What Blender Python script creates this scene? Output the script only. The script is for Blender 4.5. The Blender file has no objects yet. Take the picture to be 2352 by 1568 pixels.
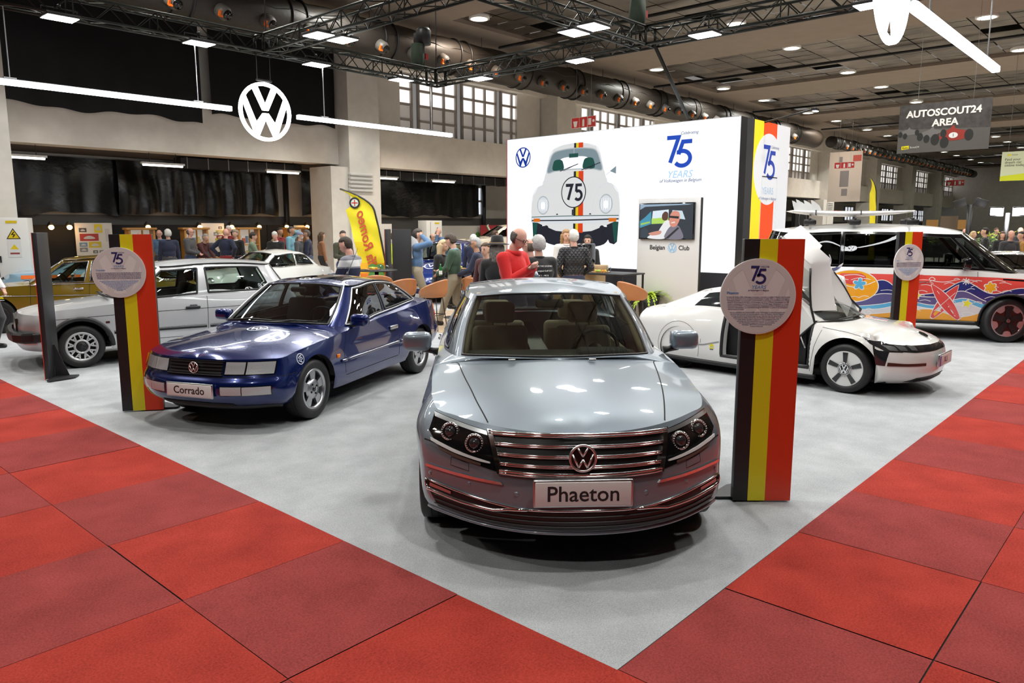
import bpy, bmesh, math, random
import numpy as np
from mathutils import Vector, Matrix, Euler
S = bpy.context.scene
COL = S.collection
R = math.radians
PI = math.pi
rnd = random.Random(7)
# ------------------------------------------------------------------ camera
H0 = 1.92
cam = bpy.data.objects.new('camera', bpy.data.cameras.new('camera'))
COL.objects.link(cam)
cam.data.sensor_width = 36.0
cam.data.lens = 1724 / 2352 * 36
cam.data.clip_end = 400
cam.location = (0, 0, H0)
cam.rotation_euler = (R(90 - 8.80), 0, 0)
S.camera = cam
# ------------------------------------------------------------------ world, exposure
W = bpy.data.worlds.new('hall air')
S.world = W
W.use_nodes = True
W.node_tree.nodes['Background'].inputs[0].default_value = (1.0, .95, .9, 1)
W.node_tree.nodes['Background'].inputs[1].default_value = 0.22
S.view_settings.view_transform = 'Standard'
S.view_settings.look = 'None'
S.view_settings.exposure = 0.0
S.view_settings.gamma = 1.0
S.view_settings.use_curve_mapping = False
S.cycles.use_denoising = True
S.cycles.max_bounces = 7
S.cycles.diffuse_bounces = 3
S.cycles.glossy_bounces = 4
S.cycles.transparent_max_bounces = 10
S.cycles.transmission_bounces = 4
S.cycles.caustics_reflective = False
S.cycles.caustics_refractive = False
S.cycles.sample_clamp_indirect = 4.0
# lamp strengths (each lamp is built by its own builder further down)
FLOOD_W = 16.0
DOWN_W = 245.0
TUBE_E = 13.0
BOX_E = .98
# ------------------------------------------------------------------ stand frame: origin at the carpet corner, a along the right edge, b along the left
C0 = np.array([.457, 3.01])
E1 = np.array([.671, .741])
E2 = np.array([-.741, .671])
STAND_ROT = math.atan2(.741, .671)          # rotation that takes x to the a axis
def bw(a, b, z=0.0):
 p = C0 + a * E1 + b * E2
 return (float(p[0]), float(p[1]), z)
def bdir(a, b):
 p = a * E1 + b * E2
 return (float(p[0]), float(p[1]))
STAND = Matrix.Translation((C0[0], C0[1], 0)) @ Matrix.Rotation(STAND_ROT, 4, 'Z')
# ------------------------------------------------------------------ materials
MATS = {}
def mat(name, col, rough=.5, metal=0.0, coat=0.0, emit=0.0, ecol=None, spec=.5, noise=None, bump=None, trans=0.0, sheen=0.0):
 if name in MATS: return MATS[name]
 m = bpy.data.materials.new(name); m.use_nodes = True
 nt = m.node_tree; b = nt.nodes['Principled BSDF']
 c = tuple(col[:3]) + (1,)
 b.inputs['Base Color'].default_value = c
 b.inputs['Roughness'].default_value = rough
 b.inputs['Metallic'].default_value = metal
 b.inputs['Specular IOR Level'].default_value = spec
 b.inputs['Coat Weight'].default_value = coat
 b.inputs['Coat Roughness'].default_value = .03
 b.inputs['Transmission Weight'].default_value = trans
 b.inputs['Sheen Weight'].default_value = sheen
 if emit:
  b.inputs['Emission Color'].default_value = tuple((ecol or col)[:3]) + (1,)
  b.inputs['Emission Strength'].default_value = emit
 if noise or bump:
  tc = nt.nodes.new('ShaderNodeTexCoord')
 if noise:                                   # (scale, amount) grain in the colour
  n = nt.nodes.new('ShaderNodeTexNoise'); n.inputs['Scale'].default_value = noise[0]; n.inputs['Detail'].default_value = 5
  r = nt.nodes.new('ShaderNodeValToRGB')
  r.color_ramp.elements[0].position = .3; r.color_ramp.elements[1].position = .7
  k = noise[1]
  r.color_ramp.elements[0].color = tuple(max(0, x * (1 - k)) for x in c[:3]) + (1,)
  r.color_ramp.elements[1].color = tuple(min(1, x * (1 + k)) for x in c[:3]) + (1,)
  nt.links.new(tc.outputs['Object'], n.inputs['Vector']); nt.links.new(n.outputs['Fac'], r.inputs['Fac'])
  nt.links.new(r.outputs['Color'], b.inputs['Base Color'])
 if bump:                                    # (scale, strength[, distance])
  n = nt.nodes.new('ShaderNodeTexNoise'); n.inputs['Scale'].default_value = bump[0]; n.inputs['Detail'].default_value = 4
  u = nt.nodes.new('ShaderNodeBump'); u.inputs['Strength'].default_value = bump[1]
  u.inputs['Distance'].default_value = bump[2] if len(bump) > 2 else .01
  nt.links.new(tc.outputs['Object'], n.inputs['Vector']); nt.links.new(n.outputs['Fac'], u.inputs['Height'])
  nt.links.new(u.outputs['Normal'], b.inputs['Normal'])
 MATS[name] = m
 return m
def glass(name, tint=(.8, .85, .85), refl=1.0):
 """thin pane: tinted see-through plus a fresnel gloss"""
 if name in MATS: return MATS[name]
 m = bpy.data.materials.new(name); m.use_nodes = True
 nt = m.node_tree; nt.nodes.clear()
 o = nt.nodes.new('ShaderNodeOutputMaterial'); t = nt.nodes.new('ShaderNodeBsdfTransparent'); g = nt.nodes.new('ShaderNodeBsdfGlossy')
 x = nt.nodes.new('ShaderNodeMixShader'); f = nt.nodes.new('ShaderNodeFresnel'); q = nt.nodes.new('ShaderNodeMath'); q.operation = 'MULTIPLY'
 t.inputs[0].default_value = tuple(tint) + (1,); g.inputs['Roughness'].default_value = .0
 g.inputs['Color'].default_value = (1, 1, 1, 1)
 nt.nodes.remove(f); f = nt.nodes.new('ShaderNodeLayerWeight'); f.inputs[0].default_value = .5
 pw = nt.nodes.new('ShaderNodeMath'); pw.operation = 'POWER'; pw.inputs[1].default_value = 4.5
 q.operation = 'MULTIPLY_ADD'; q.inputs[1].default_value = .9 * refl; q.inputs[2].default_value = .045 * refl; q.use_clamp = True
 nt.links.new(f.outputs['Facing'], pw.inputs[0]); nt.links.new(pw.outputs[0], q.inputs[0]); nt.links.new(q.outputs[0], x.inputs[0]); nt.links.new(t.outputs[0], x.inputs[1]); nt.links.new(g.outputs[0], x.inputs[2])
 nt.links.new(x.outputs[0], o.inputs[0])
 MATS[name] = m
 return m
M = {}
M['black'] = mat('black plastic', (.012, .012, .013), .45)
M['gloss_black'] = mat('gloss black', (.006, .006, .007), .08, coat=.5)
M['rubber'] = mat('tyre rubber', (.012, .012, .013), .55)
M['dark'] = mat('dark underside', (.006, .006, .006), .9)
M['chrome'] = mat('chrome', (.86, .86, .87), .10, 1)
M['badge'] = mat('badge chrome', (.9, .9, .9), .3, 1)
M['alu'] = mat('aluminium', (.55, .56, .58), .3, 1)
M['steel'] = mat('dark steel', (.05, .05, .055), .4, .6)
M['white'] = mat('white lacquer', (.8, .8, .8), .35)
M['plate'] = mat('white plate', (.78, .77, .76), .3)
M['ink'] = mat('black ink', (.01, .01, .012), .5)
M['navy'] = mat('navy ink', (.022, .025, .14), .5)
M['sky_ink'] = mat('light blue ink', (.10, .28, .58), .5)
M['flag_black'] = mat('flag black', (.012, .012, .013), .45)
M['flag_yellow'] = mat('flag yellow', (.80, .70, .012), .4)
M['flag_red'] = mat('flag red', (.74, .045, .012), .4)
M['disc'] = mat('disc white', (.80, .79, .78), .4)
M['disc_grey'] = mat('disc watermark', (.70, .69, .68), .4)
M['orange_lens'] = mat('amber lens', (.9, .22, .01), .15)
M['red_lens'] = mat('red lens', (.5, .01, .01), .12, coat=.5)
M['clear_lens'] = glass('clear lens', (.96, .97, .97), 1.3)
# ------------------------------------------------------------------ mesh helpers
class MB:
 def __init__(s): s.v = []; s.f = []; s.m = []; s.mats = []; s.sm = []
 def mi(s, m):
  if m is None: return 0
  if m not in s.mats: s.mats.append(m)
  return s.mats.index(m)
 def add(s, vs, fs, m=None, smooth=False):
  o = len(s.v); k = s.mi(m)
  s.v += [tuple(float(c) for c in v) for v in vs]
  for f in fs: s.f.append([i + o for i in f]); s.m.append(k); s.sm.append(smooth)
  return s
 def box(s, c, d, m=None, rot=None):
  x, y, z = [q / 2 for q in d]
  vs = [Vector(p) for p in ((-x,-y,-z),(x,-y,-z),(x,y,-z),(-x,y,-z),(-x,-y,z),(x,-y,z),(x,y,z),(-x,y,z))]
  if rot is not None: vs = [rot @ v for v in vs]
  vs = [v + Vector(c) for v in vs]
  return s.add(vs, [(0,3,2,1),(4,5,6,7),(0,1,5,4),(1,2,6,5),(2,3,7,6),(3,0,4,7)], m)
 def bevbox(s, c, d, m=None, bev=.01, seg=2, rot=None):
  bm = bmesh.new(); bmesh.ops.create_cube(bm, size=1)
  bmesh.ops.scale(bm, vec=d, verts=bm.verts)
  bmesh.ops.bevel(bm, geom=bm.edges[:], offset=min(bev, min(d) * .49), segments=seg, affect='EDGES', profile=.5)
  return s.bm(bm, c, rot, m, True)
 def bm(s, bm, c=(0,0,0), rot=None, m=None, smooth=True):
  bm.verts.index_update()
  vs = [(rot @ v.co if rot is not None else v.co) + Vector(c) for v in bm.verts]
  s.add(vs, [[v.index for v in f.verts] for f in bm.faces], m, smooth); bm.free(); return s
 def tube(s, pts, r, m=None, n=8, cap=True, closed=False):
  pts = [Vector(p) for p in pts]; L = len(pts)
  rs = r if isinstance(r, (list, tuple)) else [r] * L
  vs = []; fs = []; up = None
  for i, p in enumerate(pts):
   if closed: t = pts[(i + 1) % L] - pts[i - 1]
   else: t = pts[min(i + 1, L - 1)] - pts[max(i - 1, 0)]
   t.normalize()
   if up is None:
    up = Vector((0, 0, 1)) if abs(t.z) < .9 else Vector((1, 0, 0))
   a = t.cross(up)
   if a.length < 1e-5: a = t.orthogonal()
   a.normalize(); b = a.cross(t).normalized(); up = b
   for k in range(n):
    w = 2 * PI * k / n
    vs.append(p + a * (rs[i] * math.cos(w)) + b * (rs[i] * math.sin(w)))
  for i in range(L if closed else L - 1):
   j = (i + 1) % L
   for k in range(n): fs.append((i*n+k, i*n+(k+1)%n, j*n+(k+1)%n, j*n+k))
  if cap and not closed: fs.append(list(range(n))[::-1]); fs.append([(L-1)*n + k for k in range(n)])
  return s.add(vs, fs, m, n > 5)
 def cyl(s, a, b, r, m=None, n=16, r2=None): return s.tube([a, b], [r, r if r2 is None else r2], m, n)
 def lathe(s, prof, c=(0,0,0), axis='Z', m=None, n=24, smooth=True, rot=None, cap=False):
  vs = []; fs = []
  for (r, z) in prof:
   for k in range(n):
    w = 2 * PI * k / n; x, y = r * math.cos(w), r * math.sin(w)
    v = Vector((x, y, z)) if axis == 'Z' else (Vector((x, z, y)) if axis == 'Y' else Vector((z, x, y)))
    if rot is not None: v = rot @ v
    vs.append(v + Vector(c))
  for i in range(len(prof) - 1):
   for k in range(n):
    q = (i*n+k, i*n+(k+1)%n, (i+1)*n+(k+1)%n, (i+1)*n+k)
    fs.append(q if axis != 'Y' else q[::-1])
  if cap: fs.append(list(range(n))[::-1]); fs.append([(len(prof)-1)*n+k for k in range(n)])
  return s.add(vs, fs, m, smooth)
 def prism(s, poly, z0, z1, m=None, f=None, side=None):
  """poly of (x, y) extruded from z0 to z1; f maps (x, y, z) to a point"""
  f = f or (lambda x, y, z: (x, y, z)); n = len(poly)
  vs = [f(x, y, z0) for x, y in poly] + [f(x, y, z1) for x, y in poly]
  s.add(vs, [list(range(n))[::-1], [n + i for i in range(n)]], m)
  s.add(vs, [(i, (i+1) % n, n + (i+1) % n, n + i) for i in range(n)], side or m)
  return s
 def stroke(s, pts, w, z0, z1, m=None, f=None, closed=False):
  """a flat line of width w through (x, y) points, given thickness z0..z1"""
  f = f or (lambda x, y, z: (x, y, z)); P = [Vector((p[0], p[1])) for p in pts]; L = len(P); A = []; B = []
  for i in range(L):
   if closed: d0 = P[i] - P[i-1]; d1 = P[(i+1) % L] - P[i]
   else: d0 = P[i] - P[i-1] if i else P[1] - P[0]; d1 = P[i+1] - P[i] if i < L-1 else d0
   d0 = d0.normalized(); d1 = d1.normalized(); n0 = Vector((-d0.y, d0.x)); n1 = Vector((-d1.y, d1.x))
   q = (n0 + n1)
   q = n0 if q.length < .2 else q.normalized()
   k = w / 2 / max(.35, q.dot(n0)); A.append(P[i] + q * k); B.append(P[i] - q * k)
  vs = [f(p.x, p.y, z) for z in (z0, z1) for p in A + B]; fs = []; N = 2 * L
  for i in range(L if closed else L-1):
   j = (i+1) % L
   fs += [(N+i, N+L+i, N+L+j, N+j), (i, j, L+j, L+i), (i, N+i, N+j, j), (L+i, L+j, N+L+j, N+L+i)]
  if not closed: fs += [(0, L, N+L, N), (L-1, N+L-1, N+2*L-1, 2*L-1)]
  return s.add(vs, fs, m)
 def grid(s, G, m=None, smooth=True, flip=False, closed_u=False):
  G = np.asarray(G); nu, nv = G.shape[:2]; fs = []
  for i in range(nu if closed_u else nu - 1):
   for j in range(nv - 1):
    k = (i + 1) % nu
    q = (i*nv+j, k*nv+j, k*nv+j+1, i*nv+j+1); fs.append(q[::-1] if flip else q)
  return s.add(G.reshape(-1, 3), fs, m, smooth)
 def build(s, name, parent=None, m=None, merge=False):
  me = bpy.data.meshes.new(name); me.from_pydata(s.v, [], s.f)
  for q in (s.mats or [m]): me.materials.append(q)
  if s.mats: me.polygons.foreach_set('material_index', s.m)
  me.polygons.foreach_set('use_smooth', s.sm)
  if merge:
   b = bmesh.new(); b.from_mesh(me); bmesh.ops.remove_doubles(b, verts=b.verts, dist=.0004); bmesh.ops.recalc_face_normals(b, faces=b.faces); b.to_mesh(me); b.free()
  me.update()
  o = bpy.data.objects.new(name, me); COL.objects.link(o)
  if parent: o.parent = parent
  return o
def tag(o, label=None, cat=None, group=None, kind=None):
 if label: o['label'] = label
 if cat: o['category'] = cat
 if group: o['group'] = group
 if kind: o['kind'] = kind
 return o
def empty(name, loc=(0,0,0), rz=0, label=None, cat=None, group=None):
 o = bpy.data.objects.new(name, None); COL.objects.link(o); o.location = loc; o.rotation_euler = (0, 0, rz); o.empty_display_size = .1
 return tag(o, label, cat, group)
def struct(o): o['kind'] = 'structure'; return o
KIDS = {}
def copy_tree(o, parent=None):
 c = o.copy(); COL.objects.link(c)
 if parent is not None: c.parent = parent
 for ch in list(o.children): copy_tree(ch, c)
 return c
def text(name, body, size, m, mw, parent=None, align='CENTER', ext=.001, shear=0.0, bold=0.0, sx=1.0, space=1.0):
 cu = bpy.data.curves.new(name, 'FONT'); cu.body = body; cu.size = size; cu.align_x = align; cu.align_y = 'CENTER'
 cu.extrude = ext; cu.shear = shear; cu.offset = bold; cu.resolution_u = 3; cu.space_character = space
 t = bpy.data.objects.new(name, cu)
 me = bpy.data.meshes.new_from_object(t)
 bpy.data.objects.remove(t); bpy.data.curves.remove(cu)
 me.transform(mw @ Matrix.Diagonal((sx, 1, 1, 1))); me.materials.clear(); me.materials.append(m)
 o = bpy.data.objects.new(name, me); COL.objects.link(o)
 if parent: o.parent = parent
 return o
def frame(o, x, y=None):
 """matrix: origin o, local x along x, local y along y, local z the normal"""
 x = Vector(x).normalized(); y = Vector(y if y is not None else (0, 0, 1)); z = x.cross(y).normalized(); y = z.cross(x)
 return Matrix.Translation(o) @ Matrix((x, y, z)).transposed().to_4x4()
def mapf(mw): return lambda x, y, z: tuple(mw @ Vector((x, y, z)))
def arc(cx, cy, r, a0, a1, n=16, ry=None): return [(cx + r * math.cos(R(a0 + (a1-a0)*i/n)), cy + (ry or r) * math.sin(R(a0 + (a1-a0)*i/n))) for i in range(n+1)]
def roundrect(w, h, r, n=4):
 p = []
 for cx, cy, a in ((w/2-r, h/2-r, 0), (-w/2+r, h/2-r, 90), (-w/2+r, -h/2+r, 180), (w/2-r, -h/2+r, 270)): p += arc(cx, cy, r, a, a+90, n)
 return p
def emblem(b, r, z0, z1, m, f=None, ring=.09, w=.15):
 """ring with a V over a W"""
 b.stroke(arc(0, 0, r * (1 - ring / 2), 0, 360, 40)[:-1], r * ring, z0, z1, m, f, closed=True)
 q = (1 - ring * .75) * r; h = w * .5
 V = [(-.50-h*.1,.84), (-.50+w*1.25,.93), (0,.05+w*1.45), (.50-w*1.25,.93), (.50+h*.1,.84), (h*1.5,.055), (-h*1.5,.055)]
 W = [(-.93,.34), (-.47,-.88), (-.47+w*1.0,-.93), (0,-.05-w*1.45), (.47-w*1.0,-.93), (.47,-.88), (.93,.34), (.93-w*.75,.55), (.40,-.055-w*2.5), (h*1.5,-.055), (-h*1.5,-.055), (-.40,-.055-w*2.5), (-.93+w*.75,.55)]
 for P in (V, W): b.prism([(x * q, y * q) for x, y in P], z0, z1 + (z1 - z0) * .06, m, f)
def emblem3d(b, r, m, f, ring=.12, w=.15):
 """the same sign in rounded bright bars; f maps (x, y, z)"""
 q = 1 - ring; k = w * r * .5
 b.tube([f(r*(1-ring/2)*math.cos(a), r*(1-ring/2)*math.sin(a), 0) for a in [2*PI*i/40 for i in range(40)]], r*ring*.62, m, 10, closed=True)
 for P, z in (([(-.42,.86),(0,.14),(.42,.86)], .004), ([(-.88,.34),(-.37,-.80),(0,-.10),(.37,-.80),(.88,.34)], .002)):
  for A, B in zip(P[:-1], P[1:]): b.tube([f(A[0]*r*q, A[1]*r*q, z*r), f(B[0]*r*q, B[1]*r*q, z*r)], k, m, 10)
def seventyfive(b, h, z0, z1, m, f=None, w=.125):
 """geometric 75: h high, origin at the middle"""
 k = h; T = lambda P: [((x - .43) * k, (y - .5) * k) for x, y in P]
 b.stroke(T([(0, .935), (.40, .935), (.125, .15)]), w * k, z0, z1, m, f)
 b.stroke(T([(.86, .785), (.55, .785), (.415, .40)] ), w * k, z0, z1, m, f)
 b.stroke(T([(.415, .40)] + arc(.54, .27, .27, 118, -145, 22, .21 + .02)), w * k, z0, z1, m, f)
# ================================================================== THE HALL (stand frame: a, b, z)
CEIL = 8.86
def place(o): o.matrix_basis = STAND @ o.matrix_basis; return o
def newmat(n):
 m = bpy.data.materials.new(n); m.use_nodes = True; return m
M['plaster'] = mat('beige plaster', (.80, .74, .67), .9, noise=(3, .05), bump=(40, .25, .01))
M['plaster2'] = mat('pale plaster', (.76, .73, .68), .9, noise=(3, .05))
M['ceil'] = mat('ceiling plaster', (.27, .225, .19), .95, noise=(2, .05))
M['concrete'] = mat('hall floor', (.42, .37, .31), .55, noise=(4, .08))
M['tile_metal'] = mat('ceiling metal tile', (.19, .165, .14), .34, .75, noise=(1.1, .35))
M['tile_gap'] = mat('open ceiling void', (.02, .018, .015), .9)
M['frame_grey'] = mat('window frame', (.42, .39, .37), .7)
M['pane_hi'] = mat('daylit pane', (.8, .8, .8), .6, emit=.95, ecol=(1, .97, .93))
M['pane_lo'] = mat('ribbed lower pane', (.5, .46, .42), .6, emit=.16, ecol=(1, .93, .86))
M['pane_blue'] = mat('low window pane', (.8, .8, .8), .5, emit=.85, ecol=(.86, .92, 1))
M['foil'] = mat('black foil', (.005, .005, .006), .24, spec=.55, bump=(5, .3, .03))
M['foil_flat'] = mat('matt black foil', (.004, .004, .005), .5, spec=.3, bump=(2, .2, .03))
M['greywall'] = mat('grey band', (.16, .155, .15), .8)
M['duct'] = mat('black fabric duct', (.028, .023, .019), .5, bump=(6, .3, .03))
M['noz'] = mat('nozzle grey', (.12, .11, .10), .5)
M['noz_orange'] = mat('nozzle lever', (.85, .16, .01), .5)
M['tube_light'] = mat('tube lamp', (1, 1, .95), .5, emit=5, ecol=(1, .93, .82))
# floor -------------------------------------------------------------
place(struct(MB().box((40, -9, -.06), (150, 74, .1), M['concrete']).build('floor')))
grey = newmat('grey needle felt')
def felt(m, c1, c2, scale, streak=False):
 nt = m.node_tree; b = nt.nodes['Principled BSDF']; b.inputs['Roughness'].default_value = .95; b.inputs['Specular IOR Level'].default_value = .15
 tc = nt.nodes.new('ShaderNodeTexCoord'); n = nt.nodes.new('ShaderNodeTexNoise'); n.inputs['Scale'].default_value = scale; n.inputs['Detail'].default_value = 6; n.inputs['Roughness'].default_value = .75
 n2 = nt.nodes.new('ShaderNodeTexNoise'); n2.inputs['Scale'].default_value = 3.1; n2.inputs['Detail'].default_value = 4
 a = nt.nodes.new('ShaderNodeMath'); a.operation = 'MULTIPLY_ADD'; a.inputs[1].default_value = .35
 r = nt.nodes.new('ShaderNodeValToRGB'); r.color_ramp.elements[0].position = .48; r.color_ramp.elements[1].position = .86
 r.color_ramp.elements[0].color = c1 + (1,); r.color_ramp.elements[1].color = c2 + (1,)
 u = nt.nodes.new('ShaderNodeBump'); u.inputs['Strength'].default_value = .5; u.inputs['Distance'].default_value = .004
 nt.links.new(tc.outputs['Object'], n.inputs['Vector']); nt.links.new(tc.outputs['Object'], n2.inputs['Vector'])
 nt.links.new(n2.outputs['Fac'], a.inputs[0]); nt.links.new(n.outputs['Fac'], a.inputs[2]); nt.links.new(a.outputs[0], r.inputs['Fac'])
 nt.links.new(r.outputs['Color'], b.inputs['Base Color']); nt.links.new(n.outputs['Fac'], u.inputs['Height']); nt.links.new(u.outputs['Normal'], b.inputs['Normal'])
 return m
felt(grey, (.27, .28, .295), (.54, .555, .58), 150)
redA = felt(newmat('red carpet pile along'), (.22, .020, .014), (.47, .052, .036), 90)
redB = felt(newmat('red carpet pile across'), (.17, .026, .024), (.36, .060, .056), 90)
place(struct(MB().box((8.5, 7.9, .002), (17.0, 15.8, .012), grey).build('floor_grey_carpet')))
M['oak_floor'] = mat('pale wood floor', (.55, .42, .29), .4, noise=(2, .12))
place(struct(MB().box((9.1, 7.3, .008), (5.2, 7.0, .012), M['oak_floor']).build('floor_wood_lounge')))
b = MB(); r_ = random.Random(3)
for i in range(-9, 34):
 for j in range(-9, 17):
  if i >= 0 and j >= 0: continue
  if i > 12 and j < -5: continue
  left = i < 0
  bright = ((i + j) % 2 != 0) if (left and j >= 0) else ((i + j) % 2 == 0)
  if r_.random() < .06: bright = not bright
  g = .002 + (.004 if r_.random() < .3 else 0)
  x0, x1, y0, y1 = i + g, i + 1 - .001, j + .001, j + 1 - g
  z = .010 + r_.random() * .003
  b.add([(x0,y0,z),(x1,y0,z),(x1,y1,z),(x0,y1,z)], [(0,1,2,3)], redA if bright else redB)
b.box((-4.5, 3.5, .003), (9, 25, .004), M['dark']); b.box((16.5, -2.5, .0031), (33, 5, .004), M['dark'])
place(struct(b.build('floor_red_carpet')))
# ceiling: plaster bands with recessed fields of metal tiles ---------
b = MB()
P0, PER, PL = 16.2 - 11.45, 11.45, 7.85          # first field start, period, length
fields = [(-7.5, -2.0), (-1.5 + 0.0, 5.0), (5.3, 5.3)]
brow = [(-28, 18.05)]
xs = [P0 + PER * k for k in range(-3, 9)]
# solid bands between the fields, and along the walls
x = -40.0
for x0 in xs:
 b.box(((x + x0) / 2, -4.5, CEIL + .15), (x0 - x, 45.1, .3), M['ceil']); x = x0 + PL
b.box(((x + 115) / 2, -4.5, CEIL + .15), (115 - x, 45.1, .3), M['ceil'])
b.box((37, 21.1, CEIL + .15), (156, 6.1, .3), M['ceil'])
place(struct(b.build('ceiling')))
b = MB(); r_ = random.Random(5)
for x0 in xs:
 n = 9; w = PL / n; m_ = 38; wy = 45.0 / m_
 b.add([(x0, -27, CEIL+.5), (x0+PL, -27, CEIL+.5), (x0+PL, 18.05, CEIL+.5), (x0, 18.05, CEIL+.5)], [(0,3,2,1)], M['tile_gap'])
 for i in range(n):
  for j in range(m_):
   if r_.random() < .035: continue
   X0, X1, Y0, Y1 = x0 + i*w + .022, x0 + (i+1)*w - .022, 18.03 - j*wy - .022, 18.03 - (j+1)*wy + .022
   t = [r_.uniform(-.012, .012) for _ in range(4)]
   z = CEIL + .12
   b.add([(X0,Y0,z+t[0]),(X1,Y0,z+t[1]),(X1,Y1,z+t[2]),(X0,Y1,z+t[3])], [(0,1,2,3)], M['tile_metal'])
place(struct(b.build('ceiling_metal_tiles')))
for k, bb in enumerate((14.4, 7.9, -1.2)):
 pass
b = MB()
for x0 in xs[2:]:
 for bb in (0,):
  b.tube([(x0 + 3.9, -26, CEIL - .05), (x0 + 3.9, 19.5, CEIL - .05)], .06, M['steel'], 6)
place(struct(b.build('trim_30')))
# round downlights -----------------------------------------------------
M['lens_green'] = mat('downlight lens', (1, 1, .9), .4, emit=26, ecol=(.96, 1, .80))
M['lens_warm'] = mat('downlight lens warm', (1, .9, .8), .4, emit=40, ecol=(1, .80, .60))
def downlight(a, bb, warm, power, label):
 t = empty('ceiling_downlight', (a, bb, CEIL + .02), 0, label, 'ceiling light', 'round downlights in the tiled ceiling fields')
 MB().lathe([(.36, .10), (.36, 0), (.29, -.01), (.29, .10)], m=M['white'], n=20).build('rim', t)
 MB().lathe([(.29, .03), (.17, .015), (.0, .01)], m=M['lens_warm' if warm else 'lens_green'], n=20).build('lens', t)
 place(t)
 if power:
  l = bpy.data.lights.new('downlight', 'AREA'); l.shape = 'DISK'; l.size = .5; l.energy = power; l.color = (1, .82, .66) if warm else (1, .985, .93); l.spread = R(150)
  o = bpy.data.objects.new('downlight_beam', l); COL.objects.link(o); o.parent = t; o.location = (0, 0, -.03)
 return t
warm_at = {(16.8, 17.3), (50.9, 17.3)}
rowname = {17.3: 'row beside the black duct', 11.1: 'second row from the duct', 4.4: 'third row from the duct', -1.8: 'fourth row from the duct'}
nth = ['nearest', 'second', 'third', 'fourth', 'fifth', 'sixth', 'seventh', 'eighth', 'ninth', 'tenth', 'eleventh', 'twelfth']
for bb in (17.3, 11.1, 4.4, -1.8):
 k = 0
 for x0 in xs[2:]:
  for da in (.55, 7.05):
   a = x0 + da
   if a < -20 or (bb == 17.3 and a > 100): continue
   if bb == 17.3 and abs(a - 23.2) < 1: continue
   warm = bb == 17.3 and (abs(a - 16.8) < 1 or abs(a - 51.1) < 1)
   downlight(a, bb, warm, (DOWN_W * (.55 if a < 8 else 1)) if a < 66 else 0, '%s round %s downlight of the %s' % (nth[min(k, 11)], 'warm orange' if warm else 'yellowish white', rowname[bb]) if k < 12 else 'small distant yellowish downlight far down the %s' % rowname[bb])
   k += 1
# long wall -----------------------------------------------------------
WB = 21.5
pil = [2.7 + 11.7 * k for k in range(-1, 9)]
b = MB()
b.box((37, WB + .35, 4.77), (160, .7, 1.38), M['plaster'])                    # beam over the openings
b.box((37, WB + .35, 8.33), (160, .7, 1.06), M['plaster2'])                   # lintel over the windows
place(struct(b.build('wall_left')))
for i, p in enumerate(pil):
 b = MB()
 b.box((p + .05, WB - .05, 4.43), (1.35, 1.2, 8.86), M['plaster2'])
 b.box((p - .35, WB + .1, 1.98), (2.0, 1.3, 3.96), M['plaster2'])
 b.box((p + 1.6, WB + .5, 6.65), (1.9, .3, 2.4), M['plaster2']); b.box((p + 11.7 - 1.5, WB + .5, 6.65), (1.6, .3, 2.4), M['plaster2'])
 place(struct(b.build('trim_%d' % (i + 1))))
# back wall of the recess, soffit, grey band
b = MB(); b.box((37, 24.7, 1.0), (160, .2, 2.5), M['greywall'], ); b.box((37, 24.72, 3.2), (160, .2, 2.0), M['plaster2'])
place(struct(b.build('wall_recess')))
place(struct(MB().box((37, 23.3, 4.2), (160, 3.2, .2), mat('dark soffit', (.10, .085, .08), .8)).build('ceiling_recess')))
# upper windows
def window(name, a0, w, z0, z1, bb, rows, cols, hi, lo, nlo, bluish=False):
 f = MB(); fw = .09
 for i in range(cols + 1): f.box((a0 + w * i / cols, bb, (z0 + z1) / 2), (fw, .12, z1 - z0), M['frame_grey'])
 for j in range(rows + 1): f.box((a0 + w / 2, bb, z0 + (z1 - z0) * j / rows), (w + fw, .12, fw), M['frame_grey'])
 fo = struct(f.build(name))
 p = MB()
 for i in range(cols):
  for j in range(rows):
   x0, x1, y0, y1 = a0 + w*i/cols, a0 + w*(i+1)/cols, z0 + (z1-z0)*j/rows, z0 + (z1-z0)*(j+1)/rows
   p.add([(x0, bb+.03, y0), (x1, bb+.03, y0), (x1, bb+.03, y1), (x0, bb+.03, y1)], [(0,1,2,3)], lo if j < nlo else hi)
 p.build('pane', fo); place(fo); return fo
wn = 1
for i, p in enumerate(pil[1:], 1):
 if i == 1: continue
 for k in range(4):
  window('window_%d' % wn, p + 1.15 + 2.42 * k, 2.05, 5.46, 7.78, WB + .45, 4, 3, M['pane_hi'], M['pane_lo'], 2 if i == 2 else 1); wn += 1
for i, p in enumerate(pil[2:], 2):
 a0 = p + (7.3 if i == 2 else 2.6)
 for k in range(1 if i == 2 else 2):
  window('window_%d' % wn, a0 + 3.0 * k, 2.5, 2.4, 3.75, 24.55, 2, 3, M['pane_blue'], M['pane_blue'], 0); wn += 1
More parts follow.
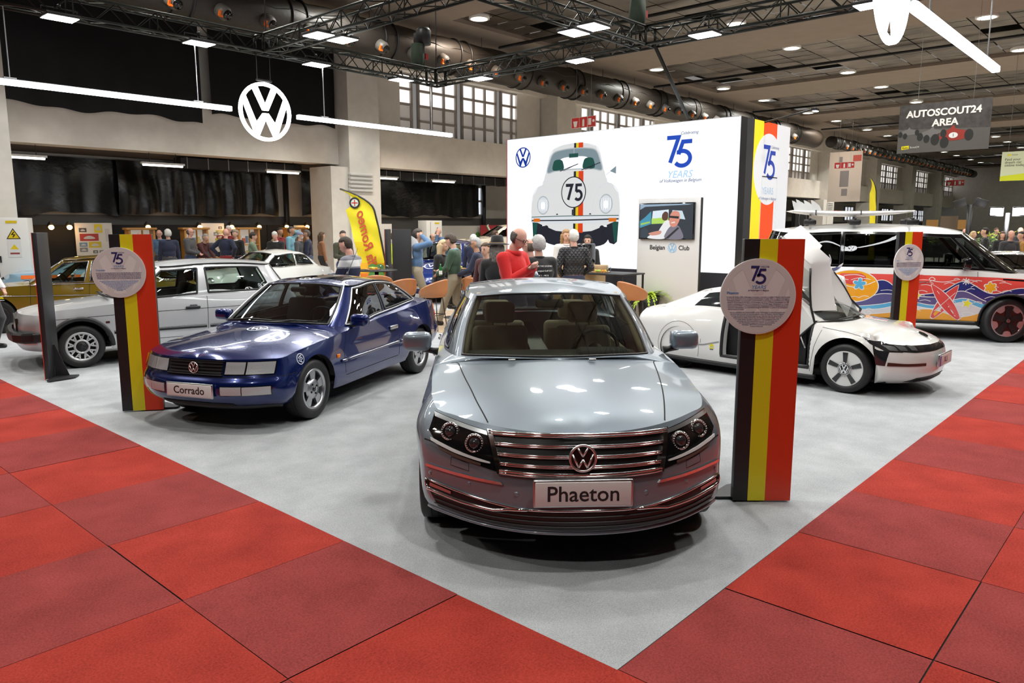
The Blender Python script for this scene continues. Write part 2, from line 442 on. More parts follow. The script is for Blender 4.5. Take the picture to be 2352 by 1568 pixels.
# dark bay with the upper black sheets
b = MB(); b.box((9, WB + .5, 6.6), (11, .2, 2.4), M['plaster2']); b.box((-5, WB + .5, 6.6), (13, .2, 2.4), M['plaster2'])
place(struct(b.build('wall_left_bay')))
def sheet(name, a0, a1, z0, z1, bb, label, seed, amp=.07, ragged=.10):
 fm = M['foil_flat'] if z1 > 5 else M['foil']
 q = random.Random(seed); nu, nv = int((a1 - a0) * 16), 44; ph = [(q.uniform(2, 9), q.uniform(0, 6), q.uniform(.3, 1)) for _ in range(9)]
 ph2 = [(q.uniform(.6, 3), q.uniform(.5, 4), q.uniform(0, 6), q.uniform(.3, 1)) for _ in range(6)]
 G = np.zeros((nu + 1, nv + 1, 3))
 for i in range(nu + 1):
  a = a0 + (a1 - a0) * i / nu
  rag = ragged * (math.sin(a * 1.9 + seed) * .5 + math.sin(a * 5.1 + seed * 2) * .3)
  for j in range(nv + 1):
   v = j / nv; z = z0 + rag * (1 - v) ** 2 + (z1 - z0) * v
   d = sum(c * math.sin(f * a + s + .5 * math.sin(z * 2 + s)) for f, s, c in ph) / 9 * (1.5 - v) + sum(c * math.sin(f * a + g * z + s) for f, g, s, c in ph2) / 8
   G[i, j] = (a, bb - .05 + amp * d, z)
 o = MB().grid(G, fm, flip=True).build(name); place(o)
 return tag(o, label, 'plastic sheet', 'black plastic sheets covering the bays')
sheet('plastic_sheet', -6, 8.75, 5.05, 8.75, WB - .08, 'large black plastic sheet above the beam at the far left', 1, .05)
sheet('plastic_sheet', 9.05, 13.6, 5.30, 8.75, WB - .08, 'black plastic sheet behind the round lit emblem sign', 2, .05)
sheet('plastic_sheet', -6, 7.3, 2.28, 4.0, 24.45, 'crumpled black plastic sheet over the yellowish-brown car', 3, .16)
sheet('plastic_sheet', 7.2, 12.9, 2.28, 4.0, 24.3, 'gathered black plastic sheet above the row of wooden cabinets', 4, .18)
sheet('plastic_sheet', 14.0, 15.6, 2.28, 4.0, 24.4, 'narrow black plastic sheet left of the white pillar', 5, .1)
sheet('plastic_sheet', 16.6, 23.7, 2.32, 4.0, 24.3, 'flat black plastic sheet behind the yellow feather flag', 6, .07)
for i, a in enumerate((13.35, 24.2)): place(struct(MB().tube([(a, 24.4, 0), (a, 24.4, 4.1)], .11, M['steel'], 10).build('trim_%d' % (20 + i))))
for x0, x1, lb in ((8.55, 12.95, 'flat grey metal air duct under the beam left of the white pillar'), (15.9, 24.6, 'flat grey metal air duct under the beam right of the white pillar')):
 t = empty('air_duct', (0, 22.85, 3.9), 0, lb, 'duct', 'flat metal air ducts'); MB().box(((x0 + x1) / 2, 0, 0), (x1 - x0, .5, .32), M['steel']).build('duct_skin', t)
 for i in range(int((x1 - x0) / .7)): MB().box((x0 + .2 + i * .7, 0, 0), (.03, .53, .36), M['alu']).build('flange', t)
 place(t)
for (a, bb, lb) in ((3.9, 20.6, 'leftmost strip light under the beam'), (7.7, 21.9, 'strip light under the beam above the left totem'), (11.8, 22.6, 'strip light under the beam left of the white pillar'), (16.2, 22.9, 'strip light just right of the white pillar'), (19.3, 22.9, 'strip light above the black sheet behind the feather flag')):
 t = empty('strip_light', (a, 21.95, 3.72), 0, lb, 'strip light', 'strip lights under the beam')
 MB().bevbox((0, 0, .05), (1.3, .14, .06), M['white']).build('housing', t)
 MB().cyl((-.6, 0, 0), (.6, 0, 0), .035, M['tube_light'], 8).build('tube', t)
 MB().cyl((-.4, 0, .08), (-.4, 0, .38), .01, M['steel'], 5).cyl((.4, 0, .08), (.4, 0, .38), .01, M['steel'], 5).build('hanger', t)
 place(t)
# louvred vents on the pillars
for i, p in enumerate(pil[2:7]):
 t = empty('wall_vent', (p - .15, WB - .66, 3.45), 0, ['white louvred vent on the pillar by the feather flag', 'louvred vent on the pillar hidden behind the big sign', 'louvred vent on the pillar left of the hanging map banner', 'louvred vent on the pillar behind the far feather flag', 'louvred vent on the farthest marked pillar'][i], 'vent', 'white vents on the pillars')
 MB().box((0, .12, 0), (.95, .06, .62), M['dark']).build('backing', t)
 f = MB()
 for k in range(5): f.box((0, 0, -.28 + k * .14), (1.0, .16, .05), M['white'], rot=Matrix.Rotation(.3, 3, 'X'))
 f.build('louvre', t); place(t)
# black air ducts with jet nozzles -------------------------------------
def big_duct(a0, a1, bb, z, r, label, noz_from, noz_to, step):
 t = empty('ceiling_duct', (a0, bb, z), 0, label, 'duct')
 d = MB(); prof = []
 n = int((a1 - a0) / .5)
 d.tube([(i * (a1 - a0) / n, 0, .015 * math.sin(i * 1.3)) for i in range(n + 1)], [r * (1 + .018 * math.sin(i * 2.1)) for i in range(n + 1)], M['duct'], 24)
 d.build('duct_skin', t)
 for i in range(int((a1 - a0) / 3.4)):
  for q in (0, .5): MB().tube([(1.2 + i * 3.4 + q, r * 1.03 * math.cos(w), r * 1.03 * math.sin(w)) for w in [2*PI*k/24 for k in range(24)]], .035, M['black'], 6, closed=True).build('duct_ring', t)
 for i in range(int((a1 - a0) / 2.6)): MB().cyl((.6 + i * 2.6, 0, r), (.6 + i * 2.6, 0, CEIL - z), .012, M['black'], 4).build('hanger', t)
 proto = None; k = 0; a = noz_from
 while a < noz_to:
  w = R(28); dy, dz = -math.cos(w), -math.sin(w)
  if proto is None:
   e = bpy.data.objects.new('jet_nozzle', None)
   m_ = MB(); c = Vector((0, dy * r * .93, dz * r * .93)); ax = Vector((.28, dy, dz - .1)).normalized()
   m_.tube([c, c + ax * .22, c + ax * .30], [.20, .20, .15], M['noz'], 14)
   m_.tube([c + ax * .29, c + ax * .36, c + ax * .38, c + ax * .30], [.14, .12, .09, .07], M['gloss_black'], 14, cap=False)
   m_.tube([c + ax * .31, c + ax * .311], [.08, .001], M['dark'], 12)
   s = c + ax * .16 + Vector((-.17, -.10, -.06)); m_.box(s, (.05, .08, .15), M['noz_orange'], rot=Matrix.Rotation(.5, 3, 'X')); m_.box(s + Vector((.03, 0, -.07)), (.1, .05, .05), M['noz_orange'])
   m_.box(c + Vector((-.35, -.05, .32)), (.09, .06, .13), M['white'])
   proto = m_.build('jet_nozzle', t); q = proto
  else:
   q = proto.copy(); COL.objects.link(q)
  q.location = (a - a0, 0, 0); a += step; k += 1
 cb = MB(); L = noz_to - noz_from; n = int(L * 3)
 cb.tube([(noz_from - a0 + L*i/n, -r * .97, r * .22 + .05 * math.sin(i * 4.7)) for i in range(n + 1)], .014, M['black'], 4); cb.build('cable', t)
 place(t)
big_duct(-8, 52, 19.0, 7.92, .60, 'long black fabric air duct with jet nozzles under the ceiling along the wall', 4.0, 48, 1.34)
big_duct(56, 104, 19.3, 8.05, .42, 'far black air duct with a row of nozzles beyond the big lit sign', 58, 100, 1.34)
# far end wall and the sides behind the camera
place(struct(MB().box((106, -4, 4.4), (.4, 56, 8.9), M['plaster2']).build('wall_end')))
place(struct(MB().box((30, -27.2, 4.4), (150, .3, 8.9), mat('dark far wall', (.12, .11, .10), .9)).build('wall_right')))
place(struct(MB().box((-35, -4, 4.4), (.3, 56, 8.9), mat('dark far wall', (.12, .11, .10), .9)).build('wall_back')))
# ================================================================== THE STAND: truss, lamps, lit signs, light wall, totems
M['truss'] = mat('truss black', (.022, .025, .022), .38, .75)
M['flood_lens'] = mat('flood lens', (1, 1, 1), .4, emit=38, ecol=(1, .985, .96))
M['led'] = mat('led diffuser', (1, 1, 1), .4, emit=TUBE_E, ecol=(.95, .98, 1))
TZ = 5.12
def truss(p, q, label):
 """box truss 0.29 m, p and q in (a, b)"""
 P, Q = Vector((p[0], p[1], TZ)), Vector((q[0], q[1], TZ)); L = (Q - P).length; d = (Q - P).normalized(); n = Vector((-d.y, d.x, 0)); h = .145
 t = empty('lighting_truss', P, 0, label, 'truss', 'black box trusses over the stand')
 for sy in (-1, 1):
  for sz in (-1, 1):
   o = n * (h * sy) + Vector((0, 0, h * sz)); MB().cyl(o, d * L + o, .025, M['truss'], 7).build('chord', t)
 br = MB(); k = int(L / .29)
 for i in range(k):
  a0, a1 = d * (L * i / k), d * (L * (i + 1) / k); s = 1 if i % 2 else -1
  for sy in (-1, 1): br.cyl(a0 + n * (h * sy) + Vector((0, 0, -h * s)), a1 + n * (h * sy) + Vector((0, 0, h * s)), .010, M['truss'], 5)
  for sz in (-1, 1): br.cyl(a0 + n * (h * s) + Vector((0, 0, h * sz)), a1 - n * (h * s) + Vector((0, 0, h * sz)), .010, M['truss'], 5)
  if i % 4 == 0:
   for sy in (-1, 1): br.cyl(a0 + n * (h * sy) + Vector((0, 0, -h)), a0 + n * (h * sy) + Vector((0, 0, h)), .012, M['truss'], 5)
   br.cyl(a0 + n * h + Vector((0, 0, -h)), a0 - n * h + Vector((0, 0, -h)), .012, M['truss'], 5)
 br.build('lattice', t); place(t)
truss((.55, 11.1), (4.85, 11.1), 'black truss run at the upper left carrying two floodlights')
truss((5.15, 11.1), (8.95, 11.1), 'black truss run over the round lit emblem ending at the hanging corner')
truss((9.1, 11.0), (9.1, 5.95), 'black truss run from the hanging corner toward the chain hoist')
truss((9.1, 5.65), (9.1, .66), 'black truss run crossing the ceiling at the upper right')
truss((5.0, 11.0), (5.0, 5.95), 'black truss run climbing from the left truss to the top edge')
truss((5.0, 5.65), (5.0, .66), 'black truss run overhead in front of the grey saloon')
truss((5.15, 5.8), (8.95, 5.8), 'black truss run meeting the chain hoist at the top middle')
truss((.55, 5.8), (4.85, 5.8), 'black truss run above the camera side of the stand')
truss((.55, .5), (4.85, .5), 'black truss run over the right carpet edge near the camera')
truss((5.15, .5), (8.95, .5), 'black truss run above the right hand lit sign')
for k, (a, bb) in enumerate(((5.0, 11.1), (9.1, 11.1), (9.1, 5.8), (5.0, 5.8), (5.0, .5), (9.1, .5), (.45, 11.1), (.45, 5.8), (.45, .5))):
 t = empty('truss_corner', (a, bb, TZ), 0, ['corner block where two trusses cross left of the round lit emblem', 'corner block at the lowest hanging truss corner in the middle', 'corner block under the chain hoist', 'corner block in the middle of the truss grid', 'corner block over the right carpet edge', 'corner block at the far right of the truss grid', 'corner block at the far left of the truss grid', 'corner block at the near side of the truss grid', 'corner block over the front carpet corner'][k], 'truss corner', 'truss corner blocks')
 f = MB(); s = .15
 for x in (-s, s):
  for y in (-s, s): f.cyl((x, y, -s), (x, y, s), .026, M['truss'], 6)
 for z in (-s, s): f.tube([(-s,-s,z),(s,-s,z),(s,s,z),(-s,s,z)], .026, M['truss'], 6, closed=True)
 f.build('corner_frame', t)
 c = MB()
 c.cyl((0, 0, s), (0, 0, CEIL - TZ), .012, M['steel'], 5); c.build('chain', t); place(t)
for (a, bb, lb) in ((9.1, 5.8, 'black electric chain hoist with a hanging chain bag at the top middle'), (8.75, 11.1, 'dark green chain bag hoist hanging at the lowest truss corner')):
 t = empty('chain_hoist', (a, bb, TZ + .2), 0, lb, 'chain hoist', 'chain hoists on the truss')
 MB().lathe([(.05,.0),(.15,.02),(.16,.30),(.12,.36),(.04,.38)], (0, 0, .42), m=M['black'], n=16, cap=True).bevbox((0, .16, .6), (.2, .16, .22), M['black'], .03).build('motor', t)
 MB().tube([(-.18, 0, .42), (-.19, 0, .1), (-.17, 0, -.1)], [.13, .15, .10], mat('bag cloth', (.02, .035, .02), .8), 10).build('chain_bag', t)
 MB().cyl((0, 0, 0), (0, 0, .45), .015, M['steel'], 5).box((.06, 0, .2), (.07, .06, .12), mat('red hook', (.4, .02, .02), .5)).build('hook', t); place(t)
# floodlights -----------------------------------------------------------
def flood(a, bb, rot, label, power=FLOOD_W):
 t = empty('floodlight', (a, bb, 4.93), rot, label, 'floodlight', 'white floodlights under the truss')
 MB().bevbox((0, 0, .03), (.46, .36, .05), M['black'], .015).build('housing', t)
 MB().add([(-.21, -.16, 0), (.21, -.16, 0), (.21, .16, 0), (-.21, .16, 0)], [(0, 3, 2, 1)], M['flood_lens']).build('lens', t)
 MB().tube([(-.24, 0, .03), (-.24, 0, .14), (.24, 0, .14), (.24, 0, .03)], .012, M['black'], 5).cyl((0, 0, .14), (0, 0, .2), .025, M['black'], 8).build('yoke', t)
 l = bpy.data.lights.new('flood', 'AREA'); l.shape = 'RECTANGLE'; l.size = .42; l.size_y = .32; l.energy = power; l.color = (.97, .985, 1); l.spread = R(165)
 o = bpy.data.objects.new('flood_beam', l); COL.objects.link(o); o.parent = t; o.location = (0, 0, -.012); place(t)
for a, bb, rr, lb in ((1.64, 11.1, 0, 'leftmost floodlight on the left truss'), (3.74, 11.1, 0, 'second floodlight from the left on the left truss'), (4.78, 9.14, 1.57, 'upper of the two floodlights on the truss left of the black duct'), (5.22, 9.11, 1.57, 'lower of the two floodlights on the truss left of the black duct'),
 (6.03, 11.1, 0, 'floodlight above the right half of the left lit sign'), (8.1, 11.1, 0, 'thin looking floodlight left of the hanging truss corner'), (9.1, 9.75, 1.57, 'floodlight just right of the hanging truss corner'), (7.41, 6.0, 0, 'left one of the two bright floodlights at the top middle'), (7.32, 5.55, 0, 'right one of the two bright floodlights at the top middle'),
 (9.1, 7.16, 1.57, 'floodlight under the right truss left of the chain hoist'), (8.92, 4.52, 1.57, 'bright floodlight right of the chain hoist'), (8.98, 2.0, 1.57, 'floodlight partly behind the right hand lit emblem'),
 (7.3, .5, 0, 'added unseen fill floodlight over the right carpet edge'), (.6, 8.2, 1.57, 'added unseen fill floodlight over the left carpet edge'), (3.0, 5.8, 0, 'added unseen fill floodlight over the middle of the stand'), (5.0, 3.0, 1.57, 'added unseen fill floodlight above the grey saloon')):  # unseen floodlights on this line are added to brighten the near stand
 flood(a, bb, rr, lb)
M['hall_lens'] = mat('hall lamp lens', (1, 1, .95), .4, emit=14, ecol=(1, .97, .9))
# lit hanging signs: tube, emblem, tube ----------------------------------
def led_bar(a0, a1, bb, label):
 t = empty('led_bar', ((a0 + a1) / 2, bb, 3.93), 0, label, 'lit bar', 'lit bars of the hanging signs'); L = a1 - a0
 MB().bevbox((0, 0, 0), (L, .09, .075), M['led'], .008).build('diffuser', t)
 MB().box((0, 0, .042), (L, .06, .014), M['alu']).build('rail', t)
 for q in (-.35, .35): MB().cyl((L * q, 0, .05), (L * q, 0, 1.03), .009, M['alu'], 5).box((L * q, 0, .06), (.16, .05, .02), M['alu']).build('hanger', t)
 place(t)
def lit_emblem(a, bb, label, r=.515):
 t = empty('lit_emblem', (a, bb, 3.95), 0, label, 'lit sign', 'round lit emblems of the hanging signs')
 for s in (1,):
  f = lambda x, y, z: (x, z, y)
  m_ = MB(); emblem(m_, r, -.02, .02, M['led'], f, .115, .15); m_.build('letters', t)
 m_ = MB(); m_.box((0, 0, .545), (.3, .05, .03), M['black']); m_.build('bracket', t)
 w = MB()
 for q in (-.13, .13): w.cyl((q, 0, .55), (q, 0, 1.05), .006, M['steel'], 5)
 w.build('wire', t); place(t)
led_bar(.33, 4.25, 11.1, 'long white lit bar left of the round lit emblem')
led_bar(5.57, 9.53, 11.1, 'long white lit bar right of the round lit emblem')
lit_emblem(4.91, 11.1, 'round lit emblem sign hanging in front of the beige beam')
led_bar(5.40, 9.30, .5, 'white lit bar running down from the top right corner')
led_bar(.4, 4.2, .5, 'white lit bar over the near right carpet edge out of the frame')
lit_emblem(4.78, .5, 'round lit emblem cut by the top edge at the upper right', .465)
# light wall -------------------------------------------------------------
def backlit(name, c, k=1.0):
 return mat('print ' + name, tuple(x * .12 for x in c), .6, emit=BOX_E * k * (1 if min(c) > .3 else .62), ecol=c, spec=.2)
PW = backlit('white', (.94, .97, 1.0), 1.0); PN = backlit('graphite', (.018, .02, .035)); PY = backlit('yellow', (1, .76, .02)); PR = backlit('red', (.95, .07, .01)); PB = backlit('blue', (.016, .10, .72)); PBl = backlit('royal', (.005, .05, .45)); PT = backlit('teal', (.01, .10, .08)); PG = backlit('light grey', (.62, .66, .70)); PGB = backlit('window glass', (.28, .38, .43)); PO = backlit('amber', (.95, .22, .01)); PL = backlit('pale blue', (.40, .62, .86)); PGR = backlit('silver', (.40, .44, .46)); PWW = backlit('car white', (.80, .81, .82), .8)
t = empty('light_wall', (11.5, 5.10, 0), 0, 'huge backlit white exhibition wall printed with a white vintage car and a blue 75', 'light wall')
# local frame: x = a - 11.5, y = b - 5.10
MB().box((1.18, 3.03, 2.0), (2.34, 6.02, 3.96), mat('box core', (.05, .05, .05), .8)).build('core', t)
MB().box((.0, 3.03, 2.48), (.06, 6.06, 3.02), PW).build('front_panel', t)
MB().box((-.005, 3.03, .485), (.06, 6.06, .97), mat('skirt graphite', (.022, .023, .032), .5)).build('skirt', t)
sd = MB()
sd.box((1.18, 0, 2.0), (2.38, .05, 4.0), mat('side panel', (.75, .76, .78), .5, emit=.35, ecol=(.9, .93, 1))); sd.build('side_panel', t)
MB().box((1.18, 3.03, 3.995), (2.38, 6.06, .02), M['alu']).box((0, 6.07, 2.0), (.07, .02, 4.0), mat('red edge', (.6, .05, .03), .5)).build('edge_profile', t)
F = lambda u, v, z: (-.031 - z, 6.06 - u, v)         # print coordinates on the front: u to the right, v up
FR = lambda u, v, z: F(u, v, z)
def pr(name, build, lb=None):
 m_ = MB(); build(m_); o = m_.build(name, t)
 if lb: o['label'] = lb
 return o
def blob(m_, pts, mm, z=.002): m_.prism(pts, z - .0015, z, mm, F)
def smooth(P, n=6):
 """closed catmull-rom through points"""
 L = len(P); out = []
 for i in range(L):
  p0, p1, p2, p3 = [np.array(P[(i + k) % L], float) for k in (-1, 0, 1, 2)]
  for j in range(n):
   s = j / n; out.append(tuple(.5 * (2*p1 + (p2-p0)*s + (2*p0-5*p1+4*p2-p3)*s*s + (3*p1-p0-3*p2+p3)*s**3)))
 return out
def smooth_open(P, n=6):
 P = [P[0]] + list(P) + [P[-1]]; out = []
 for i in range(1, len(P) - 2):
  p0, p1, p2, p3 = [np.array(P[i + k], float) for k in (-1, 0, 1, 2)]
  for j in range(n):
   s = j / n; out.append(tuple(.5 * (2*p1 + (p2-p0)*s + (2*p0-5*p1+4*p2-p3)*s*s + (3*p1-p0-3*p2+p3)*s**3)))
 out.append(tuple(P[-2])); return out
def beetle_print(m_):
 cx = 2.08
 mir = lambda P: [(2 * cx - x, y) for x, y in P][::-1]
 # shadow under the car, tyres, body
 blob(m_, smooth([(1.15, 1.90), (1.25, 1.52), (2.1, 1.42), (2.95, 1.50), (3.02, 1.88), (2.1, 1.80)]), PN, .002)
 for P in ([(.83, 2.0), (.86, 1.56), (.94, 1.50), (1.06, 1.53), (1.12, 1.64), (1.15, 2.0)],):
  blob(m_, P, PN, .004); blob(m_, mir(P), PN, .004)
  Q = [(.84, 2.0), (.87, 1.58), (.93, 1.53), (1.0, 2.0)]; blob(m_, Q, PT, .006); blob(m_, mir(Q), PT, .006)
 body = [(.80, 2.05), (.80, 2.3), (.86, 2.62), (1.0, 2.80), (1.16, 2.88), (1.22, 3.08), (1.28, 3.2), (1.36, 3.5), (1.48, 3.66), (1.75, 3.74), (2.08, 3.77)]
 blob(m_, body + mir(body)[1:] + [(3.0, 1.92), (2.6, 1.79), (2.08, 1.75), (1.56, 1.79), (1.16, 1.92)], PWW, .008)
 # outline strokes
 for P in (smooth_open([(1.24, 3.02), (1.16, 2.88), (1.38, 2.72), (1.52, 2.45), (1.56, 2.14)]), smooth_open([(.80, 2.2), (.85, 2.62), (1.02, 2.82), (1.2, 2.84)]), smooth_open([(1.24, 3.06), (1.30, 3.3), (1.42, 3.62), (1.7, 3.73), (2.08, 3.765)])):
  m_.stroke(P, .012, .006, .010, PG, F); m_.stroke(mir(P), .012, .006, .010, PG, F)
 # windscreen
 ws = smooth([(1.30, 3.14), (1.36, 3.38), (1.48, 3.58), (1.75, 3.64), (2.08, 3.655), (2.41, 3.64), (2.68, 3.58), (2.80, 3.38), (2.86, 3.14), (2.6, 3.17), (2.08, 3.19), (1.56, 3.17)])
 blob(m_, ws, PGB, .010); m_.stroke(ws, .022, .008, .014, PGR, F, closed=True)
 blob(m_, smooth([(1.58, 3.20), (1.62, 3.36), (1.8, 3.46), (2.36, 3.46), (2.54, 3.36), (2.58, 3.20)]), PW, .012)
 for x in (1.62, 2.50): blob(m_, smooth([(x-.15, 3.19), (x-.14, 3.36), (x-.07, 3.42), (x+.07, 3.42), (x+.14, 3.36), (x+.15, 3.19)]), PT, .014)
 blob(m_, [(1.94, 3.45), (2.20, 3.45), (2.20, 3.54), (1.94, 3.54)], PT, .015); m_.stroke([(2.08, 3.54), (2.08, 3.64)], .014, .013, .016, PGR, F)
 for x in (1.68, 2.30): m_.stroke([(x, 3.16), (x + .52, 3.30)], .016, .013, .018, PN, F); m_.stroke([(x+.1, 3.16), (x + .44, 3.28)], .008, .013, .018, PN, F)
 # tricolour stripes over bonnet, roof and apron
 for (v0, v1, w) in ((3.66, 3.77, .92), (2.12, 3.14, 1.0), (1.75, 1.98, 1.0)):
  for q0, q1, mm in ((-.02, .045, PN), (.045, .12, PY), (.12, .26, PR)): blob(m_, [(cx + .02 + q0*w, v0), (cx + .02 + q1*w, v0), (cx + .02 + q1*w*.98, v1), (cx + .02 + q0*w, v1)], mm, .014)
 # roundel with the 75
 blob(m_, arc(cx, 2.67, .345, 0, 360, 40)[:-1], PWW, .017); m_.stroke(arc(cx, 2.67, .345, 0, 360, 40)[:-1], .022, .015, .019, PN, F, closed=True)
 m_.stroke([(cx-.22, 2.83), (cx-.04, 2.83), (cx-.06, 2.78), (cx-.15, 2.50)], .07, .016, .021, PN, F)
 m_.stroke([(cx+.24, 2.83), (cx+.09, 2.83), (cx+.08, 2.68)], .065, .016, .021, PN, F); m_.stroke([(cx+.08, 2.68)] + arc(cx+.135, 2.60, .10, 90, -140, 14), .065, .016, .021, PN, F)
 # headlamps
 for x in (1.17, 2.99):
  blob(m_, arc(x, 2.39, .18, 0, 360, 32, .22)[:-1], PGR, .012); blob(m_, arc(x, 2.39, .155, 0, 360, 32, .19)[:-1], PG, .014); blob(m_, arc(x, 2.38, .07, 0, 360, 20, .09)[:-1], PW, .016)
  for q in range(5): m_.stroke([(x - .12 + q*.06, 2.26), (x - .12 + q*.06, 2.52)], .008, .013, .017, PW, F)
 # bumper with amber lamps
 blob(m_, [(.80, 2.11), (1.4, 2.13), (2.08, 2.14), (2.7, 2.14), (3.36, 2.13), (3.36, 2.02), (2.7, 1.97), (2.08, 1.96), (1.4, 1.965), (.80, 1.99)], PG, .016)
 m_.stroke(smooth_open([(.82, 2.03), (2.08, 2.035), (3.34, 2.06)]), .028, .015, .019, PN, F); m_.stroke(smooth_open([(.82, 2.115), (2.08, 2.135), (3.34, 2.135)]), .016, .015, .019, PT, F)
 for x in (.98, 3.18): blob(m_, [(x-.1, 2.0), (x+.1, 2.0), (x+.1, 2.08), (x-.1, 2.08)], PO, .021)
 # apron lines, torsion ends, mirror, bonnet handle
 for x in (1.54, 2.62): m_.stroke([(x, 1.95), (x, 1.80)], .014, .012, .016, PG, F)
 for x in (1.27, 2.89): blob(m_, arc(x, 1.85, .07, 0, 360, 10)[:-1], PN, .010)
 blob(m_, [(3.08, 3.10), (3.24, 3.20), (3.24, 3.04)], PGB, .012); m_.stroke([(2.98, 3.02), (3.1, 3.1)], .012, .01, .014, PG, F)
 blob(m_, [(2.04, 2.15), (2.08, 2.15), (2.08, 2.28), (2.04, 2.28)], PN, .018)
 for x in (1.6, 2.56): blob(m_, arc(x, 2.16, .03, 0, 180, 8), PN, .012)
pr('vintage_car_print', beetle_print, 'print of a white rounded vintage car with a black yellow red stripe and a 75 roundel')
def _lg(m_): emblem(m_, .24, .001, .004, PBl, lambda x, y, z: F(.52 + x, 3.54 + y, z), .10, .15)
pr('emblem_print', _lg)
def _sf(m_): seventyfive(m_, .64, .001, .004, PB, lambda x, y, z: F(4.78 + x * 1.05, 3.42 + y, z), .13)
pr('number_print', _sf)
FM = frame((-.034, 0, 0), (0, -1, 0), (0, 0, 1)) @ Matrix.Translation((-6.06, 0, 0))
text('years_print', 'YEARS', .205, PL, FM @ Matrix.Translation((4.80, 2.95, 0)), t, shear=.25)
text('caption_print', 'of Volkswagen in Belgium', .094, backlit('caption', (.16, .20, .40)), FM @ Matrix.Translation((4.82, 2.83, 0)), t, shear=.25)
text('celebrating_print', 'Celebrating', .085, backlit('caption', (.16, .20, .40)), FM @ Matrix.Translation((5.0, 3.77, 0)), t, shear=.25)
# side print
SFn = lambda x, v, z: (x, -.026 - z, v)
def _side(m_):
 for x0, x1, mm in ((.0, .28, mat('side graphite', (.012, .012, .014), .5)), (.28, .60, mat('side dark grey', (.05, .052, .056), .5)), (.60, 1.04, mat('side yellow', (.9, .66, .01), .5, emit=.55, ecol=(1, .70, .03))), (1.04, 1.69, mat('side red', (.85, .06, .01), .5, emit=.55, ecol=(1, .09, .015)))):
  m_.prism([(x0, 0), (x1, 0), (x1, 4.0), (x0, 4.0)], .0, .002, mm, SFn)
 m_.prism(arc(1.34, 3.06, .70, 0, 360, 48, .72)[:-1], .002, .004, mat('side panel', (.75, .76, .78), .5), SFn)
 seventyfive(m_, .68, .004, .006, mat('side blue', (.03, .07, .42), .5, emit=.25, ecol=(.03, .07, .5)), lambda x, y, z: SFn(1.36 + x, 3.21 + y, z), .125)
 m_.stroke([(1.05, .02), (1.05, 2.91), (1.80, 2.91), (1.80, .02)], .012, .004, .006, PG, SFn); m_.stroke([(1.05, 2.91), (1.80, 2.91)], .02, .004, .007, M['steel'], SFn)
pr('side_print', _side)
SM = frame((0, -.031, 0), (1, 0, 0), (0, 0, 1))
text('years_print', 'YEARS', .2, mat('side pale', (.45, .6, .8), .5, emit=.2), SM @ Matrix.Translation((1.36, 2.62, 0)), t)
text('caption_print', 'of Volkswagen in Belgium', .085, mat('side cap', (.3, .33, .45), .5), SM @ Matrix.Translation((1.36, 2.47, 0)), t, shear=.2)
text('celebrating_print', 'Celebrating', .085, mat('side cap', (.3, .33, .45), .5), SM @ Matrix.Translation((1.62, 3.52, 0)), t, shear=.2)
MB().cyl((1.05, -.03, 3.98), (.95, -1.05, 4.13), .018, M['black'], 8).build('lamp_arm', t)
MB().bevbox((.95, -1.07, 4.12), (.16, .10, .06), M['black']).build('lamp_head', t)
MB().box((.95, -1.08, 4.085), (.12, .07, .01), M['flood_lens']).build('lamp_lens', t)
place(t)
o = MB().cyl(bw(9.15, 5.6, 5.0), bw(11.46, 6.2, 4.06), .035, M['truss'], 8).build('truss_strut'); tag(o, 'dark slanting pole between the truss and the top of the light wall', 'pole')
# screen tower --------------------------------------------------------------
t = empty('screen_tower', (10.6, 5.39, 0), 0, 'light grey display tower holding a flat screen in front of the light wall', 'display tower')
tw = mat('tower grey', (.66, .655, .66), .5)
MB().bevbox((.05, .69, 1.225), (.10, 1.38, 2.45), tw, .006).build('cabinet', t)
MB().box((.06, -.002, 1.225), (.07, .012, 2.43), M['flag_black']).build('side_trim', t)
TF = lambda u, v, z: (-.002 - z, 1.38 - u, v)
TM = frame((-.003, 0, 0), (0, -1, 0), (0, 0, 1)) @ Matrix.Translation((-1.38, 0, 0))
text('name_lettering', 'Belgian', .125, M['ink'], TM @ Matrix.Translation((.47, 1.48, 0)), t, bold=.002)
text('name_lettering', 'Club', .125, M['ink'], TM @ Matrix.Translation((1.065, 1.48, 0)), t, bold=.002)
m_ = MB(); emblem(m_, .096, 0, .002, mat('pale blue logo', (.25, .5, .78), .5), lambda x, y, z: TF(.805 + x, 1.48 + y, z), .1, .13); m_.build('emblem', t)
sc = MB().bevbox((-.025, .705, 2.0), (.05, 1.235, .71), M['gloss_black'], .006).build('screen', t)
def scr(n, c): return mat('screen ' + n, (.02, .02, .02), .3, emit=.95, ecol=c)
SF = lambda u, v, z: (-.0515 - z, 1.302 - u * 1.19, 1.665 + v * .665)
m_ = MB(); z = [0]
def sh(pts, c, n): z[0] += .0004; m_.prism(pts, z[0] - .0003, z[0], scr(n, c), SF)
sh([(0,0),(1,0),(1,1),(0,1)], (.02, .03, .045), 'dark'); sh([(0,.84),(.1,.93),(.9,.97),(1,1),(0,1)], (.30, .42, .55), 'body'); sh([(0, .3),(.22,.42),(.22,.80),(.10,.62),(0,.5)], (.05, .30, .45), 'door')
sh([(.23,.42),(.55,.44),(.55,.84),(.25,.80)], (.75, .86, .95), 'sky'); sh([(.23,.42),(.55,.44),(.55,.62),(.23,.58)], (.45, .72, .12), 'grass'); sh([(.60,.60),(.86,.55),(.80,.80),(.62,.82)], (.6, .75, .82), 'rear glass')
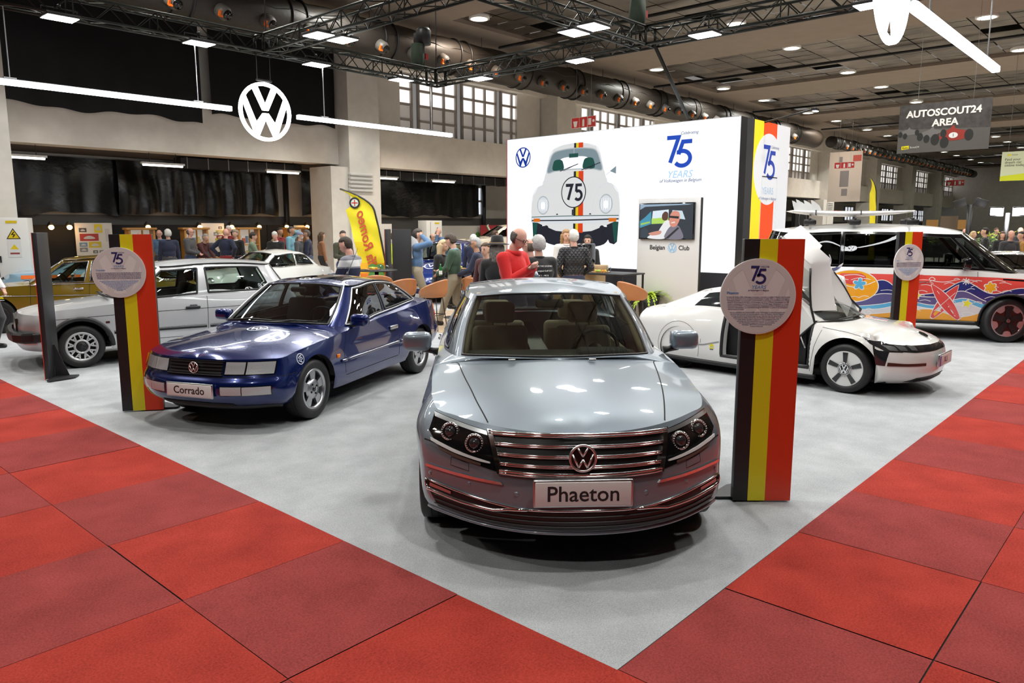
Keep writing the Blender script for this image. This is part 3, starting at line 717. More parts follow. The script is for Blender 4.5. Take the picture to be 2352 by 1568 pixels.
sh([(.02,.38),(.2,.45),(.2,.5),(.02,.44)], (.35,.6,.12), 'grass2'); sh(smooth([(.04,.02),(.02,.2),(.10,.30),(.17,.2),(.16,.03)]), (.03,.05,.07), 'wheel')
sh(smooth([(.17,.0),(.22,.10),(.34,.16),(.42,.35),(.5,.52),(.58,.50),(.62,.3),(.5,.0)]), (.85, .85, .87), 'white shirt'); sh(smooth([(.44,.55),(.43,.68),(.48,.78),(.54,.74),(.54,.58),(.5,.52)]), (.10, .035, .02), 'far face')
sh(smooth([(.5,.0),(.52,.2),(.60,.36),(.70,.40),(.78,.28),(.82,.0)]), (.20, .19, .24), 'grey shirt'); sh(smooth([(.58,.40),(.57,.60),(.61,.76),(.68,.80),(.75,.74),(.76,.56),(.71,.38),(.64,.33)]), (.72, .28, .20), 'face'); sh([(.57,.60),(.74,.57),(.745,.64),(.575,.66)], (.01,.01,.012), 'shades'); sh([(.60,.44),(.68,.45),(.67,.49),(.61,.47)], (.9,.75,.7), 'smile')
sh(smooth([(.18,.14),(.3,.2),(.42,.22),(.40,.12),(.25,.08)]), (.66, .30, .22), 'arm'); sh([(.50,.0),(.56,.0),(.76,.30),(.73,.33)], (.015,.015,.02), 'belt')
o = m_.build('picture', sc)
place(t)
# tricolour totems --------------------------------------------------------------
def lines_of(m_, rows, mm, f):
 q = random.Random(4)
 for (x0, x1, y, h) in rows:
  x = x0
  while x < x1 - .004:
   w = q.uniform(.006, .022); m_.prism([(x, y - h/2), (min(x + w, x1), y - h/2), (min(x + w, x1), y + h/2), (x, y + h/2)], 0, .0008, mm, f); x += w + .0035
FRT = ["Au Salon de Genève 2002, Volkswagen a présenté en première mondiale le Phaeton, une limousine", "de la classe supérieure d'une conception entièrement nouvelle. Dans ce segment prestigieux,", "Volkswagen propose une automobile qui vient enrichir le marché par sa technique et son design", "statutaire. D'une longueur de 5,06 m et d'une largeur de 1,9 m, la Phaeton est proposée avec des", "moteurs novateurs, dont un W12 à essence et un V10 TDI diesel, développant un couple", "phénoménal de 750Nm. La Phaeton proposait des équipements inédits à l'époque tels qu'une", "suspension pneumatique, une transmission intégrale 4MOTION ou encore une climatisation", "électronique à 4 zones."]
NLT = ["Op het autosalon van Genève 2002 stelde Volkswagen in wereldpremière zijn", "gloednieuwe limousine uit het luxesegment voor, de Phaeton. Met de Phaeton", "brengt het merk de vierdeurs segment een auto aan met een opmerkelijke", "technische en ideale rijervaring. De Phaeton is 5,06 meter lang en", "1,9 meter breed. Hij werd aangeboden met innovatieve motoren,", "waaronder een W12-benzinemotor en een V10 TDI diesel met", "een fenomenaal koppel van 750Nm, pneumatische", "ophanging, 4MOTION vierwielaandrijving en", "4-zones Climatronic."]
def totem(loc, rz, label, name=None, title='', rows=None, disc_x=-.10, disc_z=1.44, foot=True, flip=False):
 """front faces local -y, x to the right; black, yellow, red"""
 t = empty('info_totem', loc, rz, label, 'totem', 'black yellow red information totems')
 MB().bevbox((0, .03, .92), (.40, .055, 1.80), mat('totem steel', (.035, .035, .038), .45, .5), .004).build('column', t)
 for x0, x1, mm, n in ((-.20, -.098, 'flag_black', 'black_panel'), (-.098, .022, 'flag_yellow', 'yellow_panel'), (.022, .20, 'flag_red', 'red_panel')):
  MB().box(((x0 + x1) / 2, .001, .915), (x1 - x0, .006, 1.81), M[mm]).build(n, t)
 MB().prism([(-.03, .05), (.30, .05), (.34, .09), (.16, .30), (.12, .32), (-.03, .32)] if not flip else [(.03, .05), (-.30, .05), (-.34, .09), (-.16, .30), (-.12, .32), (.03, .32)], .005, .02, mat('totem steel', (.035, .035, .038), .45, .5)).build('foot_plate', t)
 MB().prism([(.06, .02), (.22, .02), (.08, .42), (.06, .42)], -.006, .006, mat('totem steel', (.035, .035, .038), .45, .5), (lambda x, y, z: (z, x, y))).build('gusset', t)
 r = .253
 d = MB(); d.lathe([(0, 0), (r - .004, 0), (r, .004), (r, .016), (0, .016)], (disc_x, -.003, disc_z), 'Y', M['disc'], 56, smooth=False, rot=Matrix.Scale(-1, 3, (0, 1, 0)))
 do = d.build('disc', t)
 f = lambda x, y, z: (disc_x + x, -.0195 - z, disc_z + y)
 m_ = MB(); emblem(m_, .246, 0, .0004, M['disc_grey'], f, .14, .17); o = m_.build('watermark', do)
 m_ = MB(); seventyfive(m_, .118, .0006, .0016, M['navy'], lambda x, y, z: f(-.005 + x, .145 + y, z), .135); m_.build('number', do)
 mw = frame((disc_x, -.0205, disc_z), (1, 0, 0), (0, 0, 1))
 text('years', 'YEARS', .034, M['sky_ink'], mw @ Matrix.Translation((0, .062, 0)), do, ext=.0004, shear=.2)
 text('caption', 'of Volkswagen in Belgium', .0135, M['navy'], mw @ Matrix.Translation((0, .0415, 0)), do, ext=.0004, shear=.2)
 text('caption', 'Celebrating', .0125, M['navy'], mw @ Matrix.Translation((.034, .199, 0)), do, ext=.0004, shear=.2)
 text('title', title, .024, M['sky_ink'], mw @ Matrix.Translation((-.21, .024, 0)), do, 'LEFT', ext=.0004, bold=.0006)
 if rows == 'full':
  for i, s in enumerate(FRT):
   y = -.003 - i * .0117; w0 = -.211 + .002 * i
   o = text('french_text', s, .0115, M['navy'], mw @ Matrix.Translation((w0, y, 0)), do, 'LEFT', ext=.0003)
   if i < 7:
    w = o.dimensions.x if False else max(v.co.x for v in o.data.vertices) - min(v.co.x for v in o.data.vertices); k = (.424 - .004 * i) / w
    x_ = disc_x + w0
    for v in o.data.vertices: v.co.x = x_ + (v.co.x - x_) * k
  wid = [.37, .355, .34, .32, .295, .27, .24, .20, .09]
  for i, s in enumerate(NLT):
   y = -.106 - i * .0117
   o = text('dutch_text', s, .0115, mat('slate ink', (.08, .14, .24), .5), mw @ Matrix.Translation((0, y, 0)), do, ext=.0003)
   w = max(v.co.x for v in o.data.vertices) - min(v.co.x for v in o.data.vertices)
   for v in o.data.vertices: v.co.x = disc_x + (v.co.x - disc_x) * wid[i] / w
 else:
  m_ = MB(); lines_of(m_, [(-.212 + .002*i, .212 - .002*i, -.003 - .0117*i, .005) for i in range(6)], M['navy'], f)
  lines_of(m_, [(-.185 + .019*i - .0, .185 - .019*i, -.085 - .0117*i, .005) for i in range(9)], M['sky_ink'], f); m_.build('paragraphs', do)
 return t
totem((1.742, 5.015, .01), 0.0, 'tricolour totem with a round info disc standing right of the grey saloon', title='Phaeton', rows='full', flip=True)
totem((-3.833, 7.604, .01), math.atan2(.074, .386) , 'tricolour totem with a round info disc between the blue coupe and the silver hatchback', title='Corrado', disc_x=-.125, disc_z=1.44)
t = totem((5.53, 10.5, .01), .29, 'farthest tricolour totem standing in front of the painted van', title='XL1', disc_x=-.02, disc_z=1.40)
totem((-5.858, 9.349, .01), R(-75.6), 'dark totem seen edge on at the left in front of the silver hatchback', title='Golf', flip=False)
# ================================================================== CAR KIT (car frame: x back from the nose, y to the car's left, z up)
def spl(ctrl, us, sym=False):
 """cubic through ctrl[K, N, 3], evaluated at index parameters us -> [len(us), N, 3]"""
 c = np.asarray(ctrl, float)
 if c.ndim == 2: c = c[:, None, :]
 K = len(c); h = np.maximum(np.linalg.norm(c[1:] - c[:-1], axis=2, keepdims=True), 1e-6); d = (c[1:] - c[:-1]) / h
 m = np.zeros_like(c)
 if K > 2: m[1:-1] = (d[:-1] * h[1:] + d[1:] * h[:-1]) / (h[:-1] + h[1:])
 m[0] = d[0] if K == 2 else 1.5 * d[0] - .5 * m[1]; m[-1] = d[-1] if K == 2 else 1.5 * d[-1] - .5 * m[-2]
 for e in ((0, -1) if sym else ()):                    # symmetric at the middle plane
  onc = np.abs(c[e, :, 1]) < 1e-6
  if K > 2:
   n = np.linalg.norm(m[e], axis=1); q = np.zeros_like(m[e]); q[:, 1] = n * (1 if e == 0 else -1)
   m[e][onc] = q[onc]
 us = np.asarray(us, float); i = np.clip(us.astype(int), 0, K - 2); t = (us - i)[:, None, None]
 H = h[i]; p0, p1, m0, m1 = c[i], c[i+1], m[i] * H, m[i+1] * H
 return (2*t**3 - 3*t**2 + 1)*p0 + (t**3 - 2*t**2 + t)*m0 + (-2*t**3 + 3*t**2)*p1 + (t**3 - t**2)*m1
FRAC = [0, .35, .65, .87, 1.0]
def row(xf, sw, wf, zf, yz, xr, swr, wr, zr, p=2.4, pr=2.6):
 """one feature line round half the car: nose centre, corner, side points (y, z), tail corner, tail centre"""
 out = [(xf + sw * f ** p, wf * f, zf[0] + (zf[1] - zf[0]) * f ** 1.5) for f in FRAC]
 out += [(x, y, z) for x, y, z in yz]
 out += [(xr - swr * f ** pr, wr * f, zr[1] + (zr[0] - zr[1]) * f ** 1.5) for f in FRAC[::-1]]
 return out
class Surf:
 """ray-free lookup on grids: at('x', y, z) gives the foremost point, at('y', x, z) the outermost, at('z', x, y) the topmost"""
 def __init__(s, grids):
  T = []
  for G in grids:
   a, b, c, d = G[:-1, :-1], G[1:, :-1], G[1:, 1:], G[:-1, 1:]
   T += [np.stack([a, b, c], 2).reshape(-1, 3, 3), np.stack([a, c, d], 2).reshape(-1, 3, 3)]
  s.T = np.concatenate(T)
 def at(s, ax, p, q, far=False):
  k = 'xyz'.index(ax); i, j = [n for n in range(3) if n != k]
  A, B, Cc = s.T[:, 0], s.T[:, 1], s.T[:, 2]
  d = (B[:, j]-Cc[:, j])*(A[:, i]-Cc[:, i]) + (Cc[:, i]-B[:, i])*(A[:, j]-Cc[:, j]); d = np.where(np.abs(d) < 1e-12, 1e-12, d)
  l1 = ((B[:, j]-Cc[:, j])*(p-Cc[:, i]) + (Cc[:, i]-B[:, i])*(q-Cc[:, j])) / d; l2 = ((Cc[:, j]-A[:, j])*(p-Cc[:, i]) + (A[:, i]-Cc[:, i])*(q-Cc[:, j])) / d; l3 = 1 - l1 - l2
  mn = np.minimum(np.minimum(l1, l2), l3); ok = mn > -1e-4
  if not ok.any():
   n = np.argmax(mn); ok = np.zeros(len(mn), bool); ok[n] = True; l1, l2, l3 = [np.clip(l, 0, 1) for l in (l1, l2, l3)]; t_ = l1 + l2 + l3; l1, l2, l3 = l1/t_, l2/t_, l3/t_
  v = l1*A[:, k] + l2*B[:, k] + l3*Cc[:, k]; idx = np.where(ok)[0]
  pick = idx[np.argmin(v[idx])] if (ax == 'x') != far else idx[np.argmax(v[idx])]
  nn = np.cross(B[pick]-A[pick], Cc[pick]-A[pick]); L = np.linalg.norm(nn); nn = nn / L if L > 1e-12 else np.array([0, 0, 1.])
  sign = -1 if (ax == 'x' and not far) else 1
  if nn[k] * sign < 0: nn = -nn
  r = np.zeros(3); r[i], r[j], r[k] = p, q, v[pick]
  if mn[pick] < -.02: r = l1[pick]*A[pick] + l2[pick]*B[pick] + l3[pick]*Cc[pick]
  return r, nn
def samp(a, b, n): return [(a[0] + (b[0]-a[0])*i/n, a[1] + (b[1]-a[1])*i/n) for i in range(n+1)]
def dense(P, step=.03):
 out = []
 for i in range(len(P) - 1):
  n = max(1, int(math.dist(P[i], P[i+1]) / step)); out += samp(P[i], P[i+1], n)[:-1]
 return out + [tuple(P[-1])]
class CarMB(MB):
 pass
class Car:
 def __init__(s, name, L, loc, fwd, label, paint, group=None, cat='car'):
  s.L = L; s.paint = paint
  s.root = empty(name, loc, math.atan2(fwd[1], fwd[0]), label, cat, group)
 def build(s, m, name, parent=None, custom=None, label=None):
  """car frame -> object frame (forward = +x)"""
  m.v = [(s.L/2 - v[0], v[1], v[2]) for v in m.v]; m.f = [f[::-1] for f in m.f]
  o = m.build(name, parent or s.root)
  if label: o['label'] = label
  return o
 def mw(s, o, x, y=(0, 0, 1)):
  """matrix for text: origin and axes in car frame"""
  c = lambda v: (-v[0], v[1], v[2]); o = (s.L/2 - o[0], o[1], o[2])
  return frame(o, c(x), c(y))
 # ---- grids ----
 def panel(s, name, cells, mm, parent=None, both=False, label=None):
  """cells: list of (G, mask, flip?) quads taken out of smooth grids, with the grid's own normals; mirrored copies on request"""
  V = []; Fc = []; N = []
  for G, mask in cells:
   nu, nv = G.shape[:2]
   du = np.gradient(G, axis=0); dv = np.gradient(G, axis=1); nn = np.cross(dv, du); L = np.linalg.norm(nn, axis=2, keepdims=True)
   bad = L[..., 0] < 1e-10; nn = nn / np.maximum(L, 1e-12)
   if bad.any():
    for j in range(nv):
     g = np.where(~bad[:, j])[0]
     if len(g):
      for i in np.where(bad[:, j])[0]: nn[i, j] = nn[g[np.argmin(abs(g - i))], j]
    for i in range(nu):
     for j in range(nv - 2, -1, -1):
      if bad[i, j] and not bad[i, j+1]: nn[i, j] = nn[i, j+1]
   onc = np.abs(G[..., 1]) < 1e-5; nn[onc, 1] = 0; nn /= np.maximum(np.linalg.norm(nn, axis=2, keepdims=True), 1e-9)
   for sy in ((1, -1) if both else (1,)):
    o = len(V); sc = np.array([1, sy, 1.])
    used = {}
    for i, j in zip(*np.where(mask)):
     q = [(i, j), (i+1, j), (i+1, j+1), (i, j+1)]
     P = [G[a] for a in q]
     if np.linalg.norm(np.cross(P[2]-P[0], P[3]-P[1])) < 2e-7: continue
     f = []
     for a in q:
      if a not in used: used[a] = len(V); V.append(G[a] * sc); N.append(nn[a] * sc)
      f.append(used[a])
     P4 = [tuple(np.round(G[a], 5)) for a in q]
     f2 = [f[k] for k in range(4) if P4[k] != P4[k-1]]
     if len(f2) < 3: continue
     # orientation agrees with the normal
     e = np.cross(V[f2[1]]-V[f2[0]], V[f2[2]]-V[f2[0]]); 
     if e @ N[f2[0]] < 0: f2 = f2[::-1]
     Fc.append(f2)
  if not Fc: return None
  # outward: normals point away from the car's core line
  V = np.array(V); N = np.array(N)
  c = np.stack([np.clip(V[:, 0], .25*s.L, .75*s.L), V[:, 1]*.0, V[:, 2]*0 + .55], 1)
  if np.mean(np.sum((V - c) * N, 1)) < 0: N = -N; Fc = [f[::-1] for f in Fc]
  V2 = V.copy(); V2[:, 0] = s.L/2 - V[:, 0]; N2 = N.copy(); N2[:, 0] *= -1
  me = bpy.data.meshes.new(name); me.from_pydata(V2.tolist(), [], [f[::-1] for f in Fc]); me.materials.append(mm)
  me.polygons.foreach_set('use_smooth', [True] * len(me.polygons)); me.update()
  me.normals_split_custom_set_from_vertices(N2.tolist())
  o = bpy.data.objects.new(name, me); COL.objects.link(o); o.parent = parent or s.root
  if label: o['label'] = label
  return o
 def wall(s, rows, arches, creases=(), du=.035, nseg=7):
  """half-car side shell from feature lines (bottom to top); arches: list of (xc, zc, r)"""
  net = np.array(rows, float).transpose(1, 0, 2)               # cols, rows
  K = net.shape[0]; us = []
  for k in range(K - 1):
   n = max(3, int(np.linalg.norm(net[k+1] - net[k], axis=1).max() / du)); us += [k + i/n for i in range(n)]
  us.append(K - 1)
  s.us = np.array(us); R_ = net.shape[1]
  rowpts = spl(net, us, True)                                        # nu, rows, 3
  cr = [0] + sorted(creases) + [R_ - 1]; vs = []; cols = []
  for a, b in zip(cr[:-1], cr[1:]):
   n = (b - a) * nseg; v = np.linspace(0, b - a, n + 1)
   g = spl(rowpts[:, a:b+1].transpose(1, 0, 2), v)          # nv, nu, 3
   if a > 0: g = g[1:]; v = v[1:]
   cols.append(g); vs += list(v + a)
  G = np.concatenate(cols).transpose(1, 0, 2); vs = np.array(vs); s.vs = vs
  s.full = G.copy()
  for (xc, zc, r) in arches:                                   # lift the lower edge onto the wheel arch
   for i in range(len(us)):
    if not (4 <= us[i] <= K - 5): continue
    x = G[i, len(vs)//2, 0]
    if abs(x - xc) >= r: continue
    z0 = zc + math.sqrt(r*r - (x - xc)**2)
    if z0 <= G[i, 0, 2]: continue
    zz = G[i, :, 2]; j = int(np.argmax(zz > z0))
    if j == 0: continue
    t = (z0 - zz[j-1]) / max(1e-6, zz[j] - zz[j-1]); p = G[i, j-1] * (1 - t) + G[i, j] * t
    G[i, :j] = p
  s.G = G; s.K = K; s.net = net
  s.top = G[:, -1]
  return G
 def cell_u(s): return (s.us[:-1] + s.us[1:]) / 2
 def cell_v(s): return (s.vs[:-1] + s.vs[1:]) / 2
 def wmask(s, u0=None, u1=None, v0=None, v1=None, x0=None, x1=None):
  u, v = s.cell_u(), s.cell_v(); m = np.ones((len(u), len(v)), bool)
  cx = s.full[:, len(s.vs)//2, 0]; cx = (cx[:-1] + cx[1:]) / 2
  if u0 is not None: m &= (u >= u0)[:, None]
  if u1 is not None: m &= (u < u1)[:, None]
  if v0 is not None: m &= (v >= v0)[None]
  if v1 is not None: m &= (v < v1)[None]
  if x0 is not None: m &= (cx >= x0)[:, None]
  if x1 is not None: m &= (cx < x1)[:, None]
  return m
 def deck(s, edge, prof, c0, c1, n=14, crown=1.0, ease=1.0):
  """surface from an edge line (points from the outside) in to the centre profile [(x, z)...]; c0, c1 centre x of the first and last edge point"""
  E = np.asarray(edge, float); m = len(E); px = np.array([p[0] for p in prof]); pz = np.array([p[1] for p in prof])
  d = np.concatenate([[0], np.cumsum(np.linalg.norm(E[1:] - E[:-1], axis=1))]); tt = (d / d[-1]) ** ease
  ps = spl(np.array([(x, 0.5, z) for x, z in prof]), np.linspace(0, len(prof) - 1, 60))[:, 0]
  cx = c0 + (c1 - c0) * tt; cz = np.interp(cx, ps[:, 0], ps[:, 2]); G = np.zeros((m, n + 1, 3))
  for k in range(n + 1):
   r = k / n
   G[:, k, 0] = E[:, 0] * (1 - r) + cx * r; G[:, k, 1] = E[:, 1] * (1 - r)
   G[:, k, 2] = E[:, 2] + (cz - E[:, 2]) * (1 - (1 - r) ** (1 + crown))
  for _ in range(14):
   Q = G.copy(); Q[1:-1, 1:-1] = (G[:-2, 1:-1] + G[2:, 1:-1] + G[1:-1, :-2] + G[1:-1, 2:]) / 4
   Q[1:-1, -1] = (G[:-2, -1] + G[2:, -1] + 2 * G[1:-1, -2]) / 4; Q[1:-1, -1, 1] = 0; G = Q
  return G
 def house(s, base, top, mid=None, bulge=.0, du=.05, nv=14):
  """greenhouse between a base line and a roof line (half car), optional bulge outwards"""
  B, T = np.array(base, float), np.array(top, float)
  Mi = (B + T) / 2; Mi[:, 1] += bulge * (B[:, 1] > .3)
  Mi[B[:, 1] < .3, 0] += 0
  net = np.stack([B, Mi, T], 1); us = []
  for k in range(len(B) - 1):
   n = max(4, int(np.linalg.norm(B[k+1] - B[k]) / du)); us += [k + i/n for i in range(n)]
  us.append(len(B) - 1); s.hus = np.array(us); s.hvs = np.linspace(0, 1, nv + 1)
  g = spl(net, us, True).transpose(1, 0, 2); s.HG = spl(g, np.linspace(0, 2, nv + 1)).transpose(1, 0, 2); s.hnet = net
  return s.HG
 def hpt(s, u, v):
  g = spl(s.hnet, [u], True).transpose(1, 0, 2); return spl(g, [2 * v])[0, 0]
 def panes(s, plist, gl, frame_mat, seal=M['black'], seal_w=.018, chrome=None, both=(True,), rc=.16):
  """plist: (name, u0, u1, v0, v1[, mat]) with rounded corners; everything else of the greenhouse is frame"""
  HG, us, vs = s.HG, s.hus, s.hvs; mask = np.ones((len(us)-1, len(vs)-1), bool); objs = []
  allu = set(us)
  for p in plist: allu |= {p[1], p[2]}
  us = np.array(sorted(allu)); g = spl(s.hnet, us).transpose(1, 0, 2)
  allv = set(vs)
  for p in plist: allv |= {p[3], p[4]}
  vs = np.array(sorted(allv)); G = spl(g, vs * 2).transpose(1, 0, 2); s.HG2 = G
  cu, cv = (us[:-1]+us[1:])/2, (vs[:-1]+vs[1:])/2; mask = np.ones((len(cu), len(cv)), bool)
  for p in plist:
   name, u0, u1, v0, v1 = p[:5]; gm = p[5] if len(p) > 5 else gl
   m = ((cu > u0) & (cu < u1))[:, None] & ((cv > v0) & (cv < v1))[None]; mask &= ~m
   centre = u0 <= 0 or u1 >= len(s.hnet) - 1
   if centre: objs.append(s.panel(name, [(G, m)], gm, both=True))
   else:
    for sy in (1, -1):
     G2 = G * np.array([1, sy, 1.]); objs.append(s.panel(name, [(G2, m)], gm))
   # seal (and bright trim) along the border
   uu = [u for u in us if u0 <= u <= u1]; vv = [v for v in vs if v0 <= v <= v1]
   loop = [(u, v0) for u in uu] + [(u1, v) for v in vv[1:]] + [(u, v1) for u in uu[::-1][1:]] + [(u0, v) for v in vv[::-1][1:-1]]
   if centre: loop = [q for q in loop]
   P = [s.hpt(*q) for q in loop]
   if centre:
    if u0 <= 0: k = [i for i, q in enumerate(loop) if q[0] > u0 or q[1] in (v0, v1)]
    else: k = [i for i, q in enumerate(loop) if q[0] < u1 or q[1] in (v0, v1)]
    L = [P[i] for i in k]
    if u0 <= 0: pass
    else:   # rotate so the open part is at the middle
     j = max(range(len(L)), key=lambda i: (abs(L[i][1] - L[(i+1) % len(L)][1]) < 1e9) and -abs(L[i][1]) - abs(L[(i+1) % len(L)][1]))
     L = L[j+1:] + L[:j+1]
    L2 = [np.array([q[0], -q[1], q[2]]) for q in L[::-1]]
    P = L2 + L if u0 <= 0 else L + L2
    loops = [P]
   else: loops = [P, [np.array([q[0], -q[1], q[2]]) for q in P]]
   for Lp in loops:
    mb = MB(); mb.tube(Lp, seal_w / 2, seal, 6, closed=True); s.build(mb, 'window_seal')
    if chrome is not None:
     mb = MB(); c = np.mean(Lp, axis=0); Q = [q + (q - c) / np.linalg.norm(q - c) * seal_w * .7 + np.array([0, .004 * np.sign(q[1]), .003]) for q in Lp]
     mb.tube(Q, seal_w * .38, chrome, 6, closed=True); s.build(mb, 'window_trim')
  s.panel('window_frame', [(G, mask)], frame_mat, both=True)
  return objs
 def surf(s, *grids): return Surf([g for g in grids] + [g * np.array([1, -1, 1.]) for g in grids])
 def ribbon(s, mb, sf, ax, P, w=.006, off=.0012, mm=None, step=.03, closed=False):
  """thin line lying on the body along 2d points seen down axis ax"""
  P = dense(P, step); L = len(P); V = []; Fc = []
  pts = [sf.at(ax, *p) for p in P]
  for i in range(L):
   a = pts[max(i-1, 0)][0]; b = pts[min(i+1, L-1)][0]; t = b - a; t /= max(1e-9, np.linalg.norm(t)); n = pts[i][1]; k = np.cross(n, t); k /= max(1e-9, np.linalg.norm(k))
   c = pts[i][0] + n * off; V += [c + k*w/2, c - k*w/2]
  for i in range(L - 1): Fc.append((2*i, 2*i+1, 2*i+3, 2*i+2))
  mb.add(V, Fc, mm or M['dark'])
 def tube_on(s, mb, sf, ax, P, r, mm, off=0.0, n=8, step=.04, closed=False):
  P = dense(P, step); mb.tube([(lambda q: q[0] + q[1]*off)(sf.at(ax, *p)) for p in P], r, mm, n, closed=closed)
 def patch(s, mb, sf, ax, top, bot, mm, off=.003, n=16, m=5, thick=0.0):
  """sheet lying on the body between two 2d polylines"""
  def res(P, k):
   P = np.array(P, float); d = np.concatenate([[0], np.cumsum(np.linalg.norm(P[1:]-P[:-1], axis=1))]); q = np.linspace(0, d[-1], k); return np.stack([np.interp(q, d, P[:, i]) for i in (0, 1)], 1)
  A, B = res(top, n + 1), res(bot, n + 1); G = np.zeros((n + 1, m + 1, 3))
  for i in range(n + 1):
   for j in range(m + 1):
    p = A[i] * (1 - j/m) + B[i] * j/m; c, nn = sf.at(ax, *p); G[i, j] = c + nn * off
  mb.grid(G, mm)
  if thick:
   bd = [G[i, 0] for i in range(n+1)] + [G[n, j] for j in range(1, m+1)] + [G[i, m] for i in range(n-1, -1, -1)] + [G[0, j] for j in range(m-1, 0, -1)]
   bd = np.array(bd); c, nn = sf.at(ax, *((A[n//2] + B[n//2]) / 2)); mb.grid(np.stack([bd, bd - nn * thick], 1), mm, smooth=False, closed_u=True)
  return G
 def outline(s, mb, sf, ax, P, mm, off=.004, thick=0.0, step=.05):
  """flat-filled closed shape laid on the body (small emblems, decals)"""
  P = dense(list(P) + [P[0]], step)[:-1]; q = [(lambda a: a[0] + a[1]*off)(sf.at(ax, *p)) for p in P]
  c2 = np.mean(np.array(P), axis=0); c, nn = sf.at(ax, *c2); V = q + [c + nn*off]; L = len(q)
  mb.add(V, [(i, (i+1) % L, L) for i in range(L)], mm)
  if thick: mb.add(q + [a - nn*thick for a in q], [(i, (i+1) % L, L + (i+1) % L, L + i) for i in range(L)], mm)
 # ---- wheels ----
 def wheel(s, x, y, r, style, rim, w=.2, spin=0.0, steer=0.0, rimr=None, dark=None):
  """y is the outer face; side by its sign"""
  sg = 1 if y > 0 else -1; e = bpy.data.objects.new('wheel', None); COL.objects.link(e); e.parent = s.root; e.location = (s.L/2 - x, y, r); e.empty_display_size = .1
  e.rotation_euler = (0, 0, steer if sg > 0 else steer + PI)
  # local: +y outward
  rr = rimr or r * .68; h = .6 * (r - rr)
  t = MB(); t.lathe([(rr, -w*.92), (rr + .02, -w), (r - .03, -w), (r - .006, -w*.9), (r, -w*.7), (r, -w*.3), (r - .006, -.012), (r - .03, .0), (rr + .03, .004), (rr + .008, -.004), (rr, -.012)], axis='Y', m=M['rubber'], n=44)
  for q in range(3): t.lathe([(r + .0005, -w*(.3 + .18*q) + .004), (r + .0005, -w*(.3 + .18*q) - .004)], axis='Y', m=M['dark'], n=44)
  t.build('tyre', e)
  b = MB(); f = lambda X, Y, Z: (X, Z, Y)
  dk = dark or M['dark']
  b.lathe([(rr, -.012), (rr - .008, -.006), (rr - .022, -.010), (rr - .03, -.03), (rr - .04, -w*.8)], axis='Y', m=rim, n=44)
  b.lathe([(rr - .035, -.10), (.001, -.10)], axis='Y', m=dk, n=30)
  C = lambda a, q: (q * math.cos(a + spin), q * math.sin(a + spin))
  if style == 'five_slot':            # solid dished face with five oval openings
   n = 5; face = []
   for k in range(n):
    a = 2*PI*k/n
    P = [C(a - .38, rr*.42), C(a - .30, rr*.80), C(a - .18, rr*.955), C(a + .18, rr*.955), C(a + .30, rr*.80), C(a + .38, rr*.42)]
    b.prism(P, -.05, -.022, rim, f)
   b.lathe([(rr - .01, -.008), (rr*.93, -.02), (rr*.86, -.034)], axis='Y', m=rim, n=44)
   b.lathe([(rr*.52, -.04), (rr*.46, -.018), (rr*.2, -.014), (.0, -.014)], axis='Y', m=rim, n=30)
   for k in range(4): X, Z = C(PI/4 + k*PI/2, rr*.26); b.cyl((X, -.02, Z), (X, -.008, Z), .011, M['dark'], 8)
   b.cyl((0, -.02, 0), (0, -.008, 0), rr*.13, M['gloss_black'], 16)
  elif style == 'snowflake':          # ring with paired thin spokes
   b.lathe([(rr*.93, -.02), (rr*.88, -.012), (rr*.84, -.02)], axis='Y', m=rim, n=44)
   b.lathe([(rr*.50, -.02), (rr*.47, -.008), (rr*.38, -.008), (rr*.35, -.022)], axis='Y', m=rim, n=40)
   for k in range(9):
    a = 2*PI*k/9
    for da in (-.19, .19):
     b.stroke([C(a, rr*.46), C(a + da, rr*.90)], .017, -.035, -.012, rim, f)
    b.stroke([C(a - .10, rr*.70), C(a + .10, rr*.70)], .012, -.035, -.014, rim, f)
   b.lathe([(rr*.36, -.03), (rr*.3, -.014), (.0, -.012)], axis='Y', m=M['black'], n=24)
   for k in range(5): X, Z = C(2*PI*k/5, rr*.2); b.cyl((X, -.02, Z), (X, -.006, Z), .010, M['gloss_black'], 8)
  elif style == 'aero':               # white disc with five black slots
   b.lathe([(rr*.985, -.006), (rr*.9, -.004), (rr*.4, -.010), (.0, -.012)], axis='Y', m=rim, n=48)
   for k in range(5):
    a = PI/2 + 2*PI*k/5; P = [C(a - .24, rr*.40), C(a - .155, rr*.93), C(a + .155, rr*.93), C(a + .24, rr*.40)]
    b.prism(P, -.012, .0, M['gloss_black'], f)
   b.lathe([(rr*.34, -.01), (rr*.33, .012), (rr*.26, .014), (.0, .014)], axis='Y', m=M['gloss_black'], n=30)
   b.lathe([(rr*.345, .0), (rr*.345, .014), (rr*.31, .016), (rr*.305, .01)], axis='Y', m=M['chrome'], n=30)
   emblem(b, rr*.27, .013, .02, M['chrome'], (lambda X, Y, Z: (-X, Z, Y)), .1, .17)
  elif style == 'tech':               # black wheel with pink-silver outer plates
   b.lathe([(rr*.97, -.012), (rr*.5, -.02), (.0, -.02)], axis='Y', m=M['gloss_black'], n=44)
   for k in range(5):
    a = PI/2 + .63 + 2*PI*k/5; P = [C(a + q*.1, rr*.97) for q in range(-3, 4)] + [C(a + .24, rr*.70), C(a + .10, rr*.64), C(a - .10, rr*.64), C(a - .24, rr*.70)]
    b.prism(P, -.02, .0, rim, f)
    b.stroke([C(a + .63, rr*.1), C(a + .63, rr*.92)], .09, -.02, -.008, M['black'], f)
   b.cyl((0, -.02, 0), (0, .006, 0), rr*.13, M['gloss_black'], 20); emblem(b, rr*.11, .006, .009, M['alu'], (lambda X, Y, Z: (-X, Z, Y)), .1, .15)
  elif style == 'multi':
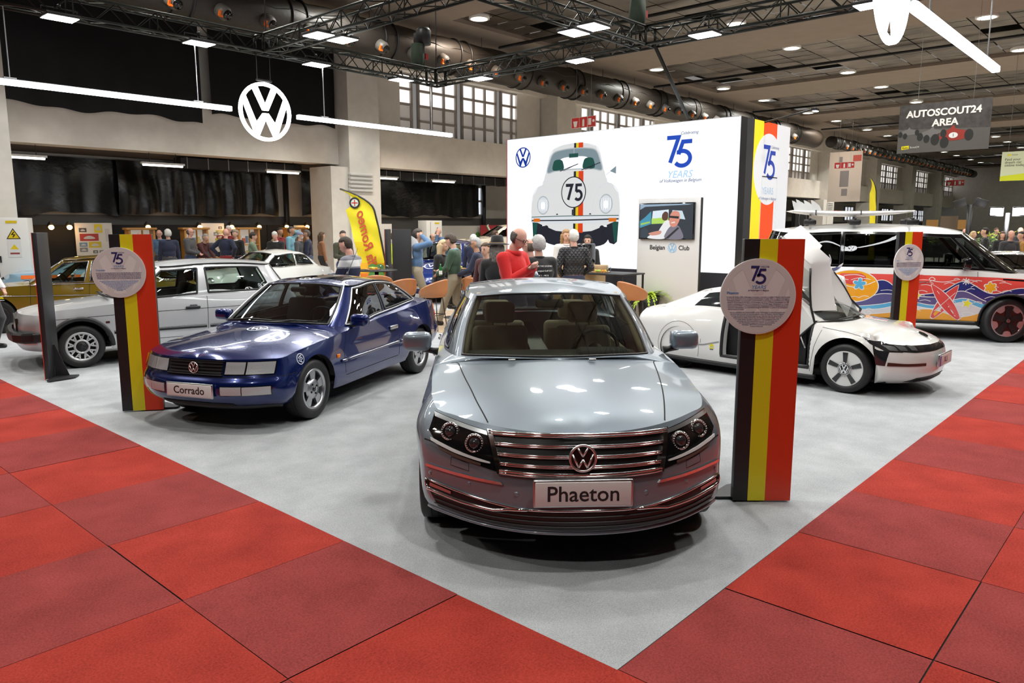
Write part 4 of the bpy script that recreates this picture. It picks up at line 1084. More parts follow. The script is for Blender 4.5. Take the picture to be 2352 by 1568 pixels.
   b.lathe([(rr*.3, -.03), (rr*.2, -.015), (0, -.015)], axis='Y', m=rim, n=20)
   for k in range(10): b.stroke([C(2*PI*k/10, rr*.15), C(2*PI*k/10, rr*.93)], .03, -.05, -.02, rim, f)
  else:                               # pressed steel with hub cap
   b.lathe([(rr*.96, -.02), (rr*.7, -.04), (rr*.5, -.02), (rr*.45, -.02)], axis='Y', m=rim, n=36)
   b.lathe([(rr*.52, -.02), (rr*.45, .004), (.0, .02)], axis='Y', m=M['chrome'], n=28)
  b.build('rim', e)
  return e
 # ---- cabin ----
 def seat(s, x, y, mm, w=.52, z=.30, hb=.62, rest=True, lean=.30):
  m = MB(); m.bevbox((x, y, z + .07), (.52, w, .16), mm, .05, 3); m.bevbox((x + .27 + lean*.32, y, z + .12 + hb*.5), (.13, w*.94, hb), mm, .05, 3, rot=Matrix.Rotation(lean, 3, 'Y'))
  o = s.build(m, 'seat')
  if rest:
   m = MB(); m.bevbox((x + .27 + lean*(hb+.14), y, z + hb + .22), (.10, .27, .19), mm, .045, 3)
   for q in (-.06, .06): m.cyl((x + .27 + lean*hb, y + q, z + hb), (x + .27 + lean*(hb+.1), y + q, z + hb + .16), .008, M['chrome'], 6)
   s.build(m, 'headrest', o)
  return o
 def steering(s, x, y, z, r=.185, mm=M['black']):
  m = MB(); rot = Matrix.Rotation(-.45, 3, 'Y'); c = Vector((x, y, z))
  m.tube([c + rot @ Vector((0, r*math.cos(a), r*math.sin(a))) for a in [2*PI*k/28 for k in range(28)]], .015, mm, 8, closed=True)
  for a in (0, PI, -PI/2): m.tube([c, c + rot @ Vector((-.01, r*math.cos(a), r*math.sin(a)))], .016, mm, 6)
  m.tube([c, c + rot @ Vector((-.28, 0, 0))], [.06, .04], mm, 10); s.build(m, 'steering_wheel')
 def floorpan(s, x0, x1, w, z=.22, mm=None):
  m = MB(); m.box(((x0+x1)/2, 0, z), (x1 - x0, 2*w, .03), mm or M['dark']); return m
 def wells(s, arches, wi, wo, mm=M['dark']):
  """dark liners inside the wheel arches"""
  for xc, zc, r in arches:
   for sy in (1, -1):
    m = MB(); a = [math.pi * k / 16 for k in range(17)]; G = np.array([[(xc + r*1.01*math.cos(q), sy*yy, zc + r*1.01*math.sin(q)) for yy in (wi, wo)] for q in a]); m.grid(G, mm)
    m.add([(xc + r*1.01*math.cos(q), sy*wi, zc + r*1.01*math.sin(q)) for q in a], [list(range(17))], mm); s.build(m, 'wheel_arch_liner')
 def mirror(s, x, y, z, d=(.10, .19, .13), mm=None, stalk=.06, arm=M['black']):
  for sy in (1, -1):
   m = MB(); m.bevbox((x, sy*(y + stalk + d[1]/2), z), d, mm or s.paint, .045, 3); o = s.build(m, 'door_mirror')
   m = MB(); m.box((x + d[0]/2 + .001, sy*(y + stalk + d[1]/2), z), (.004, d[1]*.86, d[2]*.78), M['chrome']); s.build(m, 'mirror_glass', o)
   m = MB(); m.tube([(x, sy*(y - .03), z - d[2]*.55), (x, sy*(y + stalk*.5), z - d[2]*.5), (x, sy*(y + stalk + d[1]*.3), z - d[2]*.4)], [.03, .024, .024], arm, 8); s.build(m, 'mirror_arm', o)
def paint(name, c, metal=.0, rough=.28, coat=1.0, flake=0):
 m = mat(name, c, rough, metal, coat)
 return m
M['car_glass'] = glass('car glass', (.62, .70, .66), 1.15)
M['dark_glass'] = glass('dark glass', (.10, .11, .11), 1.2)
M['cabin_dark'] = mat('cabin dark', (.03, .03, .032), .8)
M['cabin_beige'] = mat('cabin beige', (.40, .33, .24), .7)
M['grille_black'] = mat('grille black', (.010, .010, .010), .4)
def resample(P, n):
 P = np.array(P, float); d = np.concatenate([[0], np.cumsum(np.linalg.norm(P[1:]-P[:-1], axis=1))]); q = np.linspace(0, d[-1], n); return np.stack([np.interp(q, d, P[:, i]) for i in range(3)], 1)
def shell(c, rows, arches, iA, iC, hood, hx, trunk, tx, base, top, roof, panes, doors, gl=None, creases=(), bv=3.0, bumper_mat=None, sill_v=.9, frame_mat=None, bulge=.02, gA=2, gC=6, chrome=None, sill_mat=None, seal_w=.018, hood_seam=None, crown=1.0, trunk_name='trunk_lid', rear_bumper=True, door_v0=None, skip=(), body_mat=None, side_split=None):
 pm = c.paint; G = c.wall(rows, arches, creases); K = c.K
 cut = 4.35
 dv = sill_v if door_v0 is None else door_v0
 m_front = c.wmask(u1=cut, v1=bv); m_rear = c.wmask(u0=K - 1 - cut, v1=bv); m_sill = c.wmask(u0=cut, u1=K - 1 - cut, v1=sill_v)
 c.panel('front_bumper', [(G, m_front)], bumper_mat or pm, both=True)
 c.panel('rear_bumper', [(G, m_rear)], bumper_mat or pm, both=True)
 rest = c.wmask() & ~m_front & ~m_rear & ~m_sill
 for sy in (1, -1):
  Gs = G * np.array([1, sy, 1.])
  c.panel('sill', [(Gs, m_sill)], sill_mat or pm)
  used = np.zeros_like(rest)
  for (x0, x1) in doors:
   m = c.wmask(x0=x0, x1=x1) & rest; used |= m
   if 'door' not in skip: c.panel('door', [(Gs, m)], pm)
  m = rest & ~used & c.wmask(x1=doors[0][0]); c.panel('front_fender', [(Gs, m)], pm)
  m = rest & ~used & ~c.wmask(x1=doors[-1][1]); c.panel('rear_quarter', [(Gs, m)], pm)
 # decks
 topl = c.top; us = c.us
 eh = topl[us <= iA]; H = c.deck(eh, hood, hx[0], hx[1], crown=crown); c.H = H
 hs = hood_seam
 full = np.ones((H.shape[0]-1, H.shape[1]-1), bool)
 c.panel('bonnet', [(H, full)], pm, both=True)
 et = topl[us >= iC]; Tk = c.deck(et, trunk, tx[0], tx[1]); c.Tk = Tk
 c.panel(trunk_name, [(Tk, np.ones((Tk.shape[0]-1, Tk.shape[1]-1), bool))], pm, both=True)
 HG = c.house(base, top, bulge=bulge)
 es = topl[(us >= iA) & (us <= iC)]; hb = HG[(c.hus >= gA) & (c.hus <= gC), 0]; hb = resample(hb, len(es)); Sf = np.stack([es * (1 - k/4) + hb * k/4 for k in range(5)], 1); c.Sf = Sf
 for sy in (1, -1): c.panel('shoulder', [(Sf * np.array([1, sy, 1.]), np.ones((len(es)-1, 4), bool))], pm)
 c.panes(panes, gl or M['car_glass'], frame_mat or pm, chrome=chrome, seal_w=seal_w)
 hb2 = resample(HG[c.hus <= gA, 0], 13)[::-1]; he = resample(H[-1], 13); Cw = np.stack([he * (1 - k/3) + hb2 * k/3 for k in range(4)], 1)
 c.panel('scuttle', [(Cw, np.ones((12, 3), bool))], pm, both=True)
 rt = c.HG2[:, -1]; Rf = c.deck(rt, roof, roof[0][0], roof[-1][0], n=12); c.Rf = Rf
 c.panel('roof', [(Rf, np.ones((Rf.shape[0]-1, Rf.shape[1]-1), bool))], pm, both=True)
 c.fs = c.surf(c.full); c.hsf = c.surf(H); c.ss = Surf([c.full]); c.tsf = c.surf(Tk); c.rsf = c.surf(Rf)
 # dark inside: pan and arch liners
 y = max(p[1] for p in rows[0]) - .03; zb = min(p[2] for p in rows[0]) + .03
 m = MB(); m.box((c.L/2, 0, zb), (c.L - 1.15, 2*y - .16, .03), M['dark']); m.box((c.L/2, 0, zb), (c.L - .55, 2*y - .75, .03), M['dark']); c.build(m, 'floor_pan')
 m = MB(); xa = topl[np.searchsorted(us, iA)][0]; ztop = base[0][2]
 m.box((.45 + (xa-.3-.45)/2, 0, zb + .12), (xa - .3 - .45, 1.0, .2), M['dark']); c.build(m, 'engine_block')
 c.wells(arches, y - .30, y - .005)
 m = MB()
 for xc, zc, r in arches:
  for sy in (1, -1):
   idx = [i for i in range(len(us)) if abs(G[i, len(c.vs)//2, 0] - xc) < r and 4 <= us[i] <= K-5]
   E0 = np.array([G[i, 0] for i in idx]) * np.array([1, sy, 1.]); E1_ = E0.copy(); E1_[:, 1] -= sy * .06
   if len(idx) > 2: m.grid(np.stack([E0, E1_], 1), M['dark'])
 if m.v: c.build(m, 'arch_lip')
def seams(c, side=(), front=(), top=(), w=.006):
 m = MB()
 for P in side:
  c.ribbon(m, c.ss, 'y', P, w)
 k = len(m.v); 
 m2 = MB(); m2.v = [(v[0], -v[1], v[2]) for v in m.v]; m2.f = [f[::-1] for f in m.f]; m2.m = list(m.m); m2.sm = list(m.sm); m2.mats = list(m.mats)
 if m.v: c.build(m, 'panel_gap'); c.build(m2, 'panel_gap')
 m = MB()
 for P in front:
  for q in (P, [(-y, z) for y, z in P]): c.ribbon(m, c.fs, 'x', q, w)
 for P in top:
  for q in (P, [(x, -y) for x, y in P]): c.ribbon(m, c.hsf, 'z', smooth_open(q, 8), w)
 if m.v: c.build(m, 'panel_gap')
def number_plate(c, txt, x, z, w, h, tilt=0.0, size=None, blue=False):
 m = MB(); m.bevbox((x, 0, z), (.016, w, h), M['plate'], .007, 2); o = c.build(m, 'number_plate')
 m = MB(); m.bevbox((x + .006, 0, z), (.02, w + .02, h + .02), M['alu'], .008, 2); c.build(m, 'plate_holder', o)
 t = text('plate_lettering', txt, size or h * .78, M['ink'], c.mw((x - .0085, 0.02*0, z - h*.02), (0, 1, 0)), o, bold=.0012, ext=.0006)
 if blue:
  m = MB(); m.box((x - .0084, -w/2 + .03, z), (.001, .05, h*.92), mat('plate blue', (.01, .05, .4), .4)); c.build(m, 'blue_band', o)
 return o
def cabin(c, dash_x, dash_z, w, seats, mm, dash_mm=None, floor_z=.3, x1=None):
 m = MB(); m.bevbox((dash_x, 0, dash_z - .16), (.42, 2*w, .30), dash_mm or M['cabin_dark'], .07, 3); c.build(m, 'dashboard')
 for s_ in seats: c.seat(*s_[:2], mm, **(s_[2] if len(s_) > 2 else {}))
 m = MB(); m.box((dash_x + .9, 0, floor_z), (2.1, 2*w, .04), M['cabin_dark'])
 for sy in (1, -1): m.box((dash_x + .85, sy*(w + .03), floor_z + .27), (1.9, .03, .52), mm)
 c.build(m, 'cabin_floor')
# ------------------------------------------------------------------ grey luxury saloon
def phaeton():
 F_ = np.array([.045, -.999]); nose = np.array([.385, 3.905]); L = 5.06
 p = nose - F_ * L / 2
 c = Car('saloon_car', L, (p[0], p[1], .011), F_, 'large metallic grey luxury saloon facing the camera in the middle of the stand', paint('grey metallic paint', (.225, .27, .318), .45, .38))
 rows = [
  row(.10, .40, .80, (.185, .20), [(.62,.86,.19),(.95,.895,.19),(1.5,.90,.19),(2.0,.90,.19),(2.6,.90,.19),(3.3,.90,.19),(3.8,.90,.20),(4.35,.87,.23)], 4.95, .32, .78, (.26,.26)),
  row(.0, .42, .865, (.245, .27), [(.62,.905,.30),(.95,.925,.32),(1.5,.925,.32),(2.0,.925,.32),(2.6,.925,.32),(3.3,.925,.32),(3.8,.925,.33),(4.35,.91,.36)], 5.04, .34, .85, (.38,.38)),
  row(.0, .43, .885, (.44, .46), [(.62,.935,.50),(.95,.955,.53),(1.5,.948,.55),(2.0,.948,.56),(2.6,.948,.57),(3.3,.95,.58),(3.8,.955,.58),(4.35,.93,.58)], 5.06, .34, .86, (.56,.56)),
  row(.035, .43, .885, (.585, .66), [(.62,.935,.70),(.95,.95,.71),(1.5,.945,.72),(2.0,.945,.73),(2.6,.945,.74),(3.3,.945,.75),(3.8,.945,.75),(4.35,.92,.76)], 5.04, .32, .84, (.74,.74)),
  row(.115, .47, .815, (.772, .808), [(.70,.845,.835),(.98,.87,.862),(1.5,.885,.905),(2.0,.88,.93),(2.6,.875,.945),(3.3,.87,.955),(3.8,.86,.965),(4.35,.83,.965)], 5.0, .25, .78, (.955,.96))]
 base = [(1.27,0,.985),(1.335,.38,.982),(1.53,.705,.965),(1.80,.80,.955),(2.55,.83,.965),(3.4,.82,.985),(3.85,.76,1.0),(4.05,.55,1.0),(4.1,0,1.0)]
 top = [(2.0,0,1.392),(2.03,.33,1.385),(2.14,.585,1.36),(2.22,.612,1.362),(2.62,.635,1.39),(3.2,.61,1.375),(3.42,.57,1.345),(3.46,.35,1.37),(3.44,0,1.385)]
 shell(c, rows, [(.93,.345,.385),(3.81,.345,.385)], 7, 11, [(.115,.772),(.22,.822),(.45,.878),(.95,.948),(1.27,.985)], (.115, 1.27), [(4.1,1.0),(4.5,.99),(5.0,.96)], (4.1, 5.0), base, top, [(2.0,1.392),(2.4,1.438),(2.9,1.446),(3.44,1.385)],
  [('windscreen', 0, 1.90, .03, .97), ('front_door_window', 2.95, 3.92, .06, .90), ('rear_door_window', 4.05, 5.2, .06, .90), ('rear_window', 6.4, 8, .08, .93)], [(1.62,2.66),(2.66,3.5)], chrome=None, bv=3.0, gl=glass('saloon glass', (.50, .54, .48), 2.0))
 seams(c, side=[[(1.62,.30),(1.60,.90)],[(2.66,.28),(2.66,.94)],[(3.5,.45),(3.62,.95)],[(1.62,.27),(3.4,.27)]], front=[[(.885,.655),(.70,.66*.985)]], top=[[(.285,.51),(.6,.58),(1.05,.655),(1.50,.715)]], w=.008)
 S_, fs = c, c.fs
 # bonnet creases and front edge
 # grille
 m = MB(); c.patch(m, fs, 'x', [(-.505,.762),(0,.775),(.505,.762)], [(-.448,.562),(0,.555),(.448,.562)], M['grille_black'], .004, 30, 8); g = c.build(m, 'grille')
 def bar(z0, y0, r=.010, off=.016, sag=.010):
  m = MB(); P = [(-y0, z0), (-y0*.5, z0 + sag*.75), (0, z0 + sag), (y0*.5, z0 + sag*.75), (y0, z0)]
  for k in (-.45, .45): c.tube_on(m, fs, 'x', [(y, z + r*k) for y, z in P], r*.62, M['chrome'], off - .004)
  c.build(m, 'grille_bar', g)
 bar(.750, .50, .012, .020); bar(.700, .472, .010, .018, .004); bar(.652, .458, .010, .018, .0); bar(.606, .446, .010, .018, -.004); bar(.566, .445, .014, .020, -.008)
 for sy in (1, -1):
  m = MB(); c.patch(m, fs, 'x', [(sy*.508,.764),(sy*.482,.764)], [(sy*.456,.553),(sy*.428,.553)], M['chrome'], .02, 3, 10, thick=.02); c.build(m, 'grille_frame', g)
 q, n = fs.at('x', 0, .662); m = MB()
 f = lambda x, y, z: (q[0] - .05 - z + .12 * y, x, .662 + y)
 m.prism(arc(0, 0, .068, 0, 360, 30)[:-1], -.02, .0, M['gloss_black'], f); emblem3d(m, .076, M['badge'], f, .15, .16); c.build(m, 'emblem')
 # headlights
 for sy in (1, -1):
  T = [(sy*.825,.795),(sy*.74,.786),(sy*.62,.772),(sy*.515,.760)]; Bt = [(sy*.858,.705),(sy*.80,.642),(sy*.66,.600),(sy*.452,.560)]
  m = MB(); c.patch(m, fs, 'x', T, Bt, M['gloss_black'], .003, 20, 8, thick=.02); h = c.build(m, 'headlight')
  m = MB(); c.patch(m, fs, 'x', [(y, z - .004) for y, z in T], [(y - sy*.004, z - .024) for y, z in T], M['alu'], .010, 16, 2, thick=.01); c.build(m, 'headlight_brow', h)
  m = MB(); c.patch(m, fs, 'x', [(sy*.842,.672),(sy*.70,.640),(sy*.56,.618),(sy*.50,.608)], [(sy*.838,.656),(sy*.70,.624),(sy*.56,.604),(sy*.50,.600)], mat('led strip', (.8,.8,.8), .3), .012, 16, 2, thick=.01); c.build(m, 'light_strip', h)
  m = MB(); c.patch(m, fs, 'x', [(sy*.80,.640),(sy*.66,.612),(sy*.55,.596)], [(sy*.79,.626),(sy*.66,.596),(sy*.55,.582)], mat('bronze reflector', (.25,.17,.14), .3, .6), .008, 16, 2); c.build(m, 'reflector', h)
  for (y, z, r) in ((.725, .722, .050), (.585, .690, .050)):
   q, n = fs.at('x', sy*y, z); ax = Vector((n[0]-.5, n[1]*.5, n[2]*.5)).normalized(); rot = Vector((0,0,1)).rotation_difference(ax).to_matrix(); o_ = Vector(q) + Vector(n)*.004
   m = MB(); m.lathe([(r*.72,.004),(r*.8,.016),(r,.020),(r*1.1,.012),(r*1.12,.0)], o_, 'Z', M['chrome'], 30, rot=rot)
   for k in range(22): a = 2*PI*k/22; m.bevbox(o_ + rot @ Vector((r*.93*math.cos(a), r*.93*math.sin(a), .02)), (.009,.009,.006), M['alu'], .002, 1)
   c.build(m, 'lamp_ring', h)
   m = MB(); m.lathe([(r*.74,.006),(r*.6,.020),(r*.35,.030),(.0,.033)], o_, 'Z', mat('projector lens', (.03,.03,.035), .03, coat=1), 24, rot=rot); c.build(m, 'projector_lens', h)
  m = MB(); c.patch(m, fs, 'x', T, Bt, M['clear_lens'], .042, 20, 8); c.build(m, 'headlight_cover', h)
  # bright strip, fog surround
  m = MB(); c.patch(m, fs, 'x', [(sy*.868,.525),(sy*.66,.52),(sy*.44,.51)], [(sy*.868,.508),(sy*.66,.503),(sy*.43,.495)], M['chrome'], .012, 20, 2, thick=.012); c.build(m, 'bumper_trim')
  fo = MB(); c.patch(fo, fs, 'x', [(sy*.86,.425),(sy*.66,.405),(sy*.40,.375)], [(sy*.865,.385),(sy*.66,.368),(sy*.46,.360)], M['grille_black'], .004, 16, 3); fo = c.build(fo, 'fog_light_recess')
  m = MB(); L_ = [(sy*.865,.432),(sy*.66,.412),(sy*.385,.378),(sy*.30,.372)]; c.tube_on(m, fs, 'x', L_, .007, M['chrome'], .008)
  L_ = [(sy*.865,.432),(sy*.872,.405),(sy*.86,.378),(sy*.66,.360),(sy*.48,.352),(sy*.40,.366),(sy*.30,.372)]; c.tube_on(m, fs, 'x', L_, .010, M['chrome'], .008); c.build(m, 'fog_light_trim', fo)
  m = MB(); c.patch(m, fs, 'x', [(sy*.845,.416),(sy*.72,.402)], [(sy*.85,.396),(sy*.72,.386)], M['orange_lens'] if False else M['alu'], .009, 6, 2); c.build(m, 'fog_light', fo)
  for (y, z) in ((.62,.468),(.36,.452),(.85,.47)):
   m = MB(); q, n = fs.at('x', sy*y, z); m.lathe([(.014,.0),(.012,.004),(.0,.004)], Vector(q), 'Z', c.paint, 14, rot=Vector((0,0,1)).rotation_difference(Vector(n)).to_matrix()); c.build(m, 'parking_sensor')
  m = MB(); P = [(sy*.72,.598),(sy*.62,.582),(sy*.62,.540),(sy*.725,.552),(sy*.72,.598)]; c.ribbon(m, fs, 'x', P, .004); c.build(m, 'washer_flap')
 # lower grille and lip
 m = MB(); c.patch(m, fs, 'x', [(-.855,.372),(-.5,.352),(-.30,.362),(0,.362),(.30,.362),(.5,.352),(.855,.372)], [(-.80,.285),(-.5,.268),(0,.262),(.5,.268),(.80,.285)], M['grille_black'], .004, 40, 6); lg = c.build(m, 'lower_grille')
 for z in (.345, .318, .292):
  m = MB(); c.tube_on(m, fs, 'x', [(-.82,z+.014),(-.5,z-.004),(0,z-.006),(.5,z-.004),(.82,z+.014)], .004, mat('slat', (.04,.04,.04), .35), .008); c.build(m, 'grille_slat', lg)
 m = MB(); c.tube_on(m, fs, 'x', [(-.30,.372),(0,.374),(.30,.372)], .008, M['chrome'], .006); c.build(m, 'bumper_trim')
 m = MB(); c.tube_on(m, fs, 'x', [(-.86,.262),(-.5,.248),(0,.243),(.5,.248),(.86,.262)], .010, c.paint, .006); c.build(m, 'front_lip')
 m = MB(); c.tube_on(m, fs, 'x', [(-.66,.202),(-.4,.195),(0,.19),(.4,.195),(.66,.202)], .012, M['black'], -.02); c.build(m, 'underlip')
 number_plate(c, 'Phaeton', fs.at('x', 0, .47)[0][0] - .022, .474, .525, .138, size=.122)
 c.mirror(1.80, .90, 1.035, (.13, .215, .145), stalk=.02, arm=M['black'])
 for sy in (1, -1):
  for x in (.93, 3.81): c.wheel(x, sy*.935, .345, 'multi', M['alu'], .235)
  m = MB(); c.ribbon(m, c.surf(c.full), 'y' if sy > 0 else 'y', [(1.62,.245),(3.45,.245)], .02, .004, M['chrome']); 
  if sy < 0: m.v = [(v[0], -v[1], v[2]) for v in m.v]
  c.build(m, 'side_trim')
  for x in (2.45, 3.35):
   m = MB(); q, n = c.ss.at('y', x, .84); m.bevbox((x, sy*(q[1] + .016), .84), (.20, .022, .03), M['chrome'], .01); c.build(m, 'door_handle')
 cabin(c, 1.72, .965, .68, [(2.28, .37), (2.28, -.37), (3.2, .38, {'w': .6, 'hb': .55}), (3.2, -.38, {'w': .6, 'hb': .55})], M['cabin_beige'], mat('dash green grey', (.06,.065,.06), .7), .32)
 c.steering(2.02, .37, .93)
 m = MB(); m.bevbox((1.98, 0, 1.30), (.04, .22, .07), M['cabin_dark'], .02); m.cyl((1.99, 0, 1.33), (2.05, 0, 1.38), .012, M['black'], 6); c.build(m, 'rear_view_mirror')
 m = MB(); m.bevbox((1.62, .37, .965), (.22, .38, .07), M['cabin_dark'], .03); c.build(m, 'instrument_hood')
 for sy in (1, -1):
  m = MB(); P = [c.hpt(1.98, v) + np.array([.05, -.03, -.01]) for v in np.linspace(.0, 1, 8)]; m.tube([(p[0], sy*p[1], p[2]) for p in P], .032, M['cabin_beige'], 6); c.build(m, 'pillar_lining')
  m = MB(); m.bevbox((1.235, sy*.28 - .05, .985), (.03, .05, .014), M['alu'], .004); c.build(m, 'washer_nozzle')
 m = MB(); m.box((2.9, 0, 1.355), (1.0, 1.0, .012), M['cabin_beige']); c.build(m, 'headlining')
 m = MB(); m.tube([(3.30, .0, 1.41), (3.36, 0, 1.46), (3.42, 0, 1.455)], [.03, .012, .006], c.paint, 8); c.build(m, 'roof_aerial')
 return c
phaeton()
# ------------------------------------------------------------------ deep blue coupe
def corrado():
 F_ = np.array([-.31, -.951]); F_ /= np.linalg.norm(F_); Lf = np.array([-F_[1], F_[0]]); L = 4.05
 fw = np.array([-1.96, 7.32])                               # outer foot of the left front tyre
 p = fw - Lf * .80 - F_ * (L/2 - .80)
 pm = paint('deep blue paint', (.004, .015, .115), .45, .22)
 c = Car('coupe_car', L, (p[0], p[1], .011), F_, 'dark blue 1990s coupe with square headlights left of the grey saloon', pm)
 rows = [
  row(.14, .30, .74, (.225, .235), [(.45,.755,.25),(.80,.77,.25),(1.25,.775,.22),(1.6,.775,.22),(2.3,.775,.23),(3.0,.775,.24),(3.27,.775,.27),(3.65,.755,.30)], 3.95, .20, .72, (.33,.33), 3.2),
  row(.02, .26, .775, (.30, .30), [(.45,.80,.32),(.80,.81,.32),(1.25,.81,.30),(1.6,.805,.30),(2.3,.805,.31),(3.0,.81,.33),(3.27,.815,.36),(3.65,.80,.38)], 4.03, .20, .77, (.42,.42), 3.2),
  row(.0, .26, .785, (.475, .475), [(.45,.812,.48),(.80,.835,.48),(1.25,.828,.48),(1.6,.826,.48),(2.3,.826,.49),(3.0,.83,.50),(3.27,.842,.51),(3.65,.822,.52)], 4.05, .20, .79, (.54,.54), 3.2),
  row(.035, .25, .775, (.525, .53), [(.45,.812,.55),(.80,.83,.57),(1.25,.826,.57),(1.6,.824,.58),(2.3,.824,.59),(3.0,.828,.60),(3.27,.838,.61),(3.65,.815,.62)], 4.02, .18, .77, (.62,.62), 3.2),
  row(.09, .24, .755, (.685, .69), [(.50,.785,.72),(.84,.80,.755),(1.28,.805,.79),(1.6,.80,.81),(2.3,.79,.855),(3.0,.78,.885),(3.27,.775,.90),(3.65,.75,.92)], 3.99, .15, .71, (.90,.915), 3.0)]
 base = [(1.16,0,.875),(1.22,.36,.872),(1.36,.66,.85),(1.52,.745,.835),(2.25,.735,.875),(2.95,.70,.915),(3.45,.635,.955),(3.64,.42,.975),(3.70,0,.98)]
 top = [(1.86,0,1.268),(1.87,.30,1.262),(1.93,.50,1.235),(2.02,.535,1.232),(2.35,.555,1.262),(2.75,.54,1.24),(2.98,.51,1.20),(2.98,.30,1.235),(2.97,0,1.245)]
 shell(c, rows, [(.80,.30,.345),(3.27,.30,.345)], 7, 11, [(.09,.685),(.16,.725),(.45,.790),(.80,.835),(1.16,.868)], (.09, 1.16), [(3.70,.98),(3.85,.96),(3.99,.915)], (3.70, 3.99), base, top, [(1.86,1.268),(2.2,1.305),(2.6,1.305),(2.97,1.245)],
  [('windscreen', 0, 1.86, .04, .96), ('front_door_window', 2.98, 4.22, .07, .90), ('rear_quarter_window', 4.30, 5.75, .09, .88), ('rear_window', 6.45, 8, .10, .92)], [(1.36, 2.62)], chrome=None, bv=3.0, trunk_name='tailgate', bumper_mat=pm, seal_w=.022, sill_v=.55, gl=glass('coupe glass', (.45, .50, .50), 1.5))
 seams(c, side=[[(1.36,.36),(1.33,.60),(1.42,.79)],[(2.62,.35),(2.64,.86)],[(1.37,.335),(2.6,.345)],[(.48,.53),(.28,.525)]], front=[[(.77,.535),(.4,.527),(0,.525)]], w=.006)
 fs = c.fs
 # bonnet line, creases
 m = MB()
 for sy in (1, -1):
  c.ribbon(m, c.hsf, 'z', [(.33,sy*.30),(.75,sy*.44),(1.18,sy*.58)], .004, .001, M['gloss_black'])
 c.build(m, 'bonnet_crease')
 # front band: grille between square lamps
 m = MB(); c.patch(m, fs, 'x', [(-.30,.665),(0,.665),(.30,.665)], [(-.30,.545),(0,.545),(.30,.545)], M['grille_black'], .004, 20, 5); g = c.build(m, 'grille')
 for k in range(4):
  z = .560 + .03 * k; m = MB(); c.patch(m, fs, 'x', [(-.295,z+.009),(.295,z+.009)], [(-.295,z-.006),(.295,z-.006)], M['black'], .016, 12, 1, thick=.016); c.build(m, 'grille_slat', g)
 for z in (.668, .542):
  m = MB(); c.patch(m, fs, 'x', [(-.305,z+.005),(.305,z+.005)], [(-.305,z-.005),(.305,z-.005)], M['black'], .018, 12, 1, thick=.016); c.build(m, 'grille_frame', g)
 q, n = fs.at('x', 0, .606); f = lambda x, y, z: (q[0] - .030 - z + .05 * y, x, .606 + y); m = MB(); m.prism(arc(0,0,.05,0,360,28)[:-1], -.012, .0, M['gloss_black'], f); emblem3d(m, .054, M['badge'], f, .14, .15); c.build(m, 'emblem')
 lens = mat('ribbed lamp glass', (.50, .51, .53), .25, .1, coat=.5, bump=(60, .4, .004))
 for sy in (1, -1):
  m = MB(); c.patch(m, fs, 'x', [(sy*.315,.670),(sy*.735,.672)], [(sy*.315,.545),(sy*.735,.548)], M['gloss_black'], .004, 10, 4, thick=.01); h = c.build(m, 'headlight')
  for a, b_ in ((.325,.50),(.515,.725)):
   m = MB(); c.patch(m, fs, 'x', [(sy*a,.662),(sy*b_,.662)], [(sy*a,.553),(sy*b_,.555)], lens, .008, 8, 4, thick=.008); c.build(m, 'headlight_lens', h)
  m = MB(); c.patch(m, fs, 'x', [(sy*.318,.668),(sy*.733,.670)], [(sy*.318,.547),(sy*.733,.550)], M['clear_lens'], .022, 10, 4); c.build(m, 'headlight_cover', h)
  m = MB(); c.patch(m, fs, 'x', [(sy*.305,.452),(sy*.735,.455)], [(sy*.305,.362),(sy*.735,.365)], M['gloss_black'], .003, 10, 3, thick=.01); h = c.build(m, 'fog_light')
  for a, b_ in ((.315,.50),(.51,.725)):
   m = MB(); c.patch(m, fs, 'x', [(sy*a,.444),(sy*b_,.446)], [(sy*a,.370),(sy*b_,.373)], lens, .009, 8, 3, thick=.008); c.build(m, 'fog_light_lens', h)
  for x in (.80, 3.27): c.wheel(x, sy*.80, .298, 'five_slot', M['alu'], .195, spin=.3, rimr=.205)
  # side rubbing strip with bright line, handle, indicator, lamps
  for P in ([(1.27,.50),(1.37,.50)], [(1.39,.50),(2.60,.515)], [(2.64,.515),(2.92,.52)]):
   m = MB(); sf = c.ss
   A = [sf.at('y', x, z)[0] for x, z in dense(P, .06)]; m.tube([(a[0], sy*(a[1] + .004), a[2]) for a in A], .016, c.paint, 6); m.tube([(a[0], sy*(a[1] + .017), a[2] + .012) for a in A], .006, M['chrome'], 6); c.build(m, 'rubbing_strip')
  q, n = c.ss.at('y', 2.5, .70); m = MB(); m.bevbox((2.48, sy*(q[1] + .014), .705), (.19, .022, .045), M['alu'], .008); o = c.build(m, 'door_handle'); m = MB(); m.box((2.47, sy*(q[1] + .003), .68), (.13, .01, .04), M['dark']); c.build(m, 'handle_recess', o)
  q, n = c.ss.at('y', 1.22, .565); m = MB(); m.bevbox((1.21, sy*(q[1] + .002), .565), (.055, .016, .04), M['orange_lens'], .006); c.build(m, 'side_indicator')
  m = MB(); c.patch(m, c.surf(c.full), 'x', [(sy*.35,.86),(sy*.70,.85)], [(sy*.35,.70),(sy*.74,.70)], M['red_lens'], 0, 2, 2) if False else None
  for z0, z1, mm in ((.70,.78,M['red_lens']),(.79,.86,M['orange_lens'])):
   A = [(3.80,z1),(3.95,z1)]; B = [(3.80,z0),(3.96,z0)]; m = MB(); c.patch(m, c.ss, 'y', A, B, mm, .006, 6, 3, thick=.01)
   if sy < 0: m.v = [(v[0], -v[1], v[2]) for v in m.v]
   c.build(m, 'tail_light')
